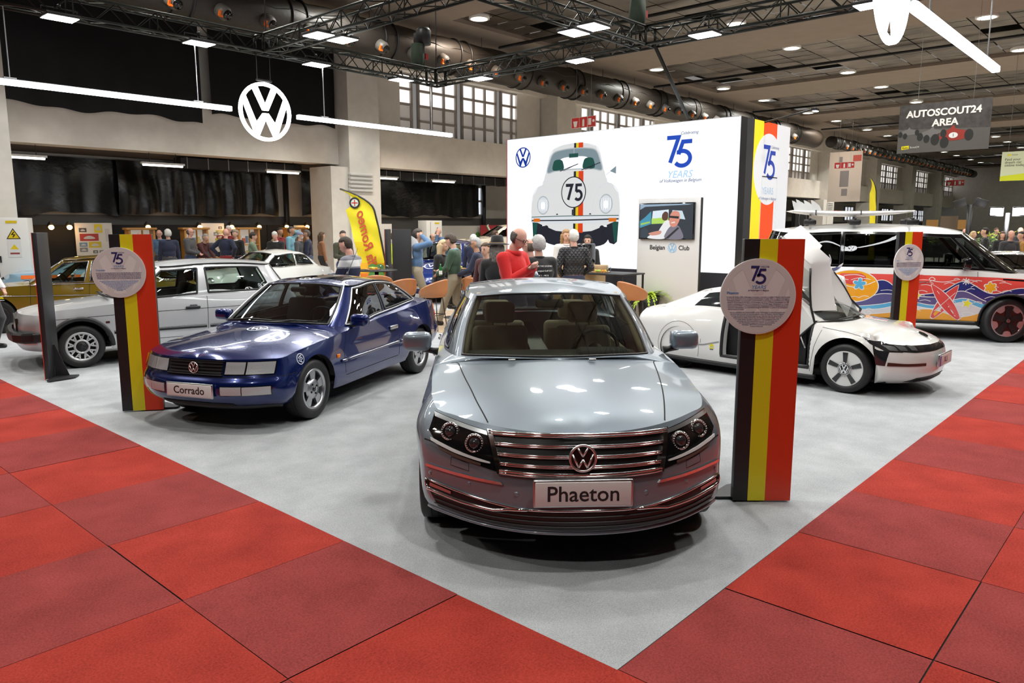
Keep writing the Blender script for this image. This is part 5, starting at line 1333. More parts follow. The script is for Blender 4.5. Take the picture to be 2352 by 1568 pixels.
  # white round stickers on wing
  # grey window surround
  m = MB(); P = [c.hpt(u, .985) for u in np.linspace(2.0, 6.0, 30)]; m.tube([(p[0], sy*(p[1] + .008), p[2] + .004) for p in P], .008, M['black'], 5); c.build(m, 'drip_rail')
  m = MB(); P = [c.hpt(1.93, v) for v in np.linspace(.02, .98, 12)]; m.tube([(p[0], sy*(p[1] + .01), p[2] + .01) for p in P], .009, M['alu'], 6); c.build(m, 'windscreen_trim')
  m = MB(); P = [c.hpt(u, v) for u, v in [(2.90,.03)] + [(2.90 + .05*t, .05 + .88*t) for t in np.linspace(0,1,8)] + [(u, .935) for u in np.linspace(3.1, 5.6, 14)] + [(5.8, .8), (5.84, .4), (5.8, .06)] + [(u, .035) for u in np.linspace(5.7, 2.95, 16)]]; m.tube([(p[0], sy*(p[1] + .008), p[2]) for p in P], .010, M['alu'], 6, closed=True); c.build(m, 'window_trim')
 def sticker(sf, ax, cx, cy, r, k=1.0):
  m = MB(); w = mat('sticker white', (.82, .84, .88), .3)
  for P in (arc(cx, cy, r, 0, 360, 30, r*k), ): c.ribbon(m, sf, ax, P, r*.14, .002, w, .02)
  s_ = r * .8
  for P in ([(cx - s_*.05, cy - .45*s_*k), (cx + .9*s_*.0 + s_*.75, cy), (cx - s_*.05, cy + .45*s_*k)], [(cx + s_*.5, cy - .88*s_*k), (cx - s_*.75, cy - .36*s_*k), (cx - s_*.0, cy), (cx - s_*.75, cy + .36*s_*k), (cx + s_*.5, cy + .88*s_*k)]): c.ribbon(m, sf, ax, P, r*.16, .002, w, .02)
  return c.build(m, 'round_sticker')
 sticker(c.hsf, 'z', .98, .02, .10); sticker(c.rsf, 'z', 2.1, -.05, .12); sticker(c.ss, 'y', .55, .645, .05)
 # wipers
 m = MB()
 for y0, y1 in ((-.55, .02), (-.02, .55)):
  P = [c.HG2[0] if False else None]
  A = np.array([1.20 + .12*abs(y0), y0, .885]); B = np.array([1.215 + .10*abs(y1), y1, .905]); m.tube([A, (A+B)/2 + np.array([-.02, 0, .02]), B], .010, M['black'], 6)
 c.build(m, 'wiper')
 m = MB(); m.tube([(2.86, -.02, 1.27), (2.9, -.02, 1.32)], [.02, .012], M['black'], 8); m.tube([(2.9, -.02, 1.31), (3.18, -.02, 1.62)], [.006, .002], M['black'], 5); c.build(m, 'roof_aerial')
 m = MB(); c.patch(m, c.rsf, 'z', [(2.12,-.36),(2.12,.36)], [(2.62,-.36),(2.62,.36)], mat('sunroof', (.01,.012,.02), .08, coat=1), .003, 8, 6); c.build(m, 'sunroof')
 # black chin spoiler
 m = MB(); c.tube_on(m, fs, 'x', [(-.70,.225),(-.35,.22),(0,.22),(.35,.22),(.70,.225)], .03, M['black'], -.01); c.build(m, 'chin_spoiler')
 m = MB(); c.patch(m, fs, 'x', [(-.40,.285),(.40,.285)], [(-.40,.25),(.40,.25)], M['dark'], .004, 10, 2); c.build(m, 'lower_intake')
 number_plate(c, 'Corrado', fs.at('x', 0, .405)[0][0] - .02, .405, .50, .118, size=.098)
 c.mirror(1.58, .765, .90, (.11, .20, .13), stalk=.015)
 cabin(c, 1.55, .86, .60, [(2.0, .33), (2.0, -.33), (2.75, .3, {'w': .5, 'hb': .5, 'rest': False}), (2.75, -.3, {'w': .5, 'hb': .5, 'rest': False})], M['cabin_dark'], None, .28)
 c.steering(1.80, .33, .84)
 m = MB(); m.bevbox((1.78, 0, 1.19), (.04, .2, .06), M['black'], .02); c.build(m, 'rear_view_mirror')
corrado()
def mirror_mesh(m): m.v = [(v[0], -v[1], v[2]) for v in m.v]; m.f = [f[::-1] for f in m.f]; return m
# ------------------------------------------------------------------ silver hatchback
def golf():
 F_ = np.array([-.819, -.574]); Lf = np.array([-F_[1], F_[0]]); L = 3.985
 fw = np.array([-5.805, 10.005]); p = fw - Lf * .80 - F_ * (L/2 - .80)
 c = Car('hatchback_car', L, (p[0], p[1], .011), F_, 'silver 1980s three door hatchback with black bumper behind the left tricolour totem', paint('silver paint', (.56, .57, .59), .35, .32))
 rows = [
  row(.13, .22, .70, (.24, .25), [(.45,.73,.25),(.80,.76,.25),(1.2,.775,.23),(1.6,.78,.23),(2.3,.78,.23),(2.95,.775,.24),(3.27,.765,.26),(3.65,.74,.30)], 3.90, .18, .70, (.32,.32), 3),
  row(.07, .22, .755, (.34, .34), [(.45,.785,.35),(.80,.80,.35),(1.2,.805,.34),(1.6,.805,.34),(2.3,.805,.34),(2.95,.805,.35),(3.27,.80,.36),(3.65,.785,.38)], 3.95, .18, .76, (.40,.40), 3),
  row(.07, .21, .765, (.50, .50), [(.45,.80,.52),(.80,.815,.53),(1.2,.82,.53),(1.6,.82,.53),(2.3,.82,.54),(2.95,.82,.54),(3.27,.812,.54),(3.65,.795,.55)], 3.96, .16, .77, (.55,.55), 3),
  row(.08, .20, .755, (.62, .63), [(.45,.79,.66),(.80,.80,.68),(1.2,.805,.69),(1.6,.805,.70),(2.3,.805,.71),(2.95,.805,.72),(3.27,.80,.72),(3.65,.78,.73)], 3.93, .14, .76, (.73,.73), 3),
  row(.13, .20, .735, (.735, .735), [(.48,.765,.775),(.82,.775,.805),(1.2,.78,.84),(1.6,.775,.865),(2.3,.77,.885),(2.95,.765,.895),(3.27,.76,.90),(3.65,.74,.90)], 3.86, .12, .72, (.90,.90), 3)]
 base = [(1.12,0,.905),(1.17,.36,.90),(1.30,.66,.885),(1.44,.715,.875),(2.42,.725,.90),(3.25,.705,.915),(3.60,.655,.92),(3.76,.45,.93),(3.80,0,.93)]
 top = [(1.78,0,1.345),(1.80,.30,1.34),(1.88,.52,1.318),(1.95,.55,1.318),(2.42,.575,1.345),(3.05,.565,1.34),(3.42,.545,1.315),(3.47,.35,1.335),(3.48,0,1.34)]
 shell(c, rows, [(.80,.29,.345),(3.275,.29,.345)], 7, 11, [(.13,.735),(.25,.775),(.5,.82),(.85,.868),(1.12,.895)], (.13, 1.12), [(3.80,.93),(3.83,.92),(3.86,.90)], (3.80, 3.86), base, top, [(1.78,1.345),(2.2,1.395),(2.8,1.40),(3.48,1.34)],
  [('windscreen', 0, 1.88, .04, .96), ('front_door_window', 2.96, 3.90, .07, .87), ('rear_side_window', 4.08, 5.42, .07, .87), ('rear_window', 6.5, 8, .08, .92)], [(1.33, 2.42)], bv=1.0, trunk_name='tailgate', seal_w=.03, sill_v=.55)
 seams(c, side=[[(1.30,.36),(1.30,.84)],[(2.43,.36),(2.45,.895)],[(1.31,.32),(2.42,.33)],[(.36,.665),(1.28,.695)],[(1.35,.70),(3.6,.73)]], w=.007)
 m = MB(); bk = M['black']
 for x, y0 in ((0, 0),):
  P = [(.30,.80),(.16,.755),(.07,.62),(.03,.35),(.02,0)]
  P = P + [(x_, -y_) for x_, y_ in P[::-1][1:]]
  G = np.array([[(x_ - o, y_ * (1 + .02), z) for z, o in ((.38,.0),(.40,.035),(.49,.045),(.515,.02),(.515,-.03))] for x_, y_ in P]); m.grid(G, bk, smooth=False)
  for sy in (1, -1): m.bevbox((.36, sy*.815, .45), (.24, .05, .12), bk, .02)
 c.build(m, 'front_bumper_bar')
 m = MB(); m.bevbox((3.95, 0, .46), (.14, 1.6, .14), bk, .03); c.build(m, 'rear_bumper_bar')
 for sy in (1, -1):
  for x in (.80, 3.275): c.wheel(x, sy*.805, .288, 'snowflake', mat('wheel silver', (.62, .63, .64), .3, .6), .185, rimr=.20, dark=M['black'], spin=.2)
  for xc in (.80, 3.275):
   m = MB(); A = [(xc + .375*math.cos(a), .29 + .375*math.sin(a)) for a in np.linspace(-.02, PI + .02, 30)]; P = [c.ss.at('y', *q)[0] for q in A]; m.tube([(q[0], sy*(q[1] + .002), q[2]) for q in P], .035, bk, 6); c.build(m, 'arch_trim')
  for x0, x1 in ((1.20, 1.30), (1.33, 2.41), (2.46, 2.90)):
   m = MB(); P = [c.ss.at('y', x, .455)[0] for x, z in dense([(x0, 0), (x1, 0)], .1)]; m.tube([(q[0], sy*(q[1] + .004), q[2]) for q in P], .024, bk, 6); m.tube([(q[0], sy*(q[1] + .024), q[2] + .012) for q in P], .005, M['chrome'], 5); c.build(m, 'rubbing_strip')
  q = c.ss.at('y', 2.25, .735)[0]; m = MB(); m.bevbox((2.24, sy*(q[1] + .016), .735), (.20, .03, .035), bk, .01); o = c.build(m, 'door_handle'); m = MB(); m.box((2.25, sy*(q[1] + .002), .745), (.10, .006, .06), M['alu']); c.build(m, 'handle_recess', o)
  q = c.ss.at('y', 1.13, .60)[0]; m = MB(); m.box((1.13, sy*(q[1] + .001), .60), (.05, .008, .028), mat('dark red lens', (.05,.01,.01), .3)); c.build(m, 'side_indicator')
  m = MB(); m.lathe([(.085, 0), (.07, -.02), (.0, -.025)], (.135, sy*.56, .60), 'X', M['clear_lens'], 20); c.build(m, 'headlight')
  m = MB(); P = [c.hpt(u, .99) for u in np.linspace(2.0, 6.0, 26)]; m.tube([(q[0], sy*(q[1] + .010), q[2] + .006) for q in P], .010, bk, 5); c.build(m, 'drip_rail')
  m = MB(); m.box((3.93, sy*.62, .64), (.04, .22, .2), M['red_lens']); c.build(m, 'tail_light')
 m = MB(); m.box((.10, 0, .60), (.03, .84, .16), M['grille_black']); c.build(m, 'grille')
 c.mirror(1.42, .76, .93, (.10, .18, .11), mm=bk, stalk=.02)
 cabin(c, 1.5, .87, .62, [(1.95, .34), (1.95, -.34), (2.85, .32, {'rest': False}), (2.85, -.32, {'rest': False})], M['cabin_dark'], None, .28)
 c.steering(1.80, .34, .86)
 m = MB()
 for y0, y1 in ((-.55, .0), (0, .55)): m.tube([(1.17, y0, .915), (1.15, (y0+y1)/2, .94), (1.18, y1, .925)], .012, bk, 6)
 c.build(m, 'wiper')
golf()
# ------------------------------------------------------------------ yellowish brown fastback behind it
def passat():
 F_ = np.array([-.975, -.22]); F_ /= np.linalg.norm(F_); Lf = np.array([-F_[1], F_[0]]); L = 4.19
 fw = np.array([-9.15, 13.26]); p = fw - Lf * .78 - F_ * (L/2 - .85)
 c = Car('fastback_car', L, (p[0], p[1], .011), F_, 'yellowish brown 1970s fastback saloon with chrome trim at the far left', paint('olive paint', (.20, .125, .012), .15, .25))
 rows = [
  row(.12, .2, .70, (.26, .26), [(.45,.72,.26),(.85,.74,.25),(1.25,.75,.24),(1.65,.75,.24),(2.4,.75,.24),(3.0,.745,.25),(3.32,.74,.27),(3.8,.72,.33)], 4.10, .18, .70, (.36,.36), 3),
  row(.06, .2, .745, (.38, .38), [(.45,.765,.38),(.85,.785,.38),(1.25,.79,.38),(1.65,.79,.38),(2.4,.79,.38),(3.0,.79,.39),(3.32,.785,.40),(3.8,.765,.42)], 4.17, .18, .75, (.45,.45), 3),
  row(.06, .2, .755, (.55, .55), [(.45,.775,.56),(.85,.795,.57),(1.25,.80,.57),(1.65,.80,.57),(2.4,.80,.57),(3.0,.80,.58),(3.32,.795,.58),(3.8,.775,.60)], 4.19, .16, .76, (.60,.60), 3),
  row(.06, .18, .75, (.66, .66), [(.45,.77,.68),(.85,.785,.69),(1.25,.79,.70),(1.65,.79,.705),(2.4,.79,.71),(3.0,.785,.72),(3.32,.78,.73),(3.8,.76,.74)], 4.17, .14, .745, (.74,.74), 3),
  row(.10, .17, .735, (.765, .765), [(.46,.755,.79),(.85,.765,.815),(1.25,.77,.84),(1.65,.77,.86),(2.4,.765,.875),(3.0,.755,.88),(3.32,.75,.88),(3.8,.73,.86)], 4.12, .12, .71, (.83,.84), 3)]
 base = [(1.18,0,.88),(1.24,.36,.875),(1.38,.64,.862),(1.52,.70,.86),(2.35,.71,.88),(3.0,.69,.89),(3.45,.63,.89),(3.80,.50,.885),(3.88,0,.885)]
 top = [(1.80,0,1.30),(1.83,.28,1.295),(1.92,.50,1.275),(1.98,.525,1.275),(2.38,.545,1.305),(2.85,.535,1.30),(3.1,.50,1.26),(3.02,.3,1.30),(3.0,0,1.305)]
 shell(c, rows, [(.85,.30,.35),(3.32,.30,.35)], 7, 11, [(.10,.765),(.3,.80),(.7,.84),(1.18,.875)], (.10, 1.18), [(3.88,.885),(4.0,.87),(4.12,.84)], (3.88, 4.12), base, top, [(1.80,1.30),(2.2,1.35),(2.6,1.355),(3.0,1.305)],
  [('windscreen', 0, 1.88, .04, .96), ('front_door_window', 2.95, 3.90, .05, .88), ('rear_door_window', 4.05, 5.2, .05, .88), ('rear_window', 6.3, 8, .06, .92)], [(1.42, 2.36), (2.36, 3.02)], bv=1.0, trunk_name='tailgate', chrome=M['chrome'], sill_v=.4)
 seams(c, side=[[(1.40,.40),(1.42,.86)],[(2.36,.38),(2.38,.88)],[(3.0,.55),(3.05,.89)]], w=.007)
 for sy in (1, -1):
  for x in (.85, 3.32): c.wheel(x, sy*.775, .30, 'steel', M['steel'], .17, rimr=.19)
  for z in (.665, .86):
   m = MB(); P = [c.ss.at('y', x, z if z < .8 else .90)[0] for x in np.linspace(.5 if z < .8 else 1.45, 3.85 if z < .8 else 3.4, 40)]
   if z > .8: P = [np.array([q[0], q[1] + .004, q[2]]) for q in P]
   m.tube([(q[0], sy*(q[1] + .004), q[2] - .0) for q in P], .009, M['chrome'], 6); c.build(m, 'chrome_strip')
  for x in (2.2, 2.9):
   q = c.ss.at('y', x, .78)[0]; m = MB(); m.bevbox((x, sy*(q[1] + .018), .78), (.17, .02, .03), M['chrome'], .008); c.build(m, 'door_handle')
  m = MB(); P = [c.hpt(u, .985) for u in np.linspace(2.0, 6.0, 26)]; m.tube([(q[0], sy*(q[1] + .012), q[2] + .004) for q in P], .010, M['chrome'], 5); c.build(m, 'drip_rail')
  m = MB(); m.lathe([(.09, .02), (.085, -.01), (.0, -.03)], (.075, sy*.55, .62), 'X', M['clear_lens'], 20); c.build(m, 'headlight')
  m = MB(); m.box((4.16, sy*.58, .68), (.05, .28, .12), M['red_lens']); m.box((4.16, sy*.40, .68), (.05, .06, .12), M['orange_lens']); c.build(m, 'tail_light')
 m = MB(); m.bevbox((.03, 0, .46), (.10, 1.56, .10), M['chrome'], .03); c.build(m, 'front_bumper_bar'); m = MB(); m.bevbox((4.18, 0, .48), (.10, 1.56, .10), M['chrome'], .03); c.build(m, 'rear_bumper_bar')
 m = MB(); m.box((.075, 0, .62), (.03, .84, .15), M['grille_black']); c.build(m, 'grille')
 c.mirror(1.62, .73, .92, (.07, .14, .10), mm=M['chrome'], stalk=.02, arm=M['chrome'])
 cabin(c, 1.55, .86, .58, [(2.0, .33, {'rest': False}), (2.0, -.33, {'rest': False}), (2.8, .3, {'rest': False}), (2.8, -.3, {'rest': False})], M['cabin_beige'], None, .28); c.steering(1.85, .33, .86)
 m = MB(); q = c.ss.at('y', .95, .60)[0]; m.prism(arc(.95, .62, .035, 0, 180, 10), .0, .002, M['flag_yellow'], lambda x, y, z: (x, q[1] + .002 + z, y)); m.box((.95, q[1] + .003, .595), (.09, .002, .012), M['white']); c.build(m, 'round_sticker')
passat()
# ------------------------------------------------------------------ older coupes in the background
def coupe(name, fwcol, fw, F_, side, L, W, Hh, label, pm, axle=.85, wb=2.4, z0=.011, roofx=(1.95, 2.85), belt=.86, round_=2.2, fin=False, glassm=None):
 F_ = np.array(F_, float); F_ /= np.linalg.norm(F_); Lf = np.array([-F_[1], F_[0]]) * side; p = np.array(fw) - Lf * (W/2 - .03) - F_ * (L/2 - axle)
 c = Car(name, L, (p[0], p[1], z0), F_, label, pm)
 w = W / 2; xs_ = [.45, axle, 1.3, 1.7, 2.35, 2.9, axle + wb, L - .45]
 def rw(dx, dw, zf, zs, sw=.30): return row(dx, sw, w - dw - .08, (zf, zf), [(x, w - dw - (.04 if k in (0, 7) else 0), zs + (.0 if k < 2 else 0)) for k, x in enumerate(xs_)], L - dx, sw, w - dw - .08, (zs, zs), round_)
 rows = [rw(.16, .07, .24, .24), rw(.05, .02, .36, .36), rw(.0, .0, .52, .55), rw(.06, .02, .64, .70),
   row(.16, .34, w - .15, (.74, .755), [(x, w - (.09 if k in (0, 7) else .07), .77 + (belt - .77) * min(1, max(0, (x - .4) / 1.2)) if k < 6 else belt - .02 * (k - 5)) for k, x in enumerate(xs_)], L - .16, .34, w - .18, (belt - .08, belt - .12), round_)]
 a, b_ = roofx; h = Hh; t = w - .26
 base = [(1.2,0,belt+.03),(1.26,.36,belt+.025),(1.4,w-.20,belt),(1.54,w-.13,belt),(2.35,w-.12,belt+.02),(2.95,w-.16,belt+.02),(3.25,w-.24,belt+.02),(3.42,.40,belt+.02),(3.48,0,belt+.02)]
 top = [(a-.08,0,h-.06),(a-.06,.26,h-.065),(a+.02,t-.05,h-.09),(a+.09,t,h-.095),((a+b_)/2,t+.02,h-.06),(b_-.12,t,h-.08),(b_+.05,t-.05,h-.13),(b_+.05,.28,h-.09),(b_+.05,0,h-.08)]
 shell(c, rows, [(axle,.30,.35),(axle+wb,.30,.35)], 7, 11, [(.16,.74),(.4,.82),(.8,belt-.01),(1.2,belt+.02)], (.16, 1.2), [(3.48,belt+.02),(3.75,belt-.03),(L-.16,belt-.12)], (3.48, L-.16), base, top, [(a-.08,h-.06),(a+.3,h-.005),(b_-.35,h),(b_+.05,h-.08)],
  [('windscreen', 0, 1.85, .05, .95), ('door_window', 2.98, 4.2, .08, .86), ('rear_side_window', 4.32, 5.5, .12, .82), ('rear_window', 6.45, 8, .1, .9)], [(1.4, 2.5)], bv=1.0, chrome=M['chrome'], sill_v=.4, gl=glassm, seal_w=.02)
 for sy in (1, -1):
  for x in (axle, axle + wb): c.wheel(x, sy*(w - .03), .30, 'steel', M['alu'], .16, rimr=.19)
  m = MB(); q = c.fs.at('x', sy*(w - .26), .62)[0]; m.lathe([(.09, .04), (.088, -.02), (.05, -.05), (.0, -.06)], q, 'X', M['clear_lens'], 20); m.lathe([(.10, .03), (.10, -.02), (.09, -.025)], q, 'X', M['chrome'], 20); c.build(m, 'headlight')
  m = MB(); q = c.fs.at('x', sy*(w - .14), .50)[0]; m.bevbox(q, (.05, .08, .06), M['orange_lens'], .015); c.build(m, 'indicator')
 m = MB(); P = [c.fs.at('x', y, .42)[0] for y in np.linspace(-w + .12, w - .12, 20)]; m.tube([(q[0] - .05, q[1], q[2]) for q in P], .045, M['chrome'], 8); c.build(m, 'front_bumper_bar')
 cabin(c, 1.6, belt - .02, w - .25, [(2.1, .32, {'rest': False, 'hb': .5}), (2.1, -.32, {'rest': False, 'hb': .5})], M['cabin_dark'], None, .28); c.steering(1.9, .32, belt - .02)
 return c
cw = paint('ivory white paint', (.74, .74, .71), 0, .3)
coupe('classic_coupe', None, (-6.35, 17.6), (-.60, -.80), 1, 4.0, 1.62, 1.31, 'small rounded white classic coupe behind the silver hatchback', cw)
blue = paint('dark blue paint', (.008, .025, .16), .1, .2)
bt = coupe('rounded_car', None, (-1.25, 18.9), (-.2, -.98), 1, 4.0, 1.54, 1.52, 'rounded dark blue vintage car half hidden behind the people at the bar tables', blue, belt=.98, roofx=(1.75, 2.95), round_=2.0)
m = MB()
for P in (arc(1.5*0 + .62, .0, .16, 0, 360, 24),): bt.ribbon(m, bt.hsf, 'z', P, .025, .003, M['white'], .03)
bt.ribbon(m, bt.hsf, 'z', [(.70, -.08), (.55, 0), (.70, .08)], .03, .003, M['white'], .03); bt.build(m, 'round_sticker')
coupe('classic_coupe', None, (-1.25, 27.0), (-.95, -.3), 1, 4.3, 1.6, 1.34, 'cream classic coupe far behind the people left of the light wall', paint('cream paint', (.62, .56, .45), 0, .3), z0=.62, glassm=M['dark_glass'])
pf = MB().box((0, 0, .30), (4.7, 2.2, .6), M['greywall']).build('display_platform'); pf.location = (.35, 28.3, .0); pf.rotation_euler = (0, 0, math.atan2(.3, .95)); tag(pf, 'low grey display platform under the cream coupe far behind', 'platform')
# ------------------------------------------------------------------ white streamlined two seater with raised doors
def xl1():
 F_ = np.array([.727, -.687]); F_ /= np.linalg.norm(F_); Lf = np.array([-F_[1], F_[0]]); L = 3.89
 fw = np.array([3.835, 8.484]); p = fw + Lf * .765 - F_ * (L/2 - .80)
 pm = paint('pearl white paint', (.80, .79, .77), 0, .25)
 c = Car('streamlined_car', L, (p[0], p[1], .011), F_, 'low white streamlined two seater with raised doors behind the right tricolour totem', pm)
 rows = [
  row(.16, .34, .66, (.13, .14), [(.50,.73,.14),(.80,.77,.13),(1.25,.76,.13),(1.75,.75,.13),(2.30,.73,.13),(2.85,.70,.13),(3.10,.68,.14),(3.5,.62,.17)], 3.80, .18, .52, (.22,.24), 2.6),
  row(.03, .38, .735, (.22, .22), [(.50,.785,.23),(.80,.815,.24),(1.25,.80,.24),(1.75,.785,.24),(2.30,.765,.24),(2.85,.73,.25),(3.10,.71,.25),(3.5,.65,.27)], 3.87, .16, .58, (.34,.34), 2.6),
  row(.0, .40, .755, (.40, .40), [(.50,.80,.42),(.80,.832,.44),(1.25,.81,.42),(1.75,.785,.42),(2.30,.765,.43),(2.85,.735,.44),(3.10,.715,.44),(3.5,.655,.46)], 3.89, .14, .59, (.50,.50), 2.6),
  row(.04, .40, .745, (.535, .55), [(.50,.785,.575),(.80,.81,.60),(1.25,.785,.60),(1.75,.755,.60),(2.30,.735,.61),(2.85,.705,.62),(3.10,.685,.63),(3.5,.62,.64)], 3.87, .12, .56, (.64,.64), 2.6),
  row(.13, .40, .69, (.60, .63), [(.53,.725,.665),(.82,.74,.715),(1.25,.71,.765),(1.75,.675,.795),(2.30,.655,.815),(2.85,.61,.82),(3.10,.585,.81),(3.5,.51,.77)], 3.82, .10, .45, (.735,.735), 2.6)]
 base = [(.92,0,.79),(.98,.34,.79),(1.18,.60,.79),(1.36,.655,.795),(2.25,.635,.825),(2.75,.585,.83),(3.2,.49,.80),(3.55,.30,.775),(3.62,0,.775)]
 top = [(1.62,0,1.115),(1.64,.24,1.11),(1.70,.42,1.09),(1.78,.45,1.09),(2.2,.46,1.10),(2.6,.43,1.07),(2.85,.38,1.02),(2.95,.2,1.03),(2.95,0,1.035)]
 G = c.wall(rows, [(.80,.285,.355)], ()); K = c.K
 dx0, dx1 = 1.22, 2.38
 doorm = c.wmask(x0=dx0, x1=dx1, v0=.9)
 fr = c.wmask(u1=4.35, v1=3); rr = c.wmask(u0=K-5.35, v1=3); sill = c.wmask(u0=4.35, u1=K-5.35, v1=.9)
 c.panel('front_bumper', [(G, fr)], pm, both=True); c.panel('rear_bumper', [(G, rr)], pm, both=True)
 rest = ~fr & ~rr & ~sill
 for sy in (1, -1):
  Gs = G * np.array([1, sy, 1.])
  c.panel('sill', [(Gs, sill)], pm); c.panel('front_fender', [(Gs, rest & c.wmask(x1=dx0))], pm); c.panel('rear_quarter', [(Gs, rest & ~c.wmask(x1=dx1))], pm)
 topl = c.top; us = c.us
 H = c.deck(topl[us <= 7], [(.13,.60),(.25,.665),(.45,.72),(.75,.765),(.92,.785)], .13, .92); c.panel('bonnet', [(H, np.ones((H.shape[0]-1, H.shape[1]-1), bool))], pm, both=True)
 Tk = c.deck(topl[us >= 11], [(3.62,.775),(3.72,.765),(3.82,.735)], 3.62, 3.82); c.panel('tail_deck', [(Tk, np.ones((Tk.shape[0]-1, Tk.shape[1]-1), bool))], pm, both=True)
 HG = c.house(base, top, bulge=.02)
 es = topl[(us >= 7) & (us <= 11)]; hb = resample(HG[(c.hus >= 2) & (c.hus <= 6), 0], len(es)); Sf = np.stack([es*(1-k/4) + hb*k/4 for k in range(5)], 1)
 cx = (Sf[:-1, 0, 0] + Sf[1:, 0, 0]) / 2; msk = np.repeat((cx > dx1)[:, None], 4, 1); [c.panel('shoulder', [(Sf * np.array([1, sy, 1.]), msk)], pm) for sy in (1, -1)]
 hb2 = resample(HG[c.hus <= 2, 0], 13)[::-1]; he = resample(H[-1], 13); c.panel('scuttle', [(np.stack([he*(1-k/3) + hb2*k/3 for k in range(4)], 1), np.ones((12, 3), bool))], pm, both=True)
 # glasshouse without the doors
 allu = np.array(sorted(set(c.hus) | {1.86, 2.95, 4.12, 4.25, 5.35})); g = spl(c.hnet, allu, True).transpose(1, 0, 2); vs = np.linspace(0, 1, 13); GG = spl(g, vs*2).transpose(1, 0, 2)
 cu, cv = (allu[:-1]+allu[1:])/2, (vs[:-1]+vs[1:])/2
 ws = (cu < 1.86)[:, None] & (cv > .03)[None]; q_ = ((cu > 4.25) & (cu < 5.35))[:, None] & ((cv > .1) & (cv < .8))[None]; dm = ((cu > 2.95) & (cu < 4.12))[:, None] & (cv > -1)[None]
 c.panel('windscreen', [(GG, ws)], glass('clear car glass', (.80,.84,.82), 1.2), both=True)
 for sy in (1, -1): c.panel('rear_quarter_window', [(GG*np.array([1,sy,1.]), q_)], mat('dark side glass', (.02,.025,.028), .06, coat=1))
 c.panel('window_frame', [(GG, ~ws & ~q_ & ~dm)], pm, both=True)
 rt = GG[:, -1]; Rf = c.deck(rt, [(1.62,1.115),(2.0,1.15),(2.4,1.125),(2.95,1.035)], 1.62, 2.95, n=12)
 ru = (allu[:-1]+allu[1:])/2; rm = np.ones((len(ru), 12), bool); dr = ((ru > 2.95) & (ru < 4.12))[:, None] & (np.arange(12) < 9)[None]
 c.panel('roof', [(Rf, ~dr)], pm, both=True)
 c.fs = c.surf(c.full); c.ss = Surf([c.full]); c.hsf = c.surf(H)
 c.wells([(.80,.285,.355)], .50, .76)
 m = MB(); m.box((2.0, 0, .16), (3.2, 1.3, .03), M['dark']); c.build(m, 'floor_pan')
 m = MB(); m.box((.95, 0, .45), (.5, 1.0, .5), M['dark']); c.build(m, 'bulkhead')
 m = MB(); P = [c.ss.at('y', x, .135)[0] for x in np.linspace(1.15, 3.45, 24)]; 
 for sy in (1, -1): m.tube([(q[0], sy*(q[1] - .01), .13) for q in P], .035, M['black'], 6)
 c.build(m, 'side_skirt')
 # doors, raised about the hinge at the foot of the windscreen pillar
 hinge = np.array([1.16, .62, .74])
 def swing(V, sy, up, yaw, roll):
  """rear end lifts by up, swings outwards by yaw"""
  P = V - hinge; rx = Matrix.Rotation(roll, 3, 'X'); ry = Matrix.Rotation(-up, 3, 'Y'); rz = Matrix.Rotation(yaw, 3, 'Z'); Rm = np.array(rz @ ry @ rx)
  W = P @ Rm.T + hinge; W[..., 1] *= sy; return W
 for sy, up, yaw, roll in ((-1, R(44), R(4), R(-22)), (1, R(44), R(0), R(24))):
  j = [i for i in range(len(c.us)-1) if doorm[i].any()]; i0, i1 = j[0], j[-1] + 1; jj = [k for k in range(len(c.vs)-1) if doorm[i0, k]]; Gd = c.full[i0:i1+1, jj[0]:jj[-1]+2].copy()
  Sd = Sf[[k for k in range(len(Sf)) if Sf[k,0,0] <= dx1 + .02]]
  hs = GG[(allu >= 2.95) & (allu <= 4.12)]; pane = (cv > .10) & (cv < .86); hu = allu[(allu >= 2.95) & (allu <= 4.12)]
  pm_ = np.zeros((len(hs)-1, 12), bool); pm_[1:-1] = pane[None]
  rd = Rf[(allu >= 2.95) & (allu <= 4.12), :10]
  skin = [(swing(g_, sy, up, yaw, roll), m_) for g_, m_ in ((Gd, np.ones((Gd.shape[0]-1, Gd.shape[1]-1), bool)), (Sd, np.ones((len(Sd)-1, 4), bool)), (hs, ~pm_), (rd, np.ones((len(rd)-1, 9), bool)))]
  al = []
  for v in np.linspace(0, 1, 13):
   q = c.hpt(2.95, v); al.append([q + np.array([-.05*k/5 - .10*(1-v)*k/5, -.30*k/5, .035*math.sin(PI*k/10)]) for k in range(6)])
  al += [[r_[min(9, int(k*1.4))] + np.array([.0, 0, .004]) for k in range(6)] for r_ in rd[1:]]
  al = np.array(al); skin.append((swing(al, sy, up, yaw, roll), np.ones((len(al)-1, 5), bool)))
  d = c.panel('raised_door', skin, pm)
  c.panel('door_window', [(swing(hs, sy, up, yaw, roll), pm_)], M['dark_glass'] if sy > 0 else glass('clear car glass', (.8,.84,.82), 1.2), d)
  # inner lining and dark seal
  inn = [(swing(g_ - np.array([0, .05, .0]), sy, up, yaw, roll), m_) for g_, m_ in ((Gd, np.ones((Gd.shape[0]-1, Gd.shape[1]-1), bool)),)]
  c.panel('door_lining', inn, M['cabin_dark'] if sy < 0 else pm, d)
  inn = [(swing(rd - np.array([0, .0, .035]), sy, up, yaw, roll), np.ones((len(rd)-1, 9), bool))]
  c.panel('roof_lining', inn, M['cabin_dark'], d)
  edge = [g_ for g_ in Gd[::-1, 0]] + [g_ for g_ in Gd[0, 1:]] + [h_ for h_ in hs[0]]; edge2 = [g_ for g_ in Gd[-1]] + [h_ for h_ in hs[-1]]
  m = MB()
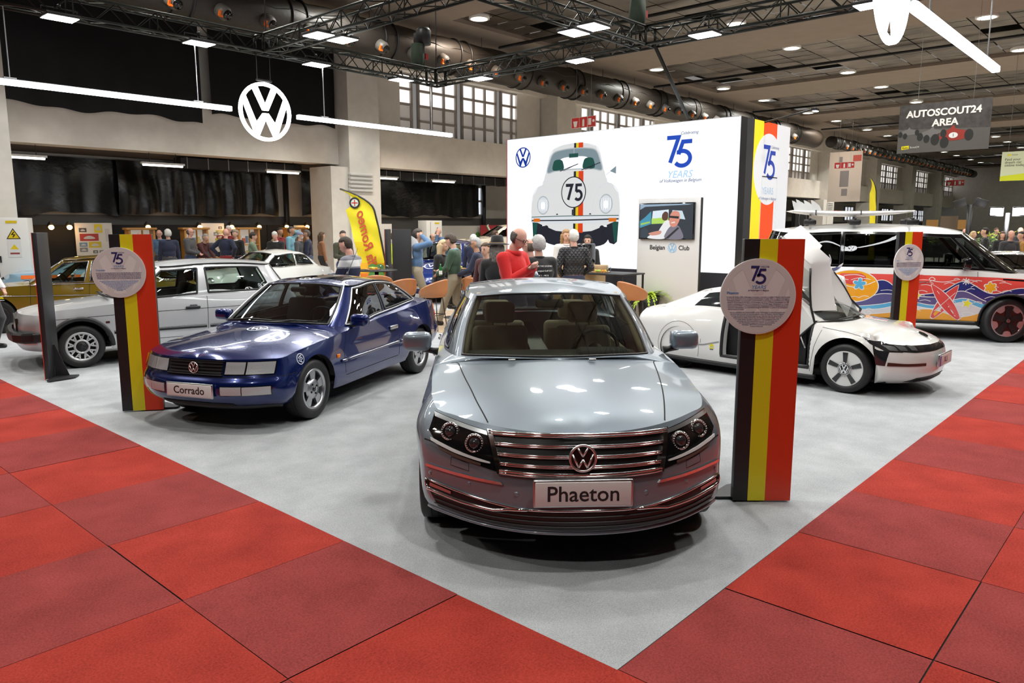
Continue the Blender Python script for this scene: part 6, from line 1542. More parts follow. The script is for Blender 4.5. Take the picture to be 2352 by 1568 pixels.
  for E in (edge, edge2):
   E = swing(np.array(E), sy, up, yaw, roll); m.tube([tuple(q) for q in E[::2]], .013, M['black'], 6)
  c.build(m, 'door_seal', d)
  pod = swing(np.array([[1.52,.70,.80],[1.70,.80,.80],[1.78,.78,.79]]), sy, up, yaw, roll); m = MB(); m.tube([tuple(q) for q in pod], [.02,.045,.015], pm, 8); c.build(m, 'camera_pod', d)
  a = swing(np.array([[1.55,.66,.60]]), sy, up, yaw, roll)[0]; m = MB(); m.tube([(1.32, sy*.66, .45), tuple(a)], .012, M['chrome'], 8); c.build(m, 'gas_strut', d)
 # door openings: dark rim, seats
 for sy in (1, -1):
  m = MB(); lo = c.full[(c.full[:, 8, 0] >= dx0 - .02) & (c.full[:, 8, 0] <= dx1 + .02)]; jj0 = int(np.argmax(c.vs >= .9))
  front = [c.full[i0, k] for k in range(len(c.vs)-1, jj0-1, -1)]; bot = [c.full[i, jj0] for i in range(i0, i1+1)]; back = [c.full[i1, k] for k in range(jj0, len(c.vs))]
  P = [(q[0], sy*(q[1] - .02), q[2]) for q in front + bot + back]; m.tube(P[::2], .024, M['black'], 6); c.build(m, 'door_seal')
  m = MB(); G_ = np.array([[(q[0], sy*(q[1] - o), q[2]) for o in (.0, .16)] for q in front + bot + back]); m.grid(G_, mat('door jamb', (.66,.66,.65), .4)); c.build(m, 'door_jamb')
  c.panel('pillar', [(GG*np.array([1,sy,1.]), ((cu > 1.86) & (cu < 2.95))[:, None] & (cv > 0)[None])], mat('carbon grey', (.12,.12,.125), .35))
  c.wheel(.80, sy*.80, .283, 'aero', mat('wheel white', (.78,.78,.77), .3), .14, rimr=.205, spin=.0)
  q = c.ss.at('y', 3.03, .31)[0]; A = [(3.03 + .33*math.cos(a), .30 + .33*math.sin(a)) for a in np.linspace(-.35, PI + .35, 44)]; m = MB(); c.ribbon(m, c.ss, 'y', A, .008, .001, mat('gap grey', (.25,.25,.25), .5))
  if sy < 0: mirror_mesh(m)
  c.build(m, 'wheel_cover_gap')
  m = MB(); c.ribbon(m, c.ss, 'y', [(2.40,.42),(2.62,.36),(2.88,.33)], .02, .002, mat('crease grey', (.3,.3,.3), .5))
  if sy < 0: mirror_mesh(m)
  c.build(m, 'side_crease')
  m = MB(); c.wheel if False else None
  m.lathe([(.28,-.14),(.28,.0),(.2,.0)], (3.03, sy*.57, .281), 'Y', M['rubber'], 32); c.build(m, 'rear_tyre')
 T = text('badge_lettering', 'XL1', .075, M['alu'], c.mw(c.ss.at('y', 2.72, .40)[0]*np.array([1,-1,1]) + np.array([0,-.004,0]), (-1,0,0)), c.root)
 m = MB(); q = c.ss.at('y', 2.50, .335)[0]; m.prism(arc(0, .015, .032, 0, 180, 10), .0, .002, M['flag_yellow'], lambda x, y, z: (2.50 + x, -q[1] - .004 - z, .335 + y)); m.box((2.50, -q[1] - .004, .33), (.07, .002, .012), M['flag_yellow']); m.box((2.50, -q[1] - .004, .31), (.05, .002, .008), M['ink']); c.build(m, 'round_sticker')
 cabin(c, 1.45, .80, .52, [(1.75, .28, {'z': .16, 'hb': .52, 'lean': .55}), (2.0, -.28, {'z': .16, 'hb': .52, 'lean': .55})], M['black'], None, .19); c.steering(1.62, .28, .66, .17)
 # front: black band with lamps, lower corner frame, intake, plate, emblem
 fs = c.fs; gb = mat('lamp black', (.02,.02,.022), .06, coat=1)
 m = MB(); c.patch(m, fs, 'x', [(-.72,.60),(-.5,.578),(0,.572),(.5,.578),(.72,.60)], [(-.70,.525),(-.5,.505),(0,.515),(.5,.505),(.70,.525)], gb, .004, 40, 4, thick=.01); hb_ = c.build(m, 'lamp_band')
 for sy in (1, -1):
  ssy = Surf([c.full * np.array([1, sy, 1.])])
  def side(P, Q, mm, off, nm, par):
   m = MB()
   c.patch(m, c.ss, 'y', P, Q, mm, off, 10, 4, thick=.006)
   if sy < 0: mirror_mesh(m)
   return c.build(m, nm, par)
  h = side([(.26,.565),(.40,.595),(.62,.66)], [(.25,.51),(.38,.515),(.54,.60)], gb, .004, 'headlight', None)
  side([(.36,.53),(.52,.60)], [(.385,.36),(.47,.37)], gb, .003, 'lamp_frame', None) if True else None
  for y in (.46, .56, .64):
   m = MB(); c.patch(m, fs, 'x', [(sy*y,.57),(sy*(y+.07),.585)], [(sy*y,.525),(sy*(y+.06),.53)], mat('lamp silver', (.4,.42,.44), .15, .8), .008, 4, 2, thick=.004); c.build(m, 'lamp_cell', hb_)
  m = MB(); c.patch(m, fs, 'x', [(sy*.38,.385),(sy*.60,.385),(sy*.73,.40)], [(sy*.38,.355),(sy*.60,.355),(sy*.735,.36)], mat('brown lens', (.05,.02,.015), .15, coat=.6), .005, 12, 2, thick=.008); c.build(m, 'fog_strip')
 m = MB(); c.patch(m, fs, 'x', [(-.44,.215),(0,.235),(.44,.215)], [(-.50,.165),(0,.150),(.50,.165)], M['black'], .006, 24, 3, thick=.02); it = c.build(m, 'lower_intake')
 for z in (.175, .195): m = MB(); c.tube_on(m, fs, 'x', [(-.42,z),(0,z+.004),(.42,z)], .006, M['gloss_black'], .01); c.build(m, 'intake_slat', it)
 number_plate(c, 'XL1', fs.at('x', 0, .40)[0][0] - .03, .40, .50, .125, size=.09, blue=True)
 m = MB(); q, n = c.hsf.at('z', .22, 0); rot = Vector((0,0,1)).rotation_difference(Vector(n)).to_matrix(); f = lambda x, y, z: tuple(Vector(q) + rot @ Vector((-y, x, z + .003))); emblem(m, .055, 0, .008, M['gloss_black'], f, .15, .17); c.build(m, 'emblem')
 seams(c, side=[[(1.20,.20),(1.16,.50),(1.10,.70)],[(.56,.655),(.82,.70),(1.1,.73)]], w=.005)
 m = MB()
 for y0, y1 in ((-.5,.0),): m.tube([(1.02, -.45, .80), (.95, -.2, .82), (.97, .1, .815)], .010, M['black'], 6)
 c.build(m, 'wiper')
xl1()
# ------------------------------------------------------------------ painted van
def buzz():
 F_ = np.array([.922, -.387]); Lf = np.array([-F_[1], F_[0]]); L = 4.96
 fw = np.array([8.13, 12.21]); p = fw + Lf * .955 - F_ * (L/2 - .87)
 pm = paint('van white paint', (.80, .80, .79), 0, .28)
 c = Car('painted_van', L, (p[0], p[1], .011), F_, 'white and multicoloured beach painted electric van with surfboards on the roof', pm, cat='van')
 rows = [
  row(.14, .26, .85, (.25, .25), [(.45,.90,.26),(.87,.94,.26),(1.35,.945,.26),(1.9,.945,.26),(2.8,.945,.26),(3.6,.945,.27),(4.11,.94,.28),(4.55,.91,.30)], 4.88, .16, .86, (.32,.32), 2.6),
  row(.03, .30, .90, (.40, .40), [(.45,.945,.40),(.87,.975,.40),(1.35,.975,.40),(1.9,.975,.40),(2.8,.975,.40),(3.6,.975,.40),(4.11,.97,.41),(4.55,.945,.42)], 4.95, .16, .90, (.45,.45), 2.6),
  row(.0, .31, .92, (.68, .68), [(.45,.965,.70),(.87,.995,.70),(1.35,.992,.70),(1.9,.99,.70),(2.8,.99,.70),(3.6,.99,.70),(4.11,.985,.70),(4.55,.96,.72)], 4.96, .15, .91, (.74,.74), 2.6),
  row(.06, .31, .915, (.88, .90), [(.46,.955,.94),(.87,.98,.98),(1.35,.98,1.0),(1.9,.978,1.01),(2.8,.975,1.02),(3.6,.975,1.02),(4.11,.97,1.02),(4.55,.95,1.03)], 4.95, .14, .90, (1.02,1.02), 2.6),
  row(.18, .34, .87, (1.0, 1.05), [(.54,.90,1.09),(.92,.93,1.13),(1.35,.94,1.16),(1.9,.945,1.175),(2.8,.945,1.185),(3.6,.94,1.19),(4.11,.935,1.19),(4.55,.915,1.19)], 4.92, .12, .86, (1.19,1.19), 2.6)]
 base = [(.66,0,1.12),(.72,.5,1.12),(.94,.84,1.14),(1.22,.915,1.165),(2.3,.925,1.185),(3.4,.92,1.19),(4.45,.89,1.19),(4.76,.72,1.19),(4.83,0,1.19)]
 top = [(1.52,0,1.80),(1.55,.45,1.79),(1.65,.745,1.76),(1.78,.785,1.76),(2.5,.81,1.79),(3.4,.81,1.80),(4.35,.79,1.78),(4.60,.55,1.81),(4.62,0,1.82)]
 dk = mat('tinted glass', (.012,.013,.014), .03, coat=1)
 shell(c, rows, [(.87,.37,.41),(4.11,.37,.41)], 7, 11, [(.18,1.0),(.3,1.05),(.5,1.095),(.66,1.115)], (.18, .66), [(4.83,1.19),(4.88,1.19),(4.92,1.19)], (4.83, 4.92), base, top, [(1.52,1.80),(1.9,1.88),(2.6,1.94),(3.6,1.94),(4.62,1.82)],
  [('windscreen', 0, 1.86, .04, .96), ('front_quarter_window', 2.25, 3.0, .06, .88), ('front_door_window', 3.08, 3.98, .06, .90), ('sliding_door_window', 4.08, 5.0, .06, .93, M['dark_glass']), ('rear_side_window', 5.06, 5.85, .06, .93, M['dark_glass']), ('rear_window', 6.5, 8, .1, .9, M['dark_glass'])],
  [(1.38, 2.42), (2.42, 3.55)], bv=1.0, frame_mat=M['gloss_black'], sill_v=.95, sill_mat=M['black'], bumper_mat=M['black'], trunk_name='tailgate', gl=glass('van glass', (.30,.33,.32), 1.2), seal_w=.012)
 # right flank painting
 sf = c.ss
 A = lambda n, col: mat('art ' + n, col, .3, coat=.6)
 red, navy, slate, aqua, wht, org = A('coral', (.72,.075,.06)), A('navy', (.022,.028,.16)), A('slate', (.10,.09,.24)), A('aqua', (.10,.42,.68)), A('white', (.70,.67,.68)), A('orange', (.85,.36,.01))
 wline = A('line', (.82,.80,.79))
 X0, X1 = .50, 4.72
 xs_ = np.linspace(X0, X1, 90)
 # wave heights from the nose backwards
 def wave(pts): P = np.array(smooth_open(pts, 10)); return lambda x: np.interp(x, P[:, 0], P[:, 1])
 w_top = wave([(.3,1.02),(.9,1.055),(1.5,1.07),(2.5,1.08),(3.6,1.08),(4.8,1.08)])
 w_navy = wave([(.3,.86),(.75,.90),(1.15,.80),(1.55,.99),(1.9,.80),(2.4,.76),(2.75,.98),(3.15,.84),(3.6,.92),(4.1,.80),(4.8,.9)])
 w_slate = wave([(.3,.78),(.75,.80),(1.15,.66),(1.55,.83),(1.9,.72),(2.4,.73),(2.8,.74),(3.15,.60),(3.6,.78),(4.1,.70),(4.8,.75)])
 w_aqua = wave([(.3,.62),(.8,.68),(1.2,.62),(1.55,.71),(1.95,.58),(2.4,.64),(2.8,.56),(3.2,.52),(3.6,.60),(4.1,.58),(4.8,.6)])
 w_wht = wave([(.3,.55),(.8,.60),(1.2,.54),(1.55,.64),(1.95,.52),(2.4,.57),(2.8,.48),(3.2,.46),(3.6,.52),(4.1,.50),(4.8,.52)])
 w_org = wave([(.3,.44),(.8,.52),(1.15,.52),(1.55,.40),(2.0,.51),(2.4,.46),(2.8,.40),(3.2,.37),(3.6,.46),(4.1,.43),(4.8,.45)])
 w_bot = lambda x: np.full_like(np.asarray(x, float), .315) + 0 * x
 bands = [w_top, w_navy, w_slate, w_aqua, w_wht, w_org, w_bot]
 cols = [red, navy, slate, aqua, wht, org]
 def inarch(x, z): return min(math.hypot(x - .87, z - .37), math.hypot(x - 4.11, z - .37)) < .425
 art = bpy.data.objects.new('side_painting', None)
 n_ = 140; nz = 54; zz = np.linspace(.315, 1.085, nz + 1); xx = np.linspace(X0, X1, n_ + 1)
 m = MB(); k = .0022
 for b_ in range(6):
  G_ = np.zeros((n_ + 1, 7, 3))
  for i, x in enumerate(xx):
   z1, z0 = float(bands[b_](x)), float(bands[b_+1](x))
   for xc in (.87, 4.11):
    if abs(x - xc) < .425: za = .37 + math.sqrt(.425**2 - (x-xc)**2); z0 = max(z0, za); z1 = max(z1, za)
   for j in range(7):
    z = z0 + (z1 - z0)*j/6; q, nn = sf.at('y', x, z); G_[i, j] = q + nn * k
  m.grid(G_, cols[b_])
 mirror_mesh(m); art = c.build(m, 'side_painting')
 def lay(build, name='painted_motif', par=art):
  m = MB(); build(m); mirror_mesh(m); return c.build(m, name, par)
 def line(m, P, w=.012, mm=wline, off=.0042): c.ribbon(m, sf, 'y', P, w, off, mm, .035)
 def waves(m):
  for wv in (w_navy, w_slate, w_aqua, w_wht, w_org):
   P = [(x, float(wv(x))) for x in np.linspace(X0, X1, 90)]; seg = []
   for q in P:
    if inarch(*q):
     if len(seg) > 2: line(m, seg)
     seg = []
    else: seg.append(q)
   if len(seg) > 2: line(m, seg)
  q = random.Random(8)
  for i in range(64):
   x = q.uniform(.6, 4.5); z = q.uniform(.36, 1.02)
   if inarch(x, z) or inarch(x+.2, z): continue
   l = q.uniform(.08, .26); s = q.uniform(-.25, .25); line(m, smooth_open([(x, z), (x + l*.5, z + .02 + s*l*.4), (x + l, z + s*l)], 5), .009)
 lay(waves, 'painted_lines')
 def shape(P, mm, border=True, off=.005):
  def f(m):
   if border:
    cc = np.mean(np.array(P), axis=0); c.outline(m, sf, 'y', [tuple(cc + (np.array(q) - cc) * (1 + .016/max(.03, np.linalg.norm(np.array(q)-cc)))) for q in P], wline, off)
   c.outline(m, sf, 'y', P, mm, off + .0015)
  return lay(f)
 def board(cx, cz, a, l=.36, w=.085):
  P = []
  for t in np.linspace(0, 1, 14): P.append((l*(1 - 2*t), w*math.sin(PI*(.06 + .94*t))**.8 if t < 1 else 0))
  P = P + [(x, -y) for x, y in P[::-1]]; ca, sa = math.cos(a), math.sin(a); return [(cx + x*ca - y*sa, cz + x*sa + y*ca) for x, y in P]
 coral2 = A('coral board', (.70,.07,.065))
 shape(board(1.80, .645, R(-58), .33), coral2); shape(board(1.80, .645, R(232), .36), coral2, off=.008)
 lay(lambda m: (line(m, [(1.66,.80),(1.95,.48)], .008, wline, .0115), line(m, [(1.93,.82),(1.80,.66)], .008, wline, .0075)))
 def flower(cx, cz, r, n, inner): return [(cx + r*(inner + (1-inner)*abs(math.cos(n*t/2)))*math.cos(t + .4), cz + r*(inner + (1-inner)*abs(math.cos(n*t/2)))*math.sin(t + .4)) for t in np.linspace(0, 2*PI, 61)[:-1]]
 star = lambda cx, cz, r: [(cx + (r if k % 2 == 0 else r*.42)*math.cos(PI/2 + k*PI/5 + .2), cz + (r if k % 2 == 0 else r*.42)*math.sin(PI/2 + k*PI/5 + .2)) for k in range(10)]
 shape(flower(1.17, .90, .085, 6, .62), A('flower orange', (.85,.40,.02))); shape(flower(3.12, .90, .10, 5, .45), aqua)
 shape(star(2.22, .735, .06), A('lime', (.78,.72,.03))); shape(star(1.48, .625, .075), A('lime', (.78,.72,.03)))
 shape([(3.12 + .42*math.cos(t), .93 + .22*math.sin(t)) for t in np.linspace(.15, PI - .1, 16)] + [(3.5, .80), (3.3, .83), (3.0, .87), (2.75,.92)], org, off=.0028) if False else None
 def burst(m):
  for cx, cz, r in ((1.52,.99,.06),(3.95,.45,.06)):
   for k in range(4): a = k*PI/4; line(m, [(cx - r*math.cos(a), cz - r*math.sin(a)), (cx + r*math.cos(a), cz + r*math.sin(a))], .012)
  line(m, [(2.95 + (.01+.008*t)*math.cos(t), .41 + (.01+.008*t)*math.sin(t)) for t in np.linspace(0, 9, 40)], .01)
  h = [(1.56 + .045*16*math.sin(t)**3/16, .41 + .045*(13*math.cos(t) - 5*math.cos(2*t) - 2*math.cos(3*t) - math.cos(4*t))/16) for t in np.linspace(0, 2*PI, 40)]; line(m, h, .01)
  line(m, smooth_open([(1.62,1.02),(1.85,.97),(2.05,1.0),(2.02,1.045),(1.98,1.0),(2.2,.96),(2.4,1.02)], 8), .010)
 lay(burst, 'painted_lines')
 sun = [(3.25 + .42*math.cos(t), .86 + .27*math.sin(t)) for t in np.linspace(0, 2*PI, 50)[:-1]]
 shape(sun, org, True, .0028)
 lay(lambda m: [line(m, smooth_open(P, 6), .010, wline, .0068) for P in ([(3.05,1.03),(3.2,1.06),(3.38,1.04)], [(2.95,.98),(3.05,1.0)], [(3.3,.97),(3.45,.985),(3.55,.96)])], 'painted_lines')
 # palm tree over the rear pane and door
 palm = A('palm', (.045,.05,.14)); sf = Surf([c.full, c.HG2])
 def frond(cx, cz, a, l):
  P = [(0,0),(l*.3,l*.16),(l*.7,l*.16),(l,-l*.05),(l*.7,l*.02),(l*.3,-.01)]; ca, sa = math.cos(a), math.sin(a); return [(cx + x*ca - y*sa, cz + x*sa + y*ca) for x, y in smooth(P, 5)]
 for a, l in ((.25,.34),(1.1,.30),(1.9,.30),(2.75,.34),(-.35,.30),(3.5,.28)): shape(frond(3.72, 1.10, a, l), palm, True, .0075)
 # handles, seams, mirror
 seams(c, side=[[(1.38,.33),(1.34,.75),(1.36,1.15)],[(2.42,.33),(2.42,1.18)],[(3.55,.5),(3.62,1.18)],[(1.39,.325),(3.5,.33)]], w=.007)
 for sy in (1, -1):
  for x, mm in ((2.18, red if sy < 0 else pm), (3.6, M['gloss_black'])):
   q = c.ss.at('y', x, 1.0)[0]; m = MB(); m.bevbox((x, sy*(q[1] + .022), .985), (.26, .03, .03), mm, .01); m.lathe([(.10,0),(.0,.004)], (x, sy*(q[1] + .004), .985), 'Y', mm, 20); c.build(m, 'door_handle')
  for x in (.87, 4.11): c.wheel(x, sy*.97, .362, 'tech', mat('pink silver', (.52,.42,.44), .25, .7), .235, rimr=.268, steer=(.38 if x < 1 else 0), dark=M['black'])
  m = MB(); P = [c.ss.at('y', x, .31)[0] for x in np.linspace(1.28, 3.7, 30)]; m.tube([(q[0], sy*(q[1] - .0), q[2] - .01) for q in P], .035, M['black'], 6); c.build(m, 'side_skirt')
  for xc in (.87, 4.11):
   m = MB(); P_ = [(xc + .42*math.cos(a), .37 + .42*math.sin(a)) for a in np.linspace(-.1, PI + .1, 30)]; P = [c.ss.at('y', *q)[0] for q in P_]; m.tube([(q[0], sy*(q[1] + .0), q[2]) for q in P], .02, M['black'], 6); c.build(m, 'arch_trim')
  m = MB(); c.patch(m, c.ss, 'y', [(.32,.985),(.55,1.03),(1.0,1.045)], [(.32,.955),(.55,1.0),(1.0,1.025)], M['gloss_black'], .004, 10, 2)
  if sy < 0: mirror_mesh(m)
  c.build(m, 'headlight')
  m = MB(); q = c.hpt(5.9, .82); m.bevbox((q[0] + .1, sy*(q[1] + .01), q[2] + .02), (.24, .03, .07), M['gloss_black'], .02)
  for k in range(3): m.bevbox((q[0] + .03 + k*.07, sy*(q[1] + .028), q[2] + .02), (.045, .01, .03), pm, .008)
  c.build(m, 'air_vent')
 c.mirror(1.55, .93, 1.29, (.13, .24, .19), mm=M['gloss_black'], stalk=.05)
 m = MB(); q = c.hpt(5.55, .62); P0 = np.array([q[0], -q[1] - .006, q[2]]); w_ = M['white']
 m.prism([(-.09,-.05),(.07,-.06),(.09,-.02),(.04,.06),(-.05,.08),(-.09,.04)], 0, .003, w_, lambda x, y, z: (P0[0] + x, P0[1] - .002 - z, P0[2] + y)); m.prism(arc(0,.02,.05,20,160,8), .003, .005, M['flag_yellow'], lambda x, y, z: (P0[0] + x, P0[1] - .002 - z, P0[2] + y)); m.prism([(-.05,-.045),(.06,-.045),(.06,-.02),(-.05,-.02)], .003, .005, mat('sticker blue', (.05,.2,.6), .4), lambda x, y, z: (P0[0] + x, P0[1] - .002 - z, P0[2] + y)); c.build(m, 'palm_sticker')
 cabin(c, 1.35, 1.12, .78, [(2.1, .42, {'z': .62}), (2.1, -.42, {'z': .62}), (3.3, .4, {'z': .60}), (3.3, -.4, {'z': .60})], M['cabin_dark'], None, .5); c.steering(1.72, .42, 1.12)
 # roof bars, boards
 m = MB()
 for x in (2.35, 3.25, 4.0):
  m.tube([(x, -.70, 2.02), (x, .70, 2.02)], .022, M['black'], 8)
  for y in (-.66, .66): m.bevbox((x, y, 1.965), (.19, .09, .10), M['black'], .025)
 o = c.build(m, 'roof_rack')
 def surfboard(cy, z, x0, x1, label, tilt=.0):
  Lb = x1 - x0; cxm = (x0 + x1)/2
  t = empty('surfboard', (0,0,0), 0, label, 'surfboard', 'surfboards on the van roof')
  t.matrix_basis = Matrix.Translation(c.root.location) @ Matrix.Rotation(c.root.rotation_euler.z, 4, 'Z')
  m = MB(); n = 40; G_ = np.zeros((n + 1, 17, 3))
  for i in range(n + 1):
   u = i/n; hw = .27*(max(0, math.sin(PI*min(1, u*.96 + .02)))**.62); zc = z + .10*(u - .45)**2*2; th = .045*math.sin(PI*min(1, max(.02, u)))**.5 + .003
   for j in range(17): a = 2*PI*j/16; G_[i, j] = (x0 + Lb*u, cy + hw*math.cos(a), zc + th*math.sin(a))
  m.grid(G_, mat('board white', (.78,.78,.77), .25, coat=.6)); c.build(m, 'board', t)
  for k in (0, 1, 2):
   m = MB(); fx = x1 - .14 - .13*k; fy = cy + (0 if k == 0 else .13*(1 if k == 1 else -1)); zb = z + .10*((fx - x0)/Lb - .45)**2*2 + .03
   m.prism([(0,0),(-.14,0),(-.10,.09),(.0,.17),(.05,.19),(.03,.10)], -.006, .006, mat('fin white', (.75,.76,.76), .3), lambda x, y, zz, fx=fx, fy=fy, zb=zb: (fx + x, fy + zz, zb + y))
   c.build(m, 'fin', t)
  m = MB(); m.prism(flower(x0 + Lb*.62, cy - .05, .075, 5, .3), z + .046, z + .052, coral2) ; m.prism(arc(x0 + Lb*.32, cy + .05, .04, 0, 360, 12)[:-1], z + .044, z + .051, navy); c.build(m, 'board_print', t)
  m = MB()
  for u in (.42, .78): m.tube([(x0 + Lb*u, cy - .30, z - .02), (x0 + Lb*u, cy - .26, z + .055), (x0 + Lb*u, cy + .26, z + .055), (x0 + Lb*u, cy + .30, z - .02)], .012, M['black'], 5)
  c.build(m, 'strap', t)
  return t
 surfboard(-.38, 2.115, 2.30, 4.35, 'near white surfboard with a coral flower strapped on the van roof')
 surfboard(.34, 2.115, 2.45, 4.45, 'far white surfboard strapped beside the other on the van roof')
buzz()
# ================================================================== PEOPLE
import openvdb as vdb
SKIN = {'fair': mat('fair skin', (.62, .36, .26), .5), 'pink': mat('pink skin', (.68, .36, .28), .5), 'tan': mat('tan skin', (.46, .25, .16), .5)}
def cloth(n, c, b=None): return mat('cloth ' + n, c, .85, sheen=.15, bump=b or (28, .35, .01))
def v3(*a): return np.array(a, float)
def ik(S_, T_, a, b, pole):
 d = T_ - S_; L = np.linalg.norm(d); L2 = min(L, (a + b) * .999); d = d / max(L, 1e-6); T2 = S_ + d * L2
 x = (a*a - b*b + L2*L2) / (2*L2); hgt = math.sqrt(max(0, a*a - x*x)); p = pole - d * (pole @ d); p = p / max(1e-6, np.linalg.norm(p))
 return S_ + d*x + p*hgt, T2
def field(prims, lo, hi, vox, k=.022):
 n = np.ceil((hi - lo) / vox).astype(int) + 1
 g = np.stack(np.meshgrid(*[lo[i] + vox*np.arange(n[i]) for i in range(3)], indexing='ij'), -1).astype(np.float32)
 D = np.full(n, 1.0, np.float32)
 for p in prims:
  r = max(p['r'] if 'r' in p else 0, p.get('r2', 0), max(p.get('rad', (0,)))) + .08
  pts = np.stack([p['a'], p.get('b', p['a'])]); l = np.maximum(0, ((pts.min(0) - r - lo)/vox).astype(int)); h = np.minimum(n, ((pts.max(0) + r - lo)/vox).astype(int) + 2)
  if (h <= l).any(): continue
  s = tuple(slice(l[i], h[i]) for i in range(3)); d = pdist(p, g[s]); q = D[s]; kk = p.get('k', k)
  hh = np.clip(.5 + .5*(q - d)/kk, 0, 1); D[s] = q*(1-hh) + d*hh - kk*hh*(1-hh)
 return D, n
def pdist(p, g):
 if 'rad' in p:
  R_ = np.array(p['rad'], np.float32); x = g - p['a'].astype(np.float32)
  if 'rot' in p: x = x @ p['rot'].astype(np.float32)
  k0 = np.linalg.norm(x / R_, axis=-1); k1 = np.linalg.norm(x / (R_*R_), axis=-1); return k0*(k0-1)/np.maximum(k1, 1e-6)
 a, b = p['a'].astype(np.float32), p['b'].astype(np.float32); ab = b - a; L = max(float(ab @ ab), 1e-9); x = g - a; t = np.clip((x @ ab)/L, 0, 1)
 return np.linalg.norm(x - t[..., None]*ab, axis=-1) - (p['r'] + t*(p['r2'] - p['r']))
def iso(prims, vox, k=.022):
 P = np.concatenate([np.stack([p['a'], p.get('b', p['a'])]) for p in prims]); lo, hi = P.min(0) - .26, P.max(0) + .26; D, n = field(prims, lo, hi, vox, k)
 g = vdb.FloatGrid(1.0); g.copyFromArray(D); V, Q = g.convertToQuads(isovalue=0.0); V = np.asarray(V, float)*vox + lo
 return V, np.asarray(Q)
def vnorm(V, Q):
 N = np.zeros_like(V); fn = np.cross(V[Q[:,2]] - V[Q[:,0]], V[Q[:,3]] - V[Q[:,1]])
 for i in range(4): np.add.at(N, Q[:, i], fn)
 return N / np.maximum(np.linalg.norm(N, axis=1, keepdims=True), 1e-9)
def meshobj(name, V, Q, m, parent):
 used = np.unique(Q); mp = np.full(len(V), -1); mp[used] = np.arange(len(used)); me = bpy.data.meshes.new(name)
 me.from_pydata(V[used].tolist(), [], mp[Q].tolist()); me.materials.append(m); me.polygons.foreach_set('use_smooth', [True]*len(me.polygons)); me.update()
 o = bpy.data.objects.new(name, me); COL.objects.link(o); o.parent = parent; return o
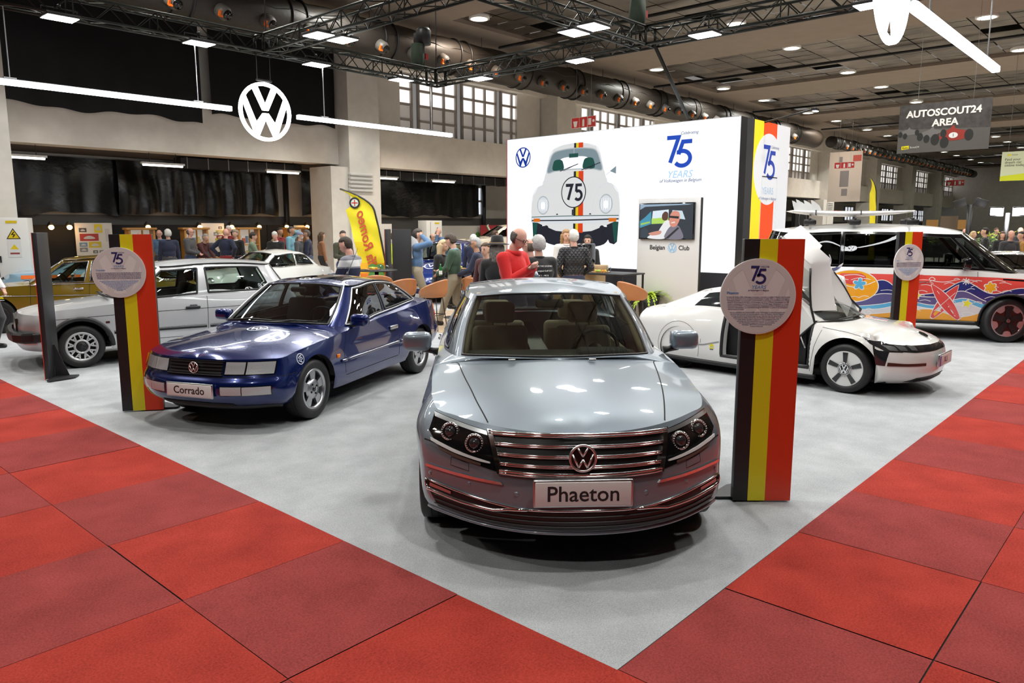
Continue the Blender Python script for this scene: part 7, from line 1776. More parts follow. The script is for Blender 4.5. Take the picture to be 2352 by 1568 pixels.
def person(px, Y, face, label, h=1.75, skin='fair', top=None, legs=None, shoes=M['black'], hair='short', hairc=(.05,.035,.02), lh=None, rh=None, lean=0.0, yaw=0.0, pitch=0.0, near=False, sit=False, stride=0.0, open_=None, fat=1.0, long_coat=False, hood=False, glasses=False, beard=False, hat=None, group='visitors', z0=.01, X=None, dresslen=0, bow=0.0):
 """placed on the picture column px at distance Y; face: heading in degrees, 0 = away from the camera, 90 = right, 180 = toward the camera"""
 s = h / 1.75
 if X is None: X = (px - 1176) / 1724 * (Y * .988 + .1)
 fd = R(90 - face); t = empty('person', (X, Y, z0), fd, label, 'person', group)
 # local: x forward, y left, z up
 hipz = .92*s if not sit else .80*s
 tor = lambda f, u: v3(f + (u - .92)*math.sin(lean)*1.0 if u > .92 else f, 0, (.92 + (u - .92)*math.cos(lean) if u > .92 else u) + (hipz/s - .92))*s
 pr = []
 def rc(a, b, r, r2, L, k=None):
  d = dict(a=np.asarray(a, float), b=np.asarray(b, float), r=r*s, r2=r2*s, L=L)
  if k: d['k'] = k
  pr.append(d)
 def el(a, rad, L, rot=None):
  d = dict(a=np.asarray(a, float), rad=[q*s for q in rad], L=L)
  if rot is not None: d['rot'] = rot
  pr.append(d)
 y = lambda p, w: p + v3(0, w*s, 0)
 f = fat
 el(tor(0, .94), (.125*f, .165*f, .13), 'legs'); el(tor(.01, 1.10), (.115*f, .150*f, .17), 'top'); el(tor(.0, 1.28), (.118*f, .172*f, .19), 'top')
 rc(y(tor(-.005, 1.40), .125), y(tor(-.005, 1.40), -.125), .078, .078, 'top'); rc(tor(0, 1.40), tor(.02, 1.54), .065, .056, 'skin')
 # head
 nk = tor(.02, 1.54); hp = R(pitch) + lean*.4; hy = R(yaw)
 Rh = np.array(Matrix.Rotation(hy, 3, 'Z') @ Matrix.Rotation(hp, 3, 'Y')); hd = lambda a, b, c: nk + (Rh @ v3(a, b, c))*s
 HC = hd(.02, 0, .115)
 el(hd(.010, 0, .135), (.098, .077, .105), 'head', Rh); el(hd(.042, 0, .075), (.062, .058, .078), 'head', Rh)
 rc(hd(.100, 0, .120), hd(.118, 0, .088), .010, .016, 'head', .012)
 for sy in (1, -1): el(hd(.0, sy*.079, .105), (.018, .009, .032), 'head', Rh); el(hd(.085, sy*.03, .128), (.018, .022, .010), 'head', Rh)
 el(hd(.094, 0, .055), (.014, .026, .010), 'head', Rh)
 # arms
 dl, drr = v3(.10, .28, .84), v3(.10, -.28, .84)
 for sy, T_, nm in ((1, lh, 'l'), (-1, rh, 'r')):
  Sh = y(tor(-.005, 1.41), sy*.185); T0 = (v3(*T_) if T_ is not None else v3(.06, sy*.27, .84 + (hipz/s - .92)))*s
  E_, W_ = ik(Sh, T0, .29*s, .27*s, v3(-.35, sy*.55, -.9)); rc(Sh, E_, .062*min(f, 1.1), .048, 'top'); rc(E_, W_, .048, .036, 'top')
  d = (W_ - E_)/np.linalg.norm(W_ - E_); u = np.cross(d, v3(0, sy, 0)); u /= max(1e-6, np.linalg.norm(u)); q = np.cross(u, d)
  rc(W_, W_ + d*.03*s, .030, .027, 'skin'); pc = W_ + d*.065*s; rc(pc - q*.018*s, pc + q*.018*s, .022, .022, 'skin')
  for k_, (o, l) in enumerate(((-.03, .065), (-.010, .078), (.010, .073), (.03, .055))):
   B_ = pc + d*.02*s + q*o*s; m1 = B_ + d*l*.55*s; e1 = m1 + (d*.6 - u*.75)*l*.5*s; rc(B_, m1, .0105, .010, 'skin', .008); rc(m1, e1, .010, .0085, 'skin', .008)
  B_ = pc - d*.03*s + q*.03*s*(1 if sy > 0 else 1) - q*.06*s; rc(B_, B_ + (d*.6 - q*.8)*.055*s, .012, .010, 'skin', .008)
 # legs
 for sy in (1, -1):
  Hp = v3(-.0, sy*.092, .90 + (hipz/s - .92))*s
  if sit: An = v3(.34, sy*.12, .30 if hipz > .7*s else .09)*s; pole = v3(1, 0, .6)
  else: An = v3(.02 + sy*stride, sy*.105, .085 + (abs(stride)*.18 if sy*stride < 0 else 0))*s; pole = v3(1, sy*.1, 0)
  Kn, An = ik(Hp, An, .44*s, .42*s, pole); rc(Hp, Kn, .098*f**.5, .066, 'legs'); rc(Kn, An, .064, .045, 'legs')
  rc(An + v3(-.04, 0, -.045)*s, An + v3(.135, sy*.02, -.055)*s, .040, .034, 'shoes'); rc(An, An + v3(0, 0, -.03)*s, .046, .044, 'shoes')
 if long_coat: rc(tor(0, 1.0), tor(-.01, .70), .165*f, .185*f, 'top')
 vox = .0125 if near else .019
 V, Q = iso(pr, vox*s); N = vnorm(V, Q)
 D = np.stack([pdist(p, V.astype(np.float32)) - (.012 if p['L'] == 'top' else 0) for p in pr], 1); lab = np.array([p['L'] for p in pr])[np.argmin(D, 1)]
 body = meshobj('body', V, Q, SKIN[skin], t)
 fl = lab[Q]
 def wear(name, Ls, off, m, extra=None):
  mk = np.isin(fl, Ls).sum(1) >= 3
  if extra is not None: mk &= extra(V[Q].mean(1))
  if not mk.any(): return None
  V2 = V + N*off*s; return meshobj(name, V2, Q[mk], m, t)
 wear('trousers', ['legs'], .007, legs or cloth('dark blue denim', (.03,.045,.09))); wear('shoe', ['shoes'], .005, shoes)
 tp = wear('jacket' if open_ is not None or long_coat else 'top', ['top'], .012, top or cloth('charcoal', (.03,.03,.034)))
 # collar
 c_ = MB(); cc = tor(.012, 1.475); n_ = (tor(.02, 1.54) - tor(0, 1.40)); n_ /= np.linalg.norm(n_); e1_ = v3(0, 1, 0); e2_ = np.cross(n_, e1_)
 c_.tube([tuple(cc + (e1_*math.cos(a)*.075 + e2_*math.sin(a)*.072)*s) for a in [2*PI*k/18 for k in range(18)]], (.030 if hood else .018)*s, open_ if open_ is not None else (top or MATS['cloth charcoal']), 8, closed=True); c_.build('collar', t)
 if hood:
  c_ = MB(); c_.lathe([(.02,-.05),(.10,-.04),(.13,.0),(.09,.05),(.03,.06)], tuple(tor(-.10, 1.42)), 'Z', top, 14); c_.build('hood', t)
 # hair: faces of the head outside the face area, puffed
 L_ = (V - hd(.0, 0, .12)) @ Rh / s
 hc = mat('hair %.2f %.2f %.2f' % hairc, hairc, .7, bump=(60, .6, .01))
 def hm(cond, off, name='hair'):
  mk = (fl == 'head').all(1) & cond(L_[Q].mean(1))
  if mk.any():
   used = np.zeros(len(V)); cnt = np.zeros(len(V)); np.add.at(used, Q[mk].ravel(), 1); np.add.at(cnt, Q.ravel(), 1); inn = (used >= cnt).astype(float); sm = np.zeros(len(V))
   np.add.at(sm, Q.ravel(), np.repeat(inn[Q].mean(1), 4)); inn = .12 + .88 * inn * np.minimum(1, (sm / np.maximum(cnt, 1)) ** 2); rr = inn*off*s*(1 + .35*np.sin(V[:, 0]*160)*np.sin(V[:, 1]*170)*np.sin(V[:, 2]*150)); return meshobj(name, V + N*rr[:, None], Q[mk], hc, t)
 lo_ = lambda x: (np.abs(x[:, 1]) < .072) | (x[:, 0] < -.02) | (x[:, 2] > .03)
 if hair == 'short': hm(lambda x: ((x[:, 2] > .045) | (x[:, 0] < -.015)) & (x[:, 2] > -.075 + .5*np.maximum(0, x[:, 0])) & ~((x[:, 0] > .045) & (x[:, 2] < .062)), .014)
 elif hair == 'sides': hm(lambda x: ((x[:, 0] < .02) & (x[:, 2] < .055) & (x[:, 2] > -.07)), .010)
 elif hair == 'thick': hm(lambda x: ((x[:, 2] > .035) | (x[:, 0] < .0)) & (x[:, 2] > -.085) & ~((x[:, 0] > .055) & (x[:, 2] < .055)), .026)
 if hair in ('long', 'curly'):
  hm(lambda x: ((x[:, 2] > .035) | (x[:, 0] < .01)) & (x[:, 2] > -.09) & ~((x[:, 0] > .055) & (x[:, 2] < .06)), .022)
  hp_ = []; drop = -.12 if hair == 'long' else -.05
  for sy in (1, -1): hp_.append(dict(a=hd(-.01, sy*.075, .12), b=hd(-.03, sy*.085, drop), r=.045*s, r2=.035*s))
  hp_.append(dict(a=hd(-.065, 0, .10), b=hd(-.07, 0, drop - .02), r=.075*s, r2=.055*s)); V3, Q3 = iso(hp_, .016)
  V3 = V3 + vnorm(V3, Q3)*(.010*np.sin(V3[:, 0]*(110 if hair == 'curly' else 50))*np.sin(V3[:, 1]*120)*np.sin(V3[:, 2]*(100 if hair == 'curly' else 12)))[:, None]; meshobj('hair', V3, Q3, hc, t)
 if beard: hm(lambda x: (x[:, 2] < -.055) & (x[:, 0] > .0), .012, 'beard')
 if near:
  for sy in (1, -1):
   e_ = MB(); e_.lathe([(.011, 0), (.009, .005), (.0, .007)], tuple(hd(.101, sy*.031, .118)), 'X', M['ink'], 8, rot=Matrix(Rh.tolist()) @ Matrix.Scale(s, 3)); e_.build('eye', t)
   e_ = MB(); e_.tube([tuple(hd(.104, sy*.018, .137)), tuple(hd(.102, sy*.045, .136))], .005*s, hc, 5); e_.build('eyebrow', t)
  e_ = MB(); e_.tube([tuple(hd(.107, -.02, .056)), tuple(hd(.111, 0, .054)), tuple(hd(.107, .02, .056))], .004*s, mat('lip', (.42,.14,.12), .5), 5); e_.build('mouth', t)
 if glasses:
  e_ = MB()
  for sy in (1, -1): e_.tube([tuple(hd(.118, sy*.032 + .024*math.cos(a), .118 + .019*math.sin(a))) for a in [2*PI*k/14 for k in range(14)]], .0028*s, M['black'], 5, closed=True); e_.tube([tuple(hd(.116, sy*.056, .124)), tuple(hd(.0, sy*.082, .124))], .0026*s, M['black'], 5)
  e_.build('glasses', t)
 if hat == 'fedora':
  e_ = MB(); e_.lathe([(.0,.12),(.055,.125),(.085,.11),(.098,.02),(.10,.0),(.175,-.012),(.178,-.006),(.10,.012)], tuple(hd(.0, 0, .175)), 'Z', cloth('black felt', (.012,.012,.014)), 24, rot=Matrix(Rh.tolist())); o = e_.build('hat', t); e_ = MB(); e_.lathe([(.102,.004),(.100,.022)], tuple(hd(.0, 0, .175)), 'Z', mat('hat band', (.40,.28,.16), .7), 24, rot=Matrix(Rh.tolist())); e_.build('hat_band', o)
 if hat in ('cap', 'beret'):
  cc_ = cloth('cap blue', (.20,.24,.36)) if hat == 'cap' else cloth('cap brown', (.035,.028,.024)); e_ = MB(); e_.lathe([(.0,.085),(.06,.075),(.095,.04),(.10,.0),(.094,-.01)], tuple(hd(.0, 0, .15)), 'Z', cc_, 18, rot=Matrix(Rh.tolist()))
  if hat == 'cap': e_.prism(arc(.06, 0, .085, -70, 70, 10), .0, .012, cc_, lambda a, b, c: tuple(hd(a + .02, b, c + .145)))
  e_.build('cap', t)
 t['_hand'] = 0; del t['_hand']
 return t, tp, hd, tor
C_ = {n: cloth(n, c) for n, c in dict(red=(.62,.012,.012), black=(.010,.010,.011), navy=(.012,.016,.045), green=(.035,.075,.045), khaki=(.28,.24,.17), denim=(.035,.06,.13), blue=(.08,.16,.30), lightblue=(.16,.36,.46), grey=(.075,.075,.082), wine=(.07,.014,.016), darkred=(.22,.012,.014), brown=(.10,.06,.03), sage=(.16,.22,.15), white=(.66,.66,.66), olive=(.05,.05,.03), mustard=(.32,.15,.02), dgrey=(.035,.035,.04), rust=(.30,.13,.06)).items()}
quilt = mat('quilted black', (.016, .016, .02), .6)
nt = quilt.node_tree; tc = nt.nodes.new('ShaderNodeTexCoord'); hh = []
for sg in (1, -1):
 mp = nt.nodes.new('ShaderNodeMapping'); mp.inputs['Rotation'].default_value = (sg*R(50), 0, 0); wv = nt.nodes.new('ShaderNodeTexWave'); wv.bands_direction = 'Z'; wv.inputs['Scale'].default_value = 6.0; nt.links.new(tc.outputs['Object'], mp.inputs[0]); nt.links.new(mp.outputs[0], wv.inputs[0]); hh.append(wv)
mx = nt.nodes.new('ShaderNodeMath'); mx.operation = 'MINIMUM'; nt.links.new(hh[0].outputs[1], mx.inputs[0]); nt.links.new(hh[1].outputs[1], mx.inputs[1]); pwn = nt.nodes.new('ShaderNodeMath'); pwn.operation = 'POWER'; pwn.inputs[1].default_value = .35
bu = nt.nodes.new('ShaderNodeBump'); bu.inputs['Strength'].default_value = .9; bu.inputs['Distance'].default_value = .02; nt.links.new(mx.outputs[0], pwn.inputs[0]); nt.links.new(pwn.outputs[0], bu.inputs['Height']); nt.links.new(bu.outputs[0], nt.nodes['Principled BSDF'].inputs['Normal'])
nord = mat('patterned sweater', (.02, .024, .06), .85)
nt = nord.node_tree; tc = nt.nodes.new('ShaderNodeTexCoord'); sp = nt.nodes.new('ShaderNodeSeparateXYZ'); nt.links.new(tc.outputs['Object'], sp.inputs[0])
rp = nt.nodes.new('ShaderNodeValToRGB'); rp.color_ramp.interpolation = 'CONSTANT'; mr = nt.nodes.new('ShaderNodeMapRange'); mr.inputs['From Min'].default_value = .9; mr.inputs['From Max'].default_value = 1.5; nt.links.new(sp.outputs[2], mr.inputs[0]); nt.links.new(mr.outputs[0], rp.inputs[0])
els = rp.color_ramp.elements; els[0].color = (0,0,0,1); els[1].position = .63; els[1].color = (.5,.5,.5,1)
for pos, v in ((.67, 1), (.83, .5)): e_ = els.new(pos); e_.color = (v, v, v, 1)
ck = nt.nodes.new('ShaderNodeTexChecker'); ck.inputs['Scale'].default_value = 95; nt.links.new(tc.outputs['Object'], ck.inputs['Vector']); ck.inputs[1].default_value = (.42,.42,.45,1); ck.inputs[2].default_value = (.03,.03,.07,1)
gt = nt.nodes.new('ShaderNodeMath'); gt.operation = 'GREATER_THAN'; gt.inputs[1].default_value = .75; m1 = nt.nodes.new('ShaderNodeMixRGB'); m2 = nt.nodes.new('ShaderNodeMixRGB'); g2 = nt.nodes.new('ShaderNodeMath'); g2.operation = 'GREATER_THAN'; g2.inputs[1].default_value = .25
nt.links.new(rp.outputs[0], gt.inputs[0]); nt.links.new(rp.outputs[0], g2.inputs[0]); nt.links.new(g2.outputs[0], m1.inputs[0]); m1.inputs[1].default_value = (.02,.024,.06,1); nt.links.new(ck.outputs[0], m1.inputs[2]); nt.links.new(gt.outputs[0], m2.inputs[0]); nt.links.new(m1.outputs[0], m2.inputs[1]); m2.inputs[2].default_value = (.75,.75,.75,1); nt.links.new(m2.outputs[0], nt.nodes['Principled BSDF'].inputs['Base Color'])
G1, G2_, G3 = 'visitors around the bar tables', 'visitors in front of the wooden cabinets', 'visitors far down the hall'
GREY, WHITE, BROWN, DARK, BLOND = (.32,.31,.30), (.62,.60,.57), (.09,.05,.025), (.02,.015,.012), (.50,.36,.18)
person(1178, 9.6, 128, 'man in a bright red hooded sweatshirt and glasses with clasped hands', 1.86, 'pink', C_['red'], C_['denim'], hair='sides', hairc=(.07,.055,.045), near=True, glasses=True, hood=True, lh=(.30, .0, 1.30), rh=(.27, -.06, 1.28), pitch=24, yaw=8, group=G1, fat=1.1)
t, tp, hd, tor = person(1238, 10.6, -14, 'grey haired man seen from behind in a black jacket lettered across the back', 1.73, 'fair', C_['black'], C_['denim'], hair='thick', hairc=(.45,.44,.43), near=True, lh=(.30, .12, 1.06), rh=(.30, -.12, 1.06), yaw=6, group=G1, fat=1.2, glasses=True, open_=C_['black'])
mwb = frame(tuple(tor(-.205, 1.30)), (0, -1, 0), (0, 0, 1))
for i, (s_, w) in enumerate((('DRIVE THE LEGEND', .24), ('The original Golf GTI', .30), ('MK 1 - MK 8', .16))): text('back_lettering', s_, .030, M['white'], mwb @ Matrix.Translation((0, .065 - .065*i, 0)), t, ext=.004)
person(1318, 13.3, -8, 'grey haired man seen from behind in a black quilted jacket at the bar counter', 1.80, 'pink', quilt, C_['navy'], hair='short', hairc=WHITE, near=True, lh=(.16, .17, 1.0), rh=(.16, -.17, 1.0), group=G1, fat=1.18, open_=C_['black'])
person(1299, 16.4, 168, 'woman with curly light brown hair in white behind the bar counter', 1.78, 'fair', C_['white'], C_['navy'], hair='curly', hairc=(.36,.21,.09), near=True, group=G1)
person(1350, 16.5, 195, 'dark haired woman behind the black monitor on the bar counter', 1.66, 'fair', C_['black'], C_['navy'], hair='long', hairc=DARK, near=True, group=G1)
person(1218, 11.3, -70, 'balding man in profile half hidden behind the man with the lettered jacket', 1.68, 'pink', C_['navy'], C_['denim'], hair='sides', hairc=(.10,.07,.05), near=True, glasses=True, group=G1, X=.29)
person(1137, 10.9, 20, 'person in a black fedora with long curly grey hair seen from behind', 1.68, 'fair', C_['black'], C_['black'], hair='curly', hairc=(.20,.18,.16), near=True, long_coat=True, hat='fedora', group=G1, X=-.22)
person(1097, 14.3, -80, 'grey haired man in a navy padded jacket standing by the bar table', 1.65, 'tan', C_['navy'], C_['denim'], hair='short', hairc=(.40,.40,.41), near=True, glasses=True, lh=(.34, .1, 1.05), rh=(.34, -.1, 1.05), group=G1)
person(1118, 13.0, 215, 'small faced woman between the padded jacket and the fedora', 1.58, 'fair', C_['wine'], C_['black'], hair='short', hairc=BROWN, near=True, group=G1)
person(1044, 14.4, -75, 'man in a green sweater and khaki trousers walking with a bottle', 1.72, 'fair', C_['green'], C_['khaki'], hair='thick', hairc=(.06,.04,.03), near=True, stride=.27, lh=(.30, .10, 1.02), rh=(.28, .0, 1.08), pitch=22, group=G1, open_=C_['lightblue'])
person(1006, 14.9, 110, 'blond woman in black seated by the bar table', 1.62, 'fair', C_['black'], C_['black'], hair='long', hairc=(.55,.42,.25), near=True, group=G1, lean=.15, sit=True, z0=.10)
person(957, 16.2, 80, 'man in a blue shirt and beige trousers talking on the phone', 1.80, 'fair', C_['blue'], C_['khaki'], hair='short', hairc=(.05,.04,.035), near=True, glasses=True, rh=(.13, -.09, 1.62), group=G1)
person(806, 11.3, -72, 'man in a dark blue patterned knitted sweater looking at his phone', 1.72, 'pink', nord, C_['navy'], hair='short', hairc=(.045,.03,.02), near=True, lh=(.34, .06, 1.16), rh=(.34, -.06, 1.16), pitch=22, group=G1)
person(905, 18.0, 30, 'person in a yellow high visibility vest behind the dark totem', 1.72, 'fair', mat('cloth hi vis', (.62,.80,.02), .7), C_['dgrey'], group=G1)
person(788, 19.5, 150, 'bearded man in a dark green jacket by the poster board', 1.74, 'fair', C_['olive'], C_['denim'], beard=True, hairc=(.05,.035,.03), lh=(.28, .06, 1.10), rh=(.28, -.06, 1.10), group=G2_)
person(992, 24.6, 120, 'bald man in navy seated before the red banner', 1.62, 'fair', C_['navy'], C_['denim'], hair='sides', hairc=(.1,.08,.07), glasses=True, group=G1)
person(1008, 25.8, 190, 'man in a blue shirt with a hand at his chin before the red banner', 1.78, 'pink', C_['blue'], C_['denim'], hair='sides', hairc=GREY, rh=(.16, -.02, 1.52), group=G1)
person(1087, 19.0, 10, 'white haired man in a dark jacket seen from behind by the cream coupe', 1.64, 'fair', C_['navy'], C_['denim'], hair='thick', hairc=WHITE, group=G1)
person(1136, 22.0, 60, 'man with brown hair seen from behind in front of the cream coupe', 1.72, 'fair', C_['mustard'], C_['denim'], hairc=BROWN, group=G1)
# crowd at the cabinets
for a in ((322, 22.5, -30, 'bald head showing above the left tricolour totem', 1.66, 'pink', 'grey', 'denim', 'bald', GREY, {}), (368, 23.6, 170, 'white haired man with glasses in a blue vest beside the left totem', 1.74, 'pink', 'blue', 'dgrey', 'sides', WHITE, dict(glasses=True)),
 (388, 21.6, -35, 'white haired man in a navy jacket with his back turned beside the left totem', 1.76, 'fair', 'navy', 'dgrey', 'thick', WHITE, dict(fat=1.15)), (436, 22.6, 95, 'bald man with glasses in a grey hooded jacket', 1.80, 'pink', 'grey', 'denim', 'sides', (.12,.09,.08), dict(glasses=True, lh=(.26,.05,1.05), rh=(.26,-.05,1.05), fat=1.12)),
 (458, 23.2, 110, 'grey haired person in a wine red sweater leaning on the wooden table', 1.66, 'fair', 'wine', 'denim', 'short', GREY, dict(lean=.35, lh=(.5,.1,.95), rh=(.5,-.1,.95))), (474, 24.0, 175, 'bearded man in grey seated behind the wooden table', 1.60, 'tan', 'grey', 'dgrey', 'short', (.25,.2,.16), dict(beard=True)),
 (519, 22.2, 12, 'bald man in a navy sweater and red trousers with hands on his hips', 1.78, 'pink', 'navy', 'darkred', 'bald', GREY, dict(lh=(-.02,.24,1.02), rh=(-.02,-.24,1.02), fat=1.2)), (528, 23.8, 190, 'white haired man with glasses behind the man in red trousers', 1.86, 'pink', 'darkred', 'dgrey', 'short', WHITE, dict(glasses=True)),
 (543, 22.8, 195, 'grey haired man in a dark blazer and white shirt', 1.74, 'fair', 'black', 'navy', 'thick', (.30,.25,.2), dict(open_=C_['white'])), (580, 22.0, 75, 'person in a sage green jacket and dark cap with a shoulder bag', 1.68, 'fair', 'sage', 'dgrey', 'short', DARK, dict(hat='beret', rh=(.32,-.1,.9))),
 (606, 23.4, 100, 'person in a fur collared brown coat bending over the display', 1.55, 'fair', 'brown', 'dgrey', 'short', (.3,.2,.1), dict(lean=.55)), (634, 21.8, 178, 'white haired man in a dark coat looking down at his phone', 1.72, 'pink', 'black', 'dgrey', 'short', WHITE, dict(lh=(.30,.03,1.10), rh=(.30,-.03,1.10), pitch=26, open_=C_['white'])),
 (643, 24.2, 120, 'dark haired man in a red sweater beyond the man with the phone', 1.80, 'tan', 'darkred', 'dgrey', 'short', DARK, {}), (668, 23.8, 95, 'man in a light blue shirt holding a hand to his ear', 1.84, 'tan', 'lightblue', 'khaki', 'short', (.06,.05,.05), dict(lh=(.08,.10,1.62))),
 (688, 22.6, 100, 'bearded man in a blue cap and a grey jacket', 1.70, 'pink', 'grey', 'dgrey', 'sides', WHITE, dict(hat='cap', beard=True)), (708, 22.8, -95, 'man in a dark blue padded jacket facing the man in the cap', 1.74, 'tan', 'navy', 'denim', 'short', (.1,.08,.07), {}),
 (738, 24.2, 60, 'woman in a rust coloured jacket at the end of the row', 1.66, 'fair', 'rust', 'dgrey', 'long', BROWN, {})):
 person(a[0], a[1], a[2], a[3], a[4], a[5], C_[a[6]], C_[a[7]], hair=a[8], hairc=a[9], group=G2_, **a[10])
# far right crowd
for a in ((2232, 27, 150, 'blond woman with long hair by the flower stand far right', 1.66, 'fair', 'olive', 'long', BLOND), (2262, 24, -60, 'man in a dark coat standing behind the van roof', 1.80, 'fair', 'black', 'short', DARK), (2318, 21, 185, 'balding man in an open dark coat and pale shirt at the right edge', 1.74, 'pink', 'dgrey', 'sides', (.15,.1,.08)), (2346, 22, -80, 'person in a mustard jacket cut by the right edge', 1.70, 'fair', 'mustard', 'short', DARK), (2300, 26, 200, 'woman with brown hair between the dark coats at the right', 1.66, 'fair', 'black', 'long', BROWN), (2340, 28, 170, 'man in dark clothes under the floodlight stand', 1.80, 'pink', 'black', 'sides', GREY), (2213, 34, 180, 'bald man in pale clothes behind the flower stand', 1.72, 'pink', 'white', 'bald', GREY), (2285, 33, 160, 'distant man in navy beyond the floodlight stand', 1.76, 'fair', 'navy', 'short', BROWN)):
 person(a[0], a[1], a[2], a[3], a[4], a[5], C_[a[6]], C_['dgrey'], hair=a[7], hairc=a[8], group=G3)
t, *_ = person(-44, 11.6, 95, 'person in a white jacket walking out at the left edge', 1.74, 'fair', C_['white'], C_['dgrey'], hairc=DARK, group=G3, lh=(.1,.26,.95))
# ================================================================== LOUNGE FURNITURE, POSTERS, BANNERS, FAR STANDS
def XY(px, Y, z=0.0): return ((px - 1176) / 1724 * (Y * .988 - (z - H0) * .153), Y, z)
def zat(py, Y): b_ = (py - 784) / 1724; return H0 - (.153 + b_ * .988) / (.988 - b_ * .153) * Y
tan = mat('tan leather', (.42, .17, .065), .42, bump=(30, .15, .01)); bk = M['black']
def stool(px, Y, rz, label):
 t = empty('bar_stool', XY(px, Y, .015), rz, label, 'bar stool', 'tan leather bar stools')
 G = np.zeros((25, 9, 3))
 for i in range(25):
  a = -PI + 2*PI*i/24; back = .5 + .5*math.cos(a)              # a = 0 is the back
  for j in range(9):
   v = j/8; r = .06 + .19*min(1, v*1.7)**.6 + .035*v; z = .66 + (.06 + .27*back**.8) * max(0, v - .35)**1.3/.57; G[i, j] = (-r*math.cos(a)*1.0, r*1.08*math.sin(a), z)
 m = MB(); m.grid(G, tan); G2 = G.copy(); G2[..., 2] -= .02; G2[..., :2] *= 1.06; m.grid(G2, tan, flip=True); m.grid(np.stack([G[:, -1], G2[:, -1]], 1), tan); m.lathe([(.075,.0),(.0,.0)], (0,0,.66), 'Z', tan, 24); m.build('seat_shell', t)
 m = MB()
 for sx, sy in ((1,1),(1,-1),(-1,1),(-1,-1)): MB().cyl((sx*.13, sy*.14, .66), (sx*.20, sy*.21, 0), .010, bk, 6).build('leg', t)
 m.tube([(sx*.165*1.0, sy*.175, .30) for sx, sy in ((1,1),(1,-1),(-1,-1),(-1,1))], .008, bk, 6, closed=True); m.build('footrest', t)
 MB().tube([(.18,-.14,.64),(-.1,-.17,.64),(-.25,-.14,.80),(-.25,.14,.80),(-.1,.17,.64),(.18,.14,.64)], .009, bk, 6).build('shell_frame', t); t.scale = (.88, .88, .95); return t
for px, Y, rz, lb in ((925, 14.0, 2.2, 'tan leather bar stool turned away behind the blue coupe'), (997, 13.7, 2.75, 'tan leather bar stool in front of the man in the green sweater'), (1098, 14.3, 1.0, 'tan leather bar stool beside the fedora wearer'), (1450, 13.2, .5, 'tan leather bar stool by the fern and square table'), (872, 15.0, 1.6, 'tan leather bar stool behind the blue coupe roof under the round table'), (1078, 15.4, 2.6, 'tan leather bar stool under the second round table')): stool(px, Y, rz, lb)
def htable(px, Y, r, label, square=False, z=1.0):
 t = empty('high_table', XY(px, Y, .015), STAND_ROT if square else 0, label, 'table', 'black high tables')
 if square:
  MB().bevbox((0,0,z), (.75,1.3,.03), bk, .004).build('tabletop', t)
  for sx in (-1,1):
   for sy in (-1,1): MB().box((sx*.35, sy*.62, z/2), (.03,.03,z), bk).build('leg', t)
 else: MB().lathe([(.0,z+.012),(r,z+.012),(r,z-.012),(.0,z-.012)], m=bk, n=32).build('tabletop', t); MB().cyl((0,0,0),(0,0,z),.04,bk,12).build('pillar', t); MB().lathe([(.0,.02),(.26,.012),(.27,0)], m=bk, n=24).build('base', t)
 return t
htable(868, 15.3, .42, 'round black high table right of the man in the patterned sweater'); htable(1048, 15.6, .42, 'round black high table behind the man in the green sweater'); htable(1388, 14.4, 0, 'square black high table in front of the display tower', True)
tray = mat('wood tray', (.36,.20,.09), .6); food = [mat('food yellow', (.75,.55,.06), .6), mat('food green', (.30,.42,.06), .6), mat('food orange', (.75,.25,.03), .6)]
for i, (px, Y, lb) in enumerate(((856, 15.2, 'round wooden platter of snacks on the left round table'), (1052, 15.5, 'round wooden platter of snacks on the middle round table'), (1378, 14.3, 'wooden platter of snacks on the square table'))):
 t = empty('snack_platter', XY(px, Y, 1.028), 0, lb, 'platter', 'snack platters'); MB().lathe([(.0,.0),(.15,.0),(.17,.018),(.155,.02),(.145,.008),(.0,.008)], m=tray, n=24).build('platter', t); q = random.Random(i)
 for k in range(14): a, r = q.uniform(0, 6.3), q.uniform(0, .11); MB().lathe([(.0,-.02),(.026,.0),(.02,.022),(.0,.03)], (r*math.cos(a), r*math.sin(a), .03), 'Z', food[k % 3], 8).build('snack', t)
cup = glass('plastic cup', (.86,.9,.9), 1.4)
for px, Y, lb in ((876, 15.1, 'clear plastic cup beside the left snack platter'), (889, 15.2, 'second clear plastic cup on the left round table'), (1040, 15.5, 'clear plastic cup on the middle round table'), (1398, 14.35, 'clear plastic cup on the square table')):
 tag(MB().lathe([(.0,.0),(.034,.0),(.045,.115),(.042,.115),(.031,.006),(.0,.006)], XY(px, Y, 1.018), 'Z', cup, 16).build('plastic_cup'), lb, 'cup', 'clear cups on the tables')
oak = mat('counter oak', (.52,.34,.18), .5, noise=(5,.12))
t = empty('bar_counter', (9.75, 8.45, .015), 0, 'pale oak bar counter in front of the light wall', 'counter'); MB().bevbox((0,0,1.06), (.62,2.7,.10), oak, .01).build('worktop', t); MB().box((.04,0,.5), (.5,2.6,1.0), mat('counter front', (.40,.27,.15), .6)).build('front_panel', t); place(t)
t = empty('till_monitor', (9.72, 7.5, 1.13), 0, 'black monitor box standing on the right end of the bar counter', 'monitor'); MB().bevbox((.0,0,.22), (.34,.42,.42), M['gloss_black'], .03).build('casing', t); MB().box((0,0,.005), (.3,.34,.012), bk).build('base', t); place(t)
t = empty('green_bottle', (XY(1012, 14.1, 1.06)[0], 14.1, .98), 0, 'green glass beer bottle held by the man in the green sweater', 'bottle'); MB().lathe([(.0,.0),(.03,.0),(.031,.13),(.013,.19),(.012,.23),(.0,.23)], m=mat('bottle green', (.01,.16,.03), .1, coat=1), n=14).build('glass', t); MB().lathe([(.0315,.03),(.0315,.10)], m=M['white'], n=14).build('label_band', t)
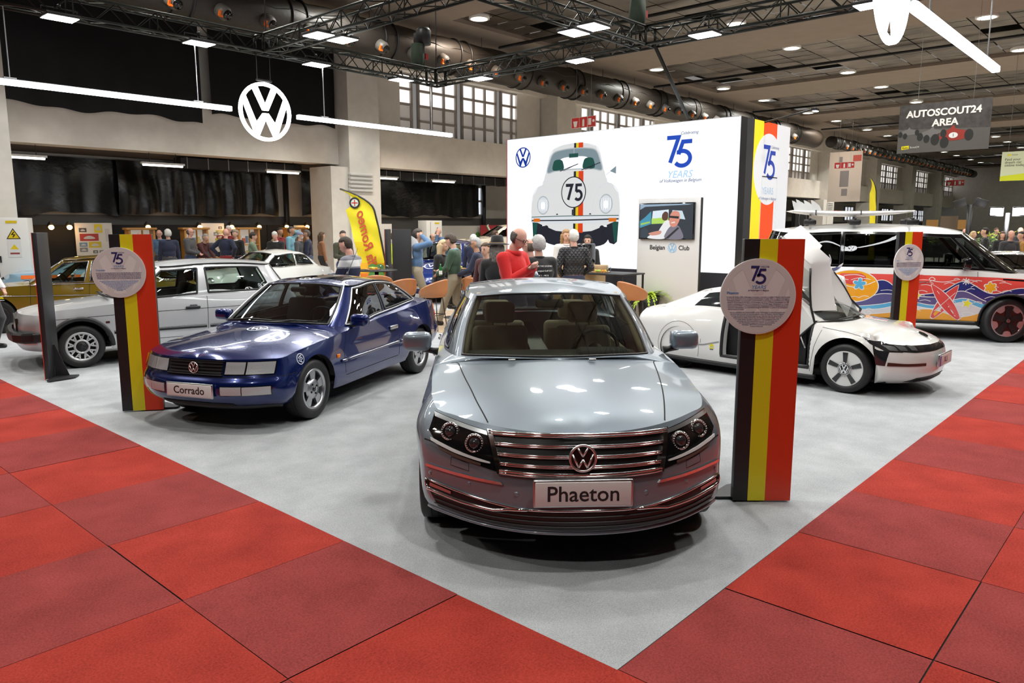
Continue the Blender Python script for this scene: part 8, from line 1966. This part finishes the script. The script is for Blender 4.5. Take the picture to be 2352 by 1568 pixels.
tag(MB().bevbox(XY(788, 11.15, 1.22), (.07,.012,.14), M['gloss_black'], .004).build('mobile_phone'), 'dark mobile phone held by the man in the patterned sweater', 'phone')
# fern in a dark planter
t = empty('potted_fern', XY(1488, 15.0, .015), 0, 'bright yellow green fern in a dark planter beside the tan stool', 'plant'); MB().lathe([(.0,.0),(.17,.0),(.22,.5),(.2,.5),(.18,.46),(.0,.46)], m=bk, n=24).build('planter', t)
m = MB(); q = random.Random(2); fern = mat('fern green', (.36,.50,.02), .6)
for k in range(44):
 a = q.uniform(0, 6.3); L = q.uniform(.35, .6); up = q.uniform(.15, .5); P = [(L*u*math.cos(a), L*u*math.sin(a), .48 + up*u - .55*L*u*u*1.6) for u in np.linspace(0, 1, 9)]
 for i in range(1, 9):
  p0 = Vector(P[i-1]); p1 = Vector(P[i]); d = (p1-p0).normalized(); n = Vector((-d.y, d.x, 0)).normalized()*.075*(1.05-i/9)
  m.add([p0, p1 + n, p1 + d*.02 + n*.7, p1, p1 - n, p1 + d*.02 - n*.7], [(0,1,2),(0,3,2),(0,4,5),(0,3,5)], fern)
tag(m.build('fronds', t), kind='stuff')
# two more totems from behind
def back_totem(px, Y, face, label): x, y, _ = XY(px, Y); totem((x, y, .015), face, label, disc_x=-.125)
back_totem(926, 16.0, PI + .25, 'dark totem back beside the man on the phone'); back_totem(892, 16.6, R(-93), 'dark narrow totem edge left of the other totem back')
# ---- cabinets, posters and lamps along the black boards
M['board_black'] = mat('display board black', (.006,.006,.007), .95)
for i in range(6): tag(place(MB().box((4.9 + 2.0*i, 23.4, .975), (1.98,.05,1.92), M['board_black']).build('display_board')), ['black display board behind the electrical cabinet', 'black display board behind the car race poster', 'black display board behind the tricolour totem', 'black display board behind the crowd left of the wooden table', 'black display board behind the red trousered man', 'black display board at the right end by the pillar'][i], 'display board', 'black display boards')
WF = lambda px, z, b_: (lambda r: (lambda tt: (-2.537 + tt*(r[0]*E1[0] + r[1]*E1[1])))((b_ + 1.681)/(r[0]*E2[0] + r[1]*E2[1])))(((px-1176)/1724, .988 - (-.155)*.153))
def poster(a, bb, z, w, hgt, label, seed, col=(.66,.63,.58), parts=None, group='picture posters'):
 t = empty('poster', (a, bb, z), 0, label, 'poster', group); MB().bevbox((0,0,0), (w,.025,hgt), mat('poster %.2f' % col[0], col, .6), .004).build('sheet', t); q = random.Random(seed)
 for (u, v, pw, ph, c) in parts or [(q.uniform(.12,.88), q.uniform(.12,.88), q.uniform(.12,.3), q.uniform(.08,.16), q.choice([(.30,.03,.02),(.05,.05,.06),(.12,.12,.13),(.40,.36,.05),(.2,.25,.3)])) for _ in range(9)]:
  MB().box(((u-.5)*w, -.016, (v-.5)*hgt), (pw*w,.006,ph*hgt), mat('picture %.2f %.2f %.2f' % c, c, .5)).build('picture', t)
  m = MB(); m.prism(smooth([(-.4,-.3),(-.3,.1),(.0,.3),(.3,.1),(.42,-.3)], 4), 0, .002, mat('picture light', (.5,.5,.5) if c[0] < .2 else (.05,.05,.05), .5), lambda x, y, zz: ((u-.5)*w + x*pw*w*.7, -.020 - zz, (v-.5)*hgt + y*ph*hgt*.7)); m.build('picture', t)
 place(t); return t
race = [(.20,.78,.20,.13,(.07,.07,.08)),(.62,.83,.22,.26,(.72,.55,.03)),(.36,.56,.50,.22,(.38,.04,.03)),(.19,.34,.21,.13,(.15,.25,.35)),(.50,.33,.34,.18,(.55,.42,.03)),(.19,.18,.21,.13,(.2,.2,.2)),(.5,.11,.13,.09,(.1,.1,.1)),(.67,.11,.13,.09,(.2,.2,.2)),(.83,.11,.13,.09,(.06,.06,.06)),(.86,.62,.12,.4,(.55,.52,.5))]
poster(6.05, 23.3, 1.50, 1.05, .98, 'poster of racing cars on the black board left of the tricolour totem', 1, parts=race)
poster(9.75, 23.3, 1.50, .95, .98, 'poster of racing cars above the seated bearded man', 2); poster(13.2, 23.3, 1.62, .5, .6, 'small pale poster behind the blue shirted man', 3); poster(15.0, 21.0 - .3, 1.42, .95, 1.1, 'white poster board at the foot of the white pillar', 4)
M['wood_case'] = mat('cabinet wood', (.50,.24,.06), .45, noise=(4,.15)); M['lit_case'] = mat('lit cabinet back', (.7,.68,.62), .6, emit=.25, ecol=(1,.92,.8))
for i, (a, lb) in enumerate(((7.25, 'wooden glazed cabinet just left of the tricolour totem'), (8.98, 'wooden glazed cabinet behind the bald man in grey'), (10.85, 'wooden glazed cabinet behind the person in the dark cap'), (12.75, 'wooden glazed cabinet behind the bearded man in the blue cap'))):
 t = empty('display_cabinet', (a, 22.9, 0), 0, lb, 'cabinet', 'wooden glazed cabinets'); w = M['wood_case']
 m = MB()
 for sx in (-1, 1): m.box((sx*.37, 0, .93), (.06,.32,1.72), w)
 m.box((0,0,.10), (.8,.34,.06), w); m.box((0,0,1.25), (.70,.30,.03), w); m.box((0,0,.75), (.7,.3,.03), w); m.build('carcass', t); MB().bevbox((0,0,1.81), (.92,.38,.07), w, .015).build('cornice', t); MB().box((0,.15,.95), (.74,.02,1.68), M['lit_case']).build('back_panel', t)
 MB().box((.0,-.16,1.52), (.05,.02,.5), w).box((0,-.16,.95), (.05,.02,1.6), w).build('door_frame', t); q = random.Random(i)
 for k in range(10): MB().box((-.26 + .13*(k % 5), .02, 1.38 + (.0 if k < 5 else -.5) + q.uniform(0,.06)), (.10,.04,q.uniform(.18,.26)), mat('exhibit %d' % (k % 4), [(.7,.68,.6),(.5,.1,.06),(.2,.3,.4),(.6,.5,.2)][k % 4], .6)).build('exhibit', t)
 place(t)
M['spot_warm'] = mat('warm bulb', (1,.7,.3), .4, emit=22, ecol=(1,.52,.16))
for i, px in enumerate((155, 335, 454, 527, 590, 653, 700, 752, 113)):
 a = WF(px, 1.9, 23.2); t = empty('clamp_lamp', (a, 23.1, 1.93), 0, ['warm clamp lamp left of the race poster', 'warm clamp lamp right of the tricolour totem', 'warm clamp lamp above the second cabinet', 'warm clamp lamp above the red trousered man', 'warm clamp lamp above the third cabinet', 'warm clamp lamp above the man with the phone', 'warm clamp lamp above the fourth cabinet', 'rightmost warm clamp lamp near the white pillar', 'leftmost clamp lamp beside the electrical cabinet'][i], 'lamp', 'warm clamp lamps on the boards')
 MB().lathe([(.02,.10),(.06,.06),(.085,-.03)], m=bk, n=14, rot=Matrix.Rotation(.6, 3, 'X')).build('shade', t); MB().lathe([(.0,.07),(.06,.04),(.075,.0),(.05,-.05),(.0,-.07)], m=M['spot_warm'], n=12, c=(0,-.07,-.07), rot=Matrix.Rotation(.6, 3, 'X')).build('bulb', t); MB().cyl((0,.03,.1), (0,.22,.02), .015, bk, 6).build('clamp', t)
 l = bpy.data.lights.new('bulb', 'POINT'); l.energy = 9; l.color = (1,.62,.3); l.shadow_soft_size = .06; o = bpy.data.objects.new('bulb_glow', l); COL.objects.link(o); o.parent = t; o.location = (0,-.12,-.1); place(t)
t = empty('display_table', (9.95, 21.6, 0), 0, 'wooden table with leaflets in front of the seated bearded man', 'table'); MB().bevbox((0,0,.9), (2.4,.8,.04), M['wood_case'], .01).build('tabletop', t)
for sx in (-1, 1):
 for sy in (-1, 1): MB().box((sx*1.1, sy*.33, .44), (.07,.07,.88), M['wood_case']).build('leg', t)
place(t)
for i in range(3): tag(place(MB().box((9.3 + .5*i, 21.5, 1.04), (.22,.03,.28), M['plate'], rot=Matrix.Rotation(-.3, 3, 'X')).build('leaflet_stand')), ['left white leaflet stand on the wooden table', 'middle white leaflet stand on the wooden table', 'right white leaflet stand on the wooden table'][i], 'leaflet', 'leaflet stands')
# electrical cabinets with warning signs
for a, bb, lb in ((WF(18, 0, 20.0), 20.0, 'tall grey electrical cabinet with warning signs at the left edge'), (17.3, 20.6, 'grey electrical cabinet with warning signs behind the yellow feather flag')):
 t = empty('electrical_cabinet', (a, bb, 0), -.5 if a < 9 else 0, lb, 'electrical cabinet', 'grey electrical cabinets'); MB().bevbox((0,0,1.05), (.95 if a < 9 else .8,.5,2.1), mat('cabinet grey', (.80,.79,.77), .5), .01).build('housing', t); MB().box((-.2,-.255,1.05), (.008,.006,2.0), M['dark']).build('door_gap', t); MB().box((-.15,-.265,1.1), (.03,.03,.16), bk).build('handle', t)
 m = MB(); f = lambda x, y, z: (.16 + x, -.253 - z, 1.70 + y); m.prism([(-.15,-.11),(.15,-.11),(0,.15)], 0, .003, M['ink'], f); m.prism([(-.12,-.093),(.12,-.093),(0,.115)], .003, .005, mat('warning yellow', (.8,.60,.01), .5), f); m.stroke([(.02,.06),(-.03,-.0),(.03,-.01),(-.015,-.07)], .022, .005, .007, M['ink'], f); m.build('warning_sign', t)
 m = MB(); m.prism([(-.14,-.55),(.14,-.55),(.14,-.15),(-.14,-.15)], 0, .003, M['plate'], f); m.prism([(-.09,-.36),(.09,-.36),(0,-.24)], .003, .005, mat('warning yellow', (.8,.6,.01), .5), f); m.prism([(-.1,-.48),(.1,-.48),(.1,-.44),(-.1,-.44)], .003, .005, mat('notice red', (.3,.05,.04), .5), f); m.prism([(-.14,.27),(.10,.27),(.10,.33),(-.14,.33)], 0, .003, mat('warning yellow', (.8,.6,.01), .5), f); m.build('notice', t); place(t)
# light blue racing car with a 19
rc = coupe('racing_car', None, (-11.2, 17.4), (-.97, -.24), 1, 4.2, 1.7, 1.22, 'light blue racing car with an orange stripe and number 19 behind the yellowish brown car', paint('pale race blue', (.28,.46,.62), 0, .3))
m = MB(); rc.ribbon(m, rc.ss, 'y', [(.7,.72),(3.9,.72)], .09, .003, mat('race orange', (.85,.16,.01), .4)); P = arc(2.2, .62, .27, 0, 360, 30)[:-1]; rc.outline(m, rc.ss, 'y', P, M['white'], .006); rc.build(m, 'race_decal'); q = rc.ss.at('y', 2.2, .62)[0]; text('race_number', '19', .42, M['ink'], rc.mw((2.2, q[1] + .012, .61), (1,0,0)), rc.root, bold=.008)
# feather flags
def feather(px, Y, z1, w, label, cols, lean, txt=None, flip=1):
 t = empty('feather_flag', XY(px, Y, 0), -.1, label, 'flag', 'yellow feather flags'); n = 30; Lz = z1 - .35
 edge = lambda v: (lean*w*(1 - v**3*1.9) , .35 + Lz*(v if v < .9 else .9 + .1*math.sin((v-.9)/.1*PI/2)))
 R_ = [(w*.5 - .65*w*v**1.6 - 1.05*w*(max(0, v - .8)/.2)**2, .35 + Lz*v - .04*max(0, v-.8)) for v in np.linspace(0, 1, n+1)]; L_ = [(-w*.5 - .75*w*v**1.8, .35 + Lz*v) for v in np.linspace(0, 1, n+1)]
 for k in range(n+1):
  v = k/n
  if v > .8: a = (v-.8)/.2; L_[k] = (L_[k][0]*(1-a) + R_[k][0]*a, L_[k][1] - .30*w*a*(1-a*.9))
 for i, (c0, c1, mm) in enumerate(cols):
  i0, i1 = int(c0*n), int(c1*n); m = MB(); G = np.array([[(flip*(L_[k][0]*(1-s) + R_[k][0]*s), .02*math.sin(k*.7 + 4*s), L_[k][1]*(1-s) + R_[k][1]*s) for s in np.linspace(0, 1, 7)] for k in range(i0, i1+1)]); m.grid(G, mm); m.build('cloth', t)
 MB().tube([(flip*(r[0] + .012), 0, r[1]) for r in R_] + [(flip*L_[-1][0], 0, L_[-1][1])], .022, bk, 8).cyl((flip*R_[0][0], 0, 0), (flip*R_[0][0], 0, .4), .02, bk, 6).build('pole', t); MB().lathe([(.0,.03),(.25,.02),(.26,0)], (flip*R_[0][0],0,0), m=bk, n=20).build('base', t)
 return t, L_, R_
ylw = [mat('flag cloth %d' % i, c, .7) for i, c in enumerate(((.70,.07,.03),(.85,.22,.02),(.85,.42,.01),(.82,.62,.01),(.80,.68,.02)))]
t, L_, R_ = feather(862, 17.3, 2.74, .62, 'yellow and orange feather flag with red lettering by the white pillar', [(0,.1,ylw[0]),(.1,.2,ylw[1]),(.2,.33,ylw[2]),(.33,.5,ylw[3]),(.5,1,ylw[4])], 0)
rot = Matrix.Translation((-.13,-.035,1.50)) @ Matrix((Vector((0,0,1)), Vector((1,0,0)), Vector((0,-1,0)))).transposed().to_4x4()
text('flag_lettering', 'Alfa Romeo', .31, mat('flag lettering', (.55,.07,.03), .6), rot @ Matrix.Rotation(-.20, 4, 'Z'), t, shear=.3, bold=.004)
m = MB(); f = lambda x, y, z: (-.40 + x, -.035 - z, 2.42 + y); m.prism(arc(0,0,.125,0,360,24)[:-1], 0, .004, M['ink'], f); m.prism(arc(0,0,.085,0,360,24)[:-1], .004, .006, mat('badge pale', (.55,.62,.55), .5), f); m.stroke([(-.07,0),(.07,0)], .025, .006, .008, mat('badge red', (.5,.05,.04), .5), f); m.stroke([(0,-.07),(0,.07)], .025, .006, .008, mat('badge red', (.5,.05,.04), .5), f); m.build('badge', t)
def clover(t, f, r, mm):
 m = MB()
 for k in range(4): m.prism(arc(r*.55*math.cos(PI/4 + k*PI/2), r*.55*math.sin(PI/4 + k*PI/2), r*.5, 0, 360, 16)[:-1], 0, .004 + .0005*k, mm, f)
 m.build('clover', t)
clg = mat('clover green', (.08,.25,.05), .6); clover(t, lambda x, y, z: (.06 + x, -.035 - z, .85 + y), .22, clg)
feather(1999, 33, 4.0, .26, 'distant yellow and black feather flag above the van roof', [(0,1,ylw[4])], 0)
# banners behind the bar tables
t = empty('fence_banner', (21.6, 22.6, 1.35), 0, 'pale fence banner with a clover behind the man on the phone', 'banner', 'banners behind the lounge'); MB().box((-.6,0,0), (3.0,.03,1.1), mat('banner pale', (.52,.50,.46), .7)).build('sheet', t); clover(t, lambda x, y, z: (.45 + x, -.02 - z, .0 + y), .3, clg); place(t)
t = empty('red_banner', (22.6, 22.4, 1.35), 0, 'red banner with a clover and a green white stripe behind the seated men', 'banner', 'banners behind the lounge'); MB().box((0,0,0), (1.35,.03,1.15), mat('banner red', (.30,.015,.02), .7)).build('sheet', t); f = lambda x, y, z: (x, -.02 - z, y); m = MB(); m.stroke([(-.25,.57),(.6,-.57)], .17, 0, .003, M['white'], f); m.stroke([(-.17,.57),(.67,-.57)], .05, .003, .005, mat('stripe red', (.5,.03,.03), .6), f); m.stroke([(-.33,.57),(.53,-.57)], .05, .003, .005, clg, f); m.build('stripe', t); clover(t, lambda x, y, z: (.32 + x, -.03 - z, .0 + y), .2, clg); place(t)
sc_ = [(.5,.78,.98,.42,(.36,.38,.40)),(.5,.45,.98,.28,(.09,.12,.08)),(.8,.62,.30,.5,(.10,.14,.03)),(.4,.14,.8,.26,(.26,.22,.15))]
poster(24.6, 22.3, 1.35, 2.1, 1.1, 'landscape banner with a tower and trees right of the red banner', 5, (.2,.2,.2), sc_, 'banners behind the lounge'); poster(27.2, 22.3, 1.35, 1.9, 1.1, 'mountain road banner with a vintage car left of the light wall', 6, (.3,.28,.24), [(.5,.75,.98,.45,(.20,.22,.18)),(.6,.3,.7,.35,(.30,.27,.2)),(.5,.42,.4,.3,(.12,.11,.10))], 'banners behind the lounge')
# hanging banners and signs over the hall
def hang(name, a, b0, b1, z0, z1, label, build, wires=True, cat='banner'):
 t = empty(name, (a, (b0+b1)/2, (z0+z1)/2), 0, label, cat); f = lambda u, v, z: (-.012 - z, (b1-b0)/2 - u, v - (z1-z0)/2); mw = frame((-.014, (b1-b0)/2, -(z1-z0)/2), (0,-1,0)); build(t, f, mw, b1-b0, z1-z0)
 if wires:
  m = MB()
  for q in (-.3, .3): m.cyl((0, q*(b1-b0), (z1-z0)/2), (0, q*(b1-b0), CEIL - (z0+z1)/2), .006, M['alu'], 4)
  m.build('wire', t)
 place(t); return t
def b_auto(t, f, mw, w, h):
 MB().box((0,0,0), (.02, w, h), mat('banner dark', (.055,.05,.048), .6, noise=(7,.35))).build('sheet', t); k = mw @ Matrix.Translation((0,0,.001))
 wt = mat('banner white', (.80,.79,.77), .6); text('banner_lettering', 'AUTOSCOUT24', .30, wt, k @ Matrix.Translation((w*.49, h*.79, 0)), t, bold=.010, ext=.004); text('banner_lettering', 'AREA', .30, wt, k @ Matrix.Translation((w*.52, h*.58, 0)), t, bold=.010, ext=.004)
 m = MB(); gr = mat('photo grey', (.16,.155,.15), .6); dk = mat('photo dark', (.02,.02,.02), .6); rd = mat('photo red', (.30,.03,.02), .6)
 m.prism([(0,0),(w,0),(w,h*.42),(0,h*.5)], .0, .002, mat('photo ground', (.10,.095,.09), .6), f)
 for cx, cy, s, mm in ((w*.12,h*.42,.22,gr),(w*.38,h*.36,.3,gr),(w*.60,h*.30,.42,rd)):
  m.prism(smooth([(cx-s,cy-.1*s),(cx-s*.9,cy+.25*s),(cx-.2*s,cy+.5*s),(cx+.1*s,cy+.8*s),(cx+.3*s,cy+.5*s),(cx+s,cy+.3*s),(cx+s,cy-.2*s),(cx,cy-.35*s)], 4), .002, .005, mm, f)
  for d, e in ((-1.1,-.2),(-.45,-.45),(1.15,.0)): m.prism(arc(cx+d*s,cy+e*s,.3*s,0,360,14,.42*s)[:-1], .005, .007, dk, f)
 m.prism(arc(w*.62,h*.31,.13,0,360,14,.09)[:-1], .007, .009, M['white'], f); m.build('picture', t); text('race_number', '1', .13, M['ink'], k @ Matrix.Translation((w*.62,h*.31,.009)), t)
 m = MB(); m.prism([(w*.05,h*.075),(w*.135,h*.085),(w*.135,h*.155),(w*.05,h*.145)], .002, .004, M['flag_yellow'], f); m.build('logo_patch', t); text('logo_lettering', 'Auto', .085, M['ink'], k @ Matrix.Translation((w*.092,h*.113,.004)), t); text('logo_lettering', 'Scout24', .085, wt, k @ Matrix.Translation((w*.20,h*.115,.004)), t)
hang('hanging_banner', 25, 3.40, 6.02, 4.26, 5.80, 'dark hanging banner with white AREA lettering and vintage racing cars', b_auto)
def b_find(t, f, mw, w, h):
 MB().box((0,0,0), (.02, w, h), mat('banner pale green', (.60,.66,.44), .6)).build('sheet', t); m = MB(); m.prism([(0,0),(w,0),(w,h*.26),(0,h*.16)], 0, .002, mat('banner lime', (.60,.66,.01), .6), f); m.prism([(w*.17,h*.86),(w*.3,h*.86),(w*.3,h*.91),(w*.17,h*.91)], 0, .002, M['flag_yellow'], f); m.build('logo_patch', t)
 for i, s in enumerate(('Find your', 'dream car', 'online today.')): text('banner_lettering', s, .14, M['ink'], mw @ Matrix.Translation((.12, h*(.73-.10*i), .002)), t, 'LEFT')
 text('banner_lettering', 'Scout24', .06, M['ink'], mw @ Matrix.Translation((w*.42,h*.885,.002)), t)
hang('hanging_banner', 34, 3.5, 4.56, 3.70, 4.85, 'pale green hanging banner reading find your dream car online today', b_find)
def b_map(t, f, mw, w, h):
 MB().box((0,0,0), (.02, w, h), mat('map pale', (.42,.39,.36), .7)).build('sheet', t); m = MB(); gr = mat('map grey', (.16,.16,.17), .6)
 for P in ([(.35,.3),(.62,.3),(.62,.62),(.35,.62)], [(.42,.12),(.6,.12),(.6,.26),(.42,.26)], [(.3,.75),(.4,.75),(.4,.9),(.3,.9)]): m.prism([(x*w, y*h) for x, y in P], 0, .004, gr, f)
 m.prism([(.72*w,.80*h),(.97*w,.80*h),(.97*w,.92*h),(.72*w,.92*h)], 0, .004, mat('map red', (.32,.05,.04), .6), f); m.build('map_print', t)
hang('map_banner', 53.9, 16.3, 18.55, 3.58, 7.08, 'pale hanging map banner in front of the far windows', b_map)
def b_fire(t, f, mw, w, h):
 MB().box((0,0,0), (.02, w, h), mat('fire red', (.55,.03,.03), .5)).build('sheet', t); m = MB(); wt = M['white']; m.stroke([(.01,.01),(w-.01,.01),(w-.01,h-.01),(.01,h-.01)], .012, 0, .002, wt, f, closed=True)
 for k in (1, 2): m.stroke([(w*k/3, 0), (w*k/3, h)], .012, 0, .002, wt, f)
 m.prism([(w*.08,h*.65),(w*.26,h*.65),(w*.22,h*.12),(w*.12,h*.12)], 0, .003, wt, f); m.prism([(w*.46,h*.12),(w*.54,h*.12),(w*.54,h*.7),(w*.5,h*.82),(w*.46,h*.7)], 0, .003, wt, f); m.prism([(w*.70,h*.2),(w*.82,h*.2),(w*.82,h*.8),(w*.70,h*.8)], 0, .003, wt, f); m.prism(arc(w*.91,h*.55,w*.045,0,360,12)[:-1], 0, .003, wt, f); m.prism(arc(w*.17,h*.68,w*.06,0,180,8), .003, .004, mat('fire red', (.55,.03,.03), .5), f); m.build('pictogram', t)
for a, b0, b1, z0, z1, lb in ((22, 16.14, 17.33, 5.72, 6.14, 'red fire equipment sign hanging above the light wall'), (50.9, 15.83, 17.15, 5.70, 6.12, 'red fire equipment sign hanging before the map banner'), (88, 16.9, 18.6, 6.0, 6.6, 'farthest small red fire equipment sign under the second duct')): hang('fire_sign', a, b0, b1, z0, z1, lb, b_fire, True, 'sign')
# ---- far stands on the right
t = empty('shop_front', (61.0, 22.2, 0), 0, 'black stand front with a round emblem under the far beam', 'stand front'); MB().box((0,0,1.7), (8.0,.3,3.4), M['board_black']).build('front_panel', t); m = MB(); m.stroke(arc(-2.6,2.4,.75,0,360,30)[:-1], .08, 0, .02, M['alu'], lambda x, y, z: (x,-.17-z,y), closed=True); m.build('emblem_ring', t); m = MB(); q = random.Random(1)
for r_ in range(2):
 x = -.6
 while x < 2.6: w = q.uniform(.12,.3); m.prism([(x,2.4+.5*r_),(x+w,2.4+.5*r_),(x+w,2.7+.5*r_),(x,2.7+.5*r_)], 0, .02, M['alu'], lambda a, b, c: (a,-.17-c,b)); x += w + .06
tag(m.build('front_lettering', t), kind='stuff'); place(t)
for i, (px, Y, z, w, h) in enumerate(((2141, 36, 1.95, .50, .45), (2180, 33, 2.0, .66, .62), (2211, 36, 1.95, .50, .45))):
 x, y, _ = XY(px, Y, z); t = empty('brown_board', (x, y, 0), -.55, ['left small brown notice board behind the van roof', 'large dark brown board with a lit edge behind the van roof', 'right small brown notice board behind the floodlight posts'][i], 'board', 'brown boards of a far stand'); MB().box((0,0,z), (w,.04,h), mat('cork brown' if i != 1 else 'umber', (.26,.13,.03) if i != 1 else (.10,.07,.045), .8)).build('panel', t); MB().box((-w*.4,.03,z*.5), (.05,.05,z), bk).box((w*.4,.03,z*.5), (.05,.05,z), bk).build('post', t)
for px, Y, zt, on, lb in ((2215, 31, 2.75, False, 'black post carrying two dark tilted panels behind the van'), (2300, 27, 2.35, True, 'black post carrying two glaring white floodlights at the far right')):
 t = empty('light_post', XY(px, Y, 0), -.5, lb, 'light post', 'light posts of a far stand'); MB().cyl((0,0,0), (0,0,zt), .10 if not on else .07, bk, 10).build('post', t)
 for sx in (-1, 1):
  MB().bevbox((sx*.36, 0, zt + .05), (.46,.12,.34), bk, .02, rot=Matrix.Rotation(.35*sx, 3, 'Y') if not on else None).build('panel', t)
  if on:
   MB().bevbox((sx*.36, -.07, zt + .05), (.34,.03,.24), mat('glare lens', (1,1,1), .4, emit=45, ecol=(.97,.98,1)), .01).build('lens', t)
 if on: l = bpy.data.lights.new('glare', 'AREA'); l.size = .6; l.energy = 120; o = bpy.data.objects.new('glare_beam', l); COL.objects.link(o); o.parent = t; o.location = (0,-.12,zt); o.rotation_euler = (R(70), 0, 0)
place(struct(MB().box((50, 9.5, .55), (3.0, 12, 1.1), mat('far counter', (.03,.028,.026), .8)).build('trim_far_counter')))
for i, (px, Y) in enumerate(((2268, 30), (2310, 29), (2150, 34))):
 t = empty('stand_plant', XY(px, Y, 1.1), 0, ['green plants with yellow flowers on the far counter', 'green plants beside the floodlight post', 'green plants at the left end of the far counter'][i], 'plant', 'plants on the far counter'); m = MB(); q = random.Random(i)
 for k in range(120): a, r, z = q.uniform(0, 6.3), q.uniform(0, .45), q.uniform(0, .55); d = Vector((q.uniform(-1,1), q.uniform(-1,1), q.uniform(0,1))).normalized()*.14; n = d.orthogonal().normalized()*.035; p = Vector((r*math.cos(a), r*math.sin(a), z)); m.add([p - n, p + d, p + n], [(0,1,2)], mat('leaf far', (.12,.22,.04), .7) if k % 6 else mat('flower far', (.7,.55,.05), .7))
 tag(m.build('foliage', t), kind='stuff'); MB().lathe([(.0,-.3),(.15,-.3),(.2,0),(.0,0)], m=bk, n=14).build('pot', t)
coupe('silver_car', None, (11.9, 16.4), (-.5, -.86), 1, 4.2, 1.7, 1.30, 'silver classic car at the right edge beyond the painted van', paint('far silver', (.5,.5,.52), .6, .25), glassm=M['dark_glass'])
def split_loose(names):
 for o in [o for o in COL.objects if o.type == 'MESH' and o.name.split('.')[0] in names]:
  me = o.data; n = len(me.vertices); par = list(range(n))
  def find(i):
   while par[i] != i: par[i] = par[par[i]]; i = par[i]
   return i
  for e in me.edges:
   a, b = find(e.vertices[0]), find(e.vertices[1])
   if a != b: par[a] = b
  comp = {}
  for i in range(n): comp.setdefault(find(i), []).append(i)
  if not 1 < len(comp) <= 60: continue
  groups = list(comp.values()); owner = {}
  for k, g in enumerate(groups):
   for i in g: owner[i] = k
  polys = [[] for _ in groups]
  for p in me.polygons: polys[owner[p.vertices[0]]].append(p)
  base = o.name.split('.')[0]; mats = list(me.materials); first = True
  for g, ps in zip(groups, polys):
   if not ps: continue
   mp = {v: i for i, v in enumerate(g)}; m2 = bpy.data.meshes.new(base); m2.from_pydata([me.vertices[v].co[:] for v in g], [], [[mp[v] for v in p.vertices] for p in ps])
   for q in mats: m2.materials.append(q)
   m2.polygons.foreach_set('material_index', [p.material_index for p in ps]); m2.polygons.foreach_set('use_smooth', [p.use_smooth for p in ps]); m2.update()
   if first: o.data = m2; first = False
   else:
    c = o.copy(); c.data = m2; COL.objects.link(c)
split_loose({'panel_gap', 'arch_lip', 'shoe', 'wiper', 'wire', 'notice', 'bonnet_crease', 'painted_lines', 'post', 'logo_patch', 'map_print', 'strap', 'hanger', 'camera_pod'})
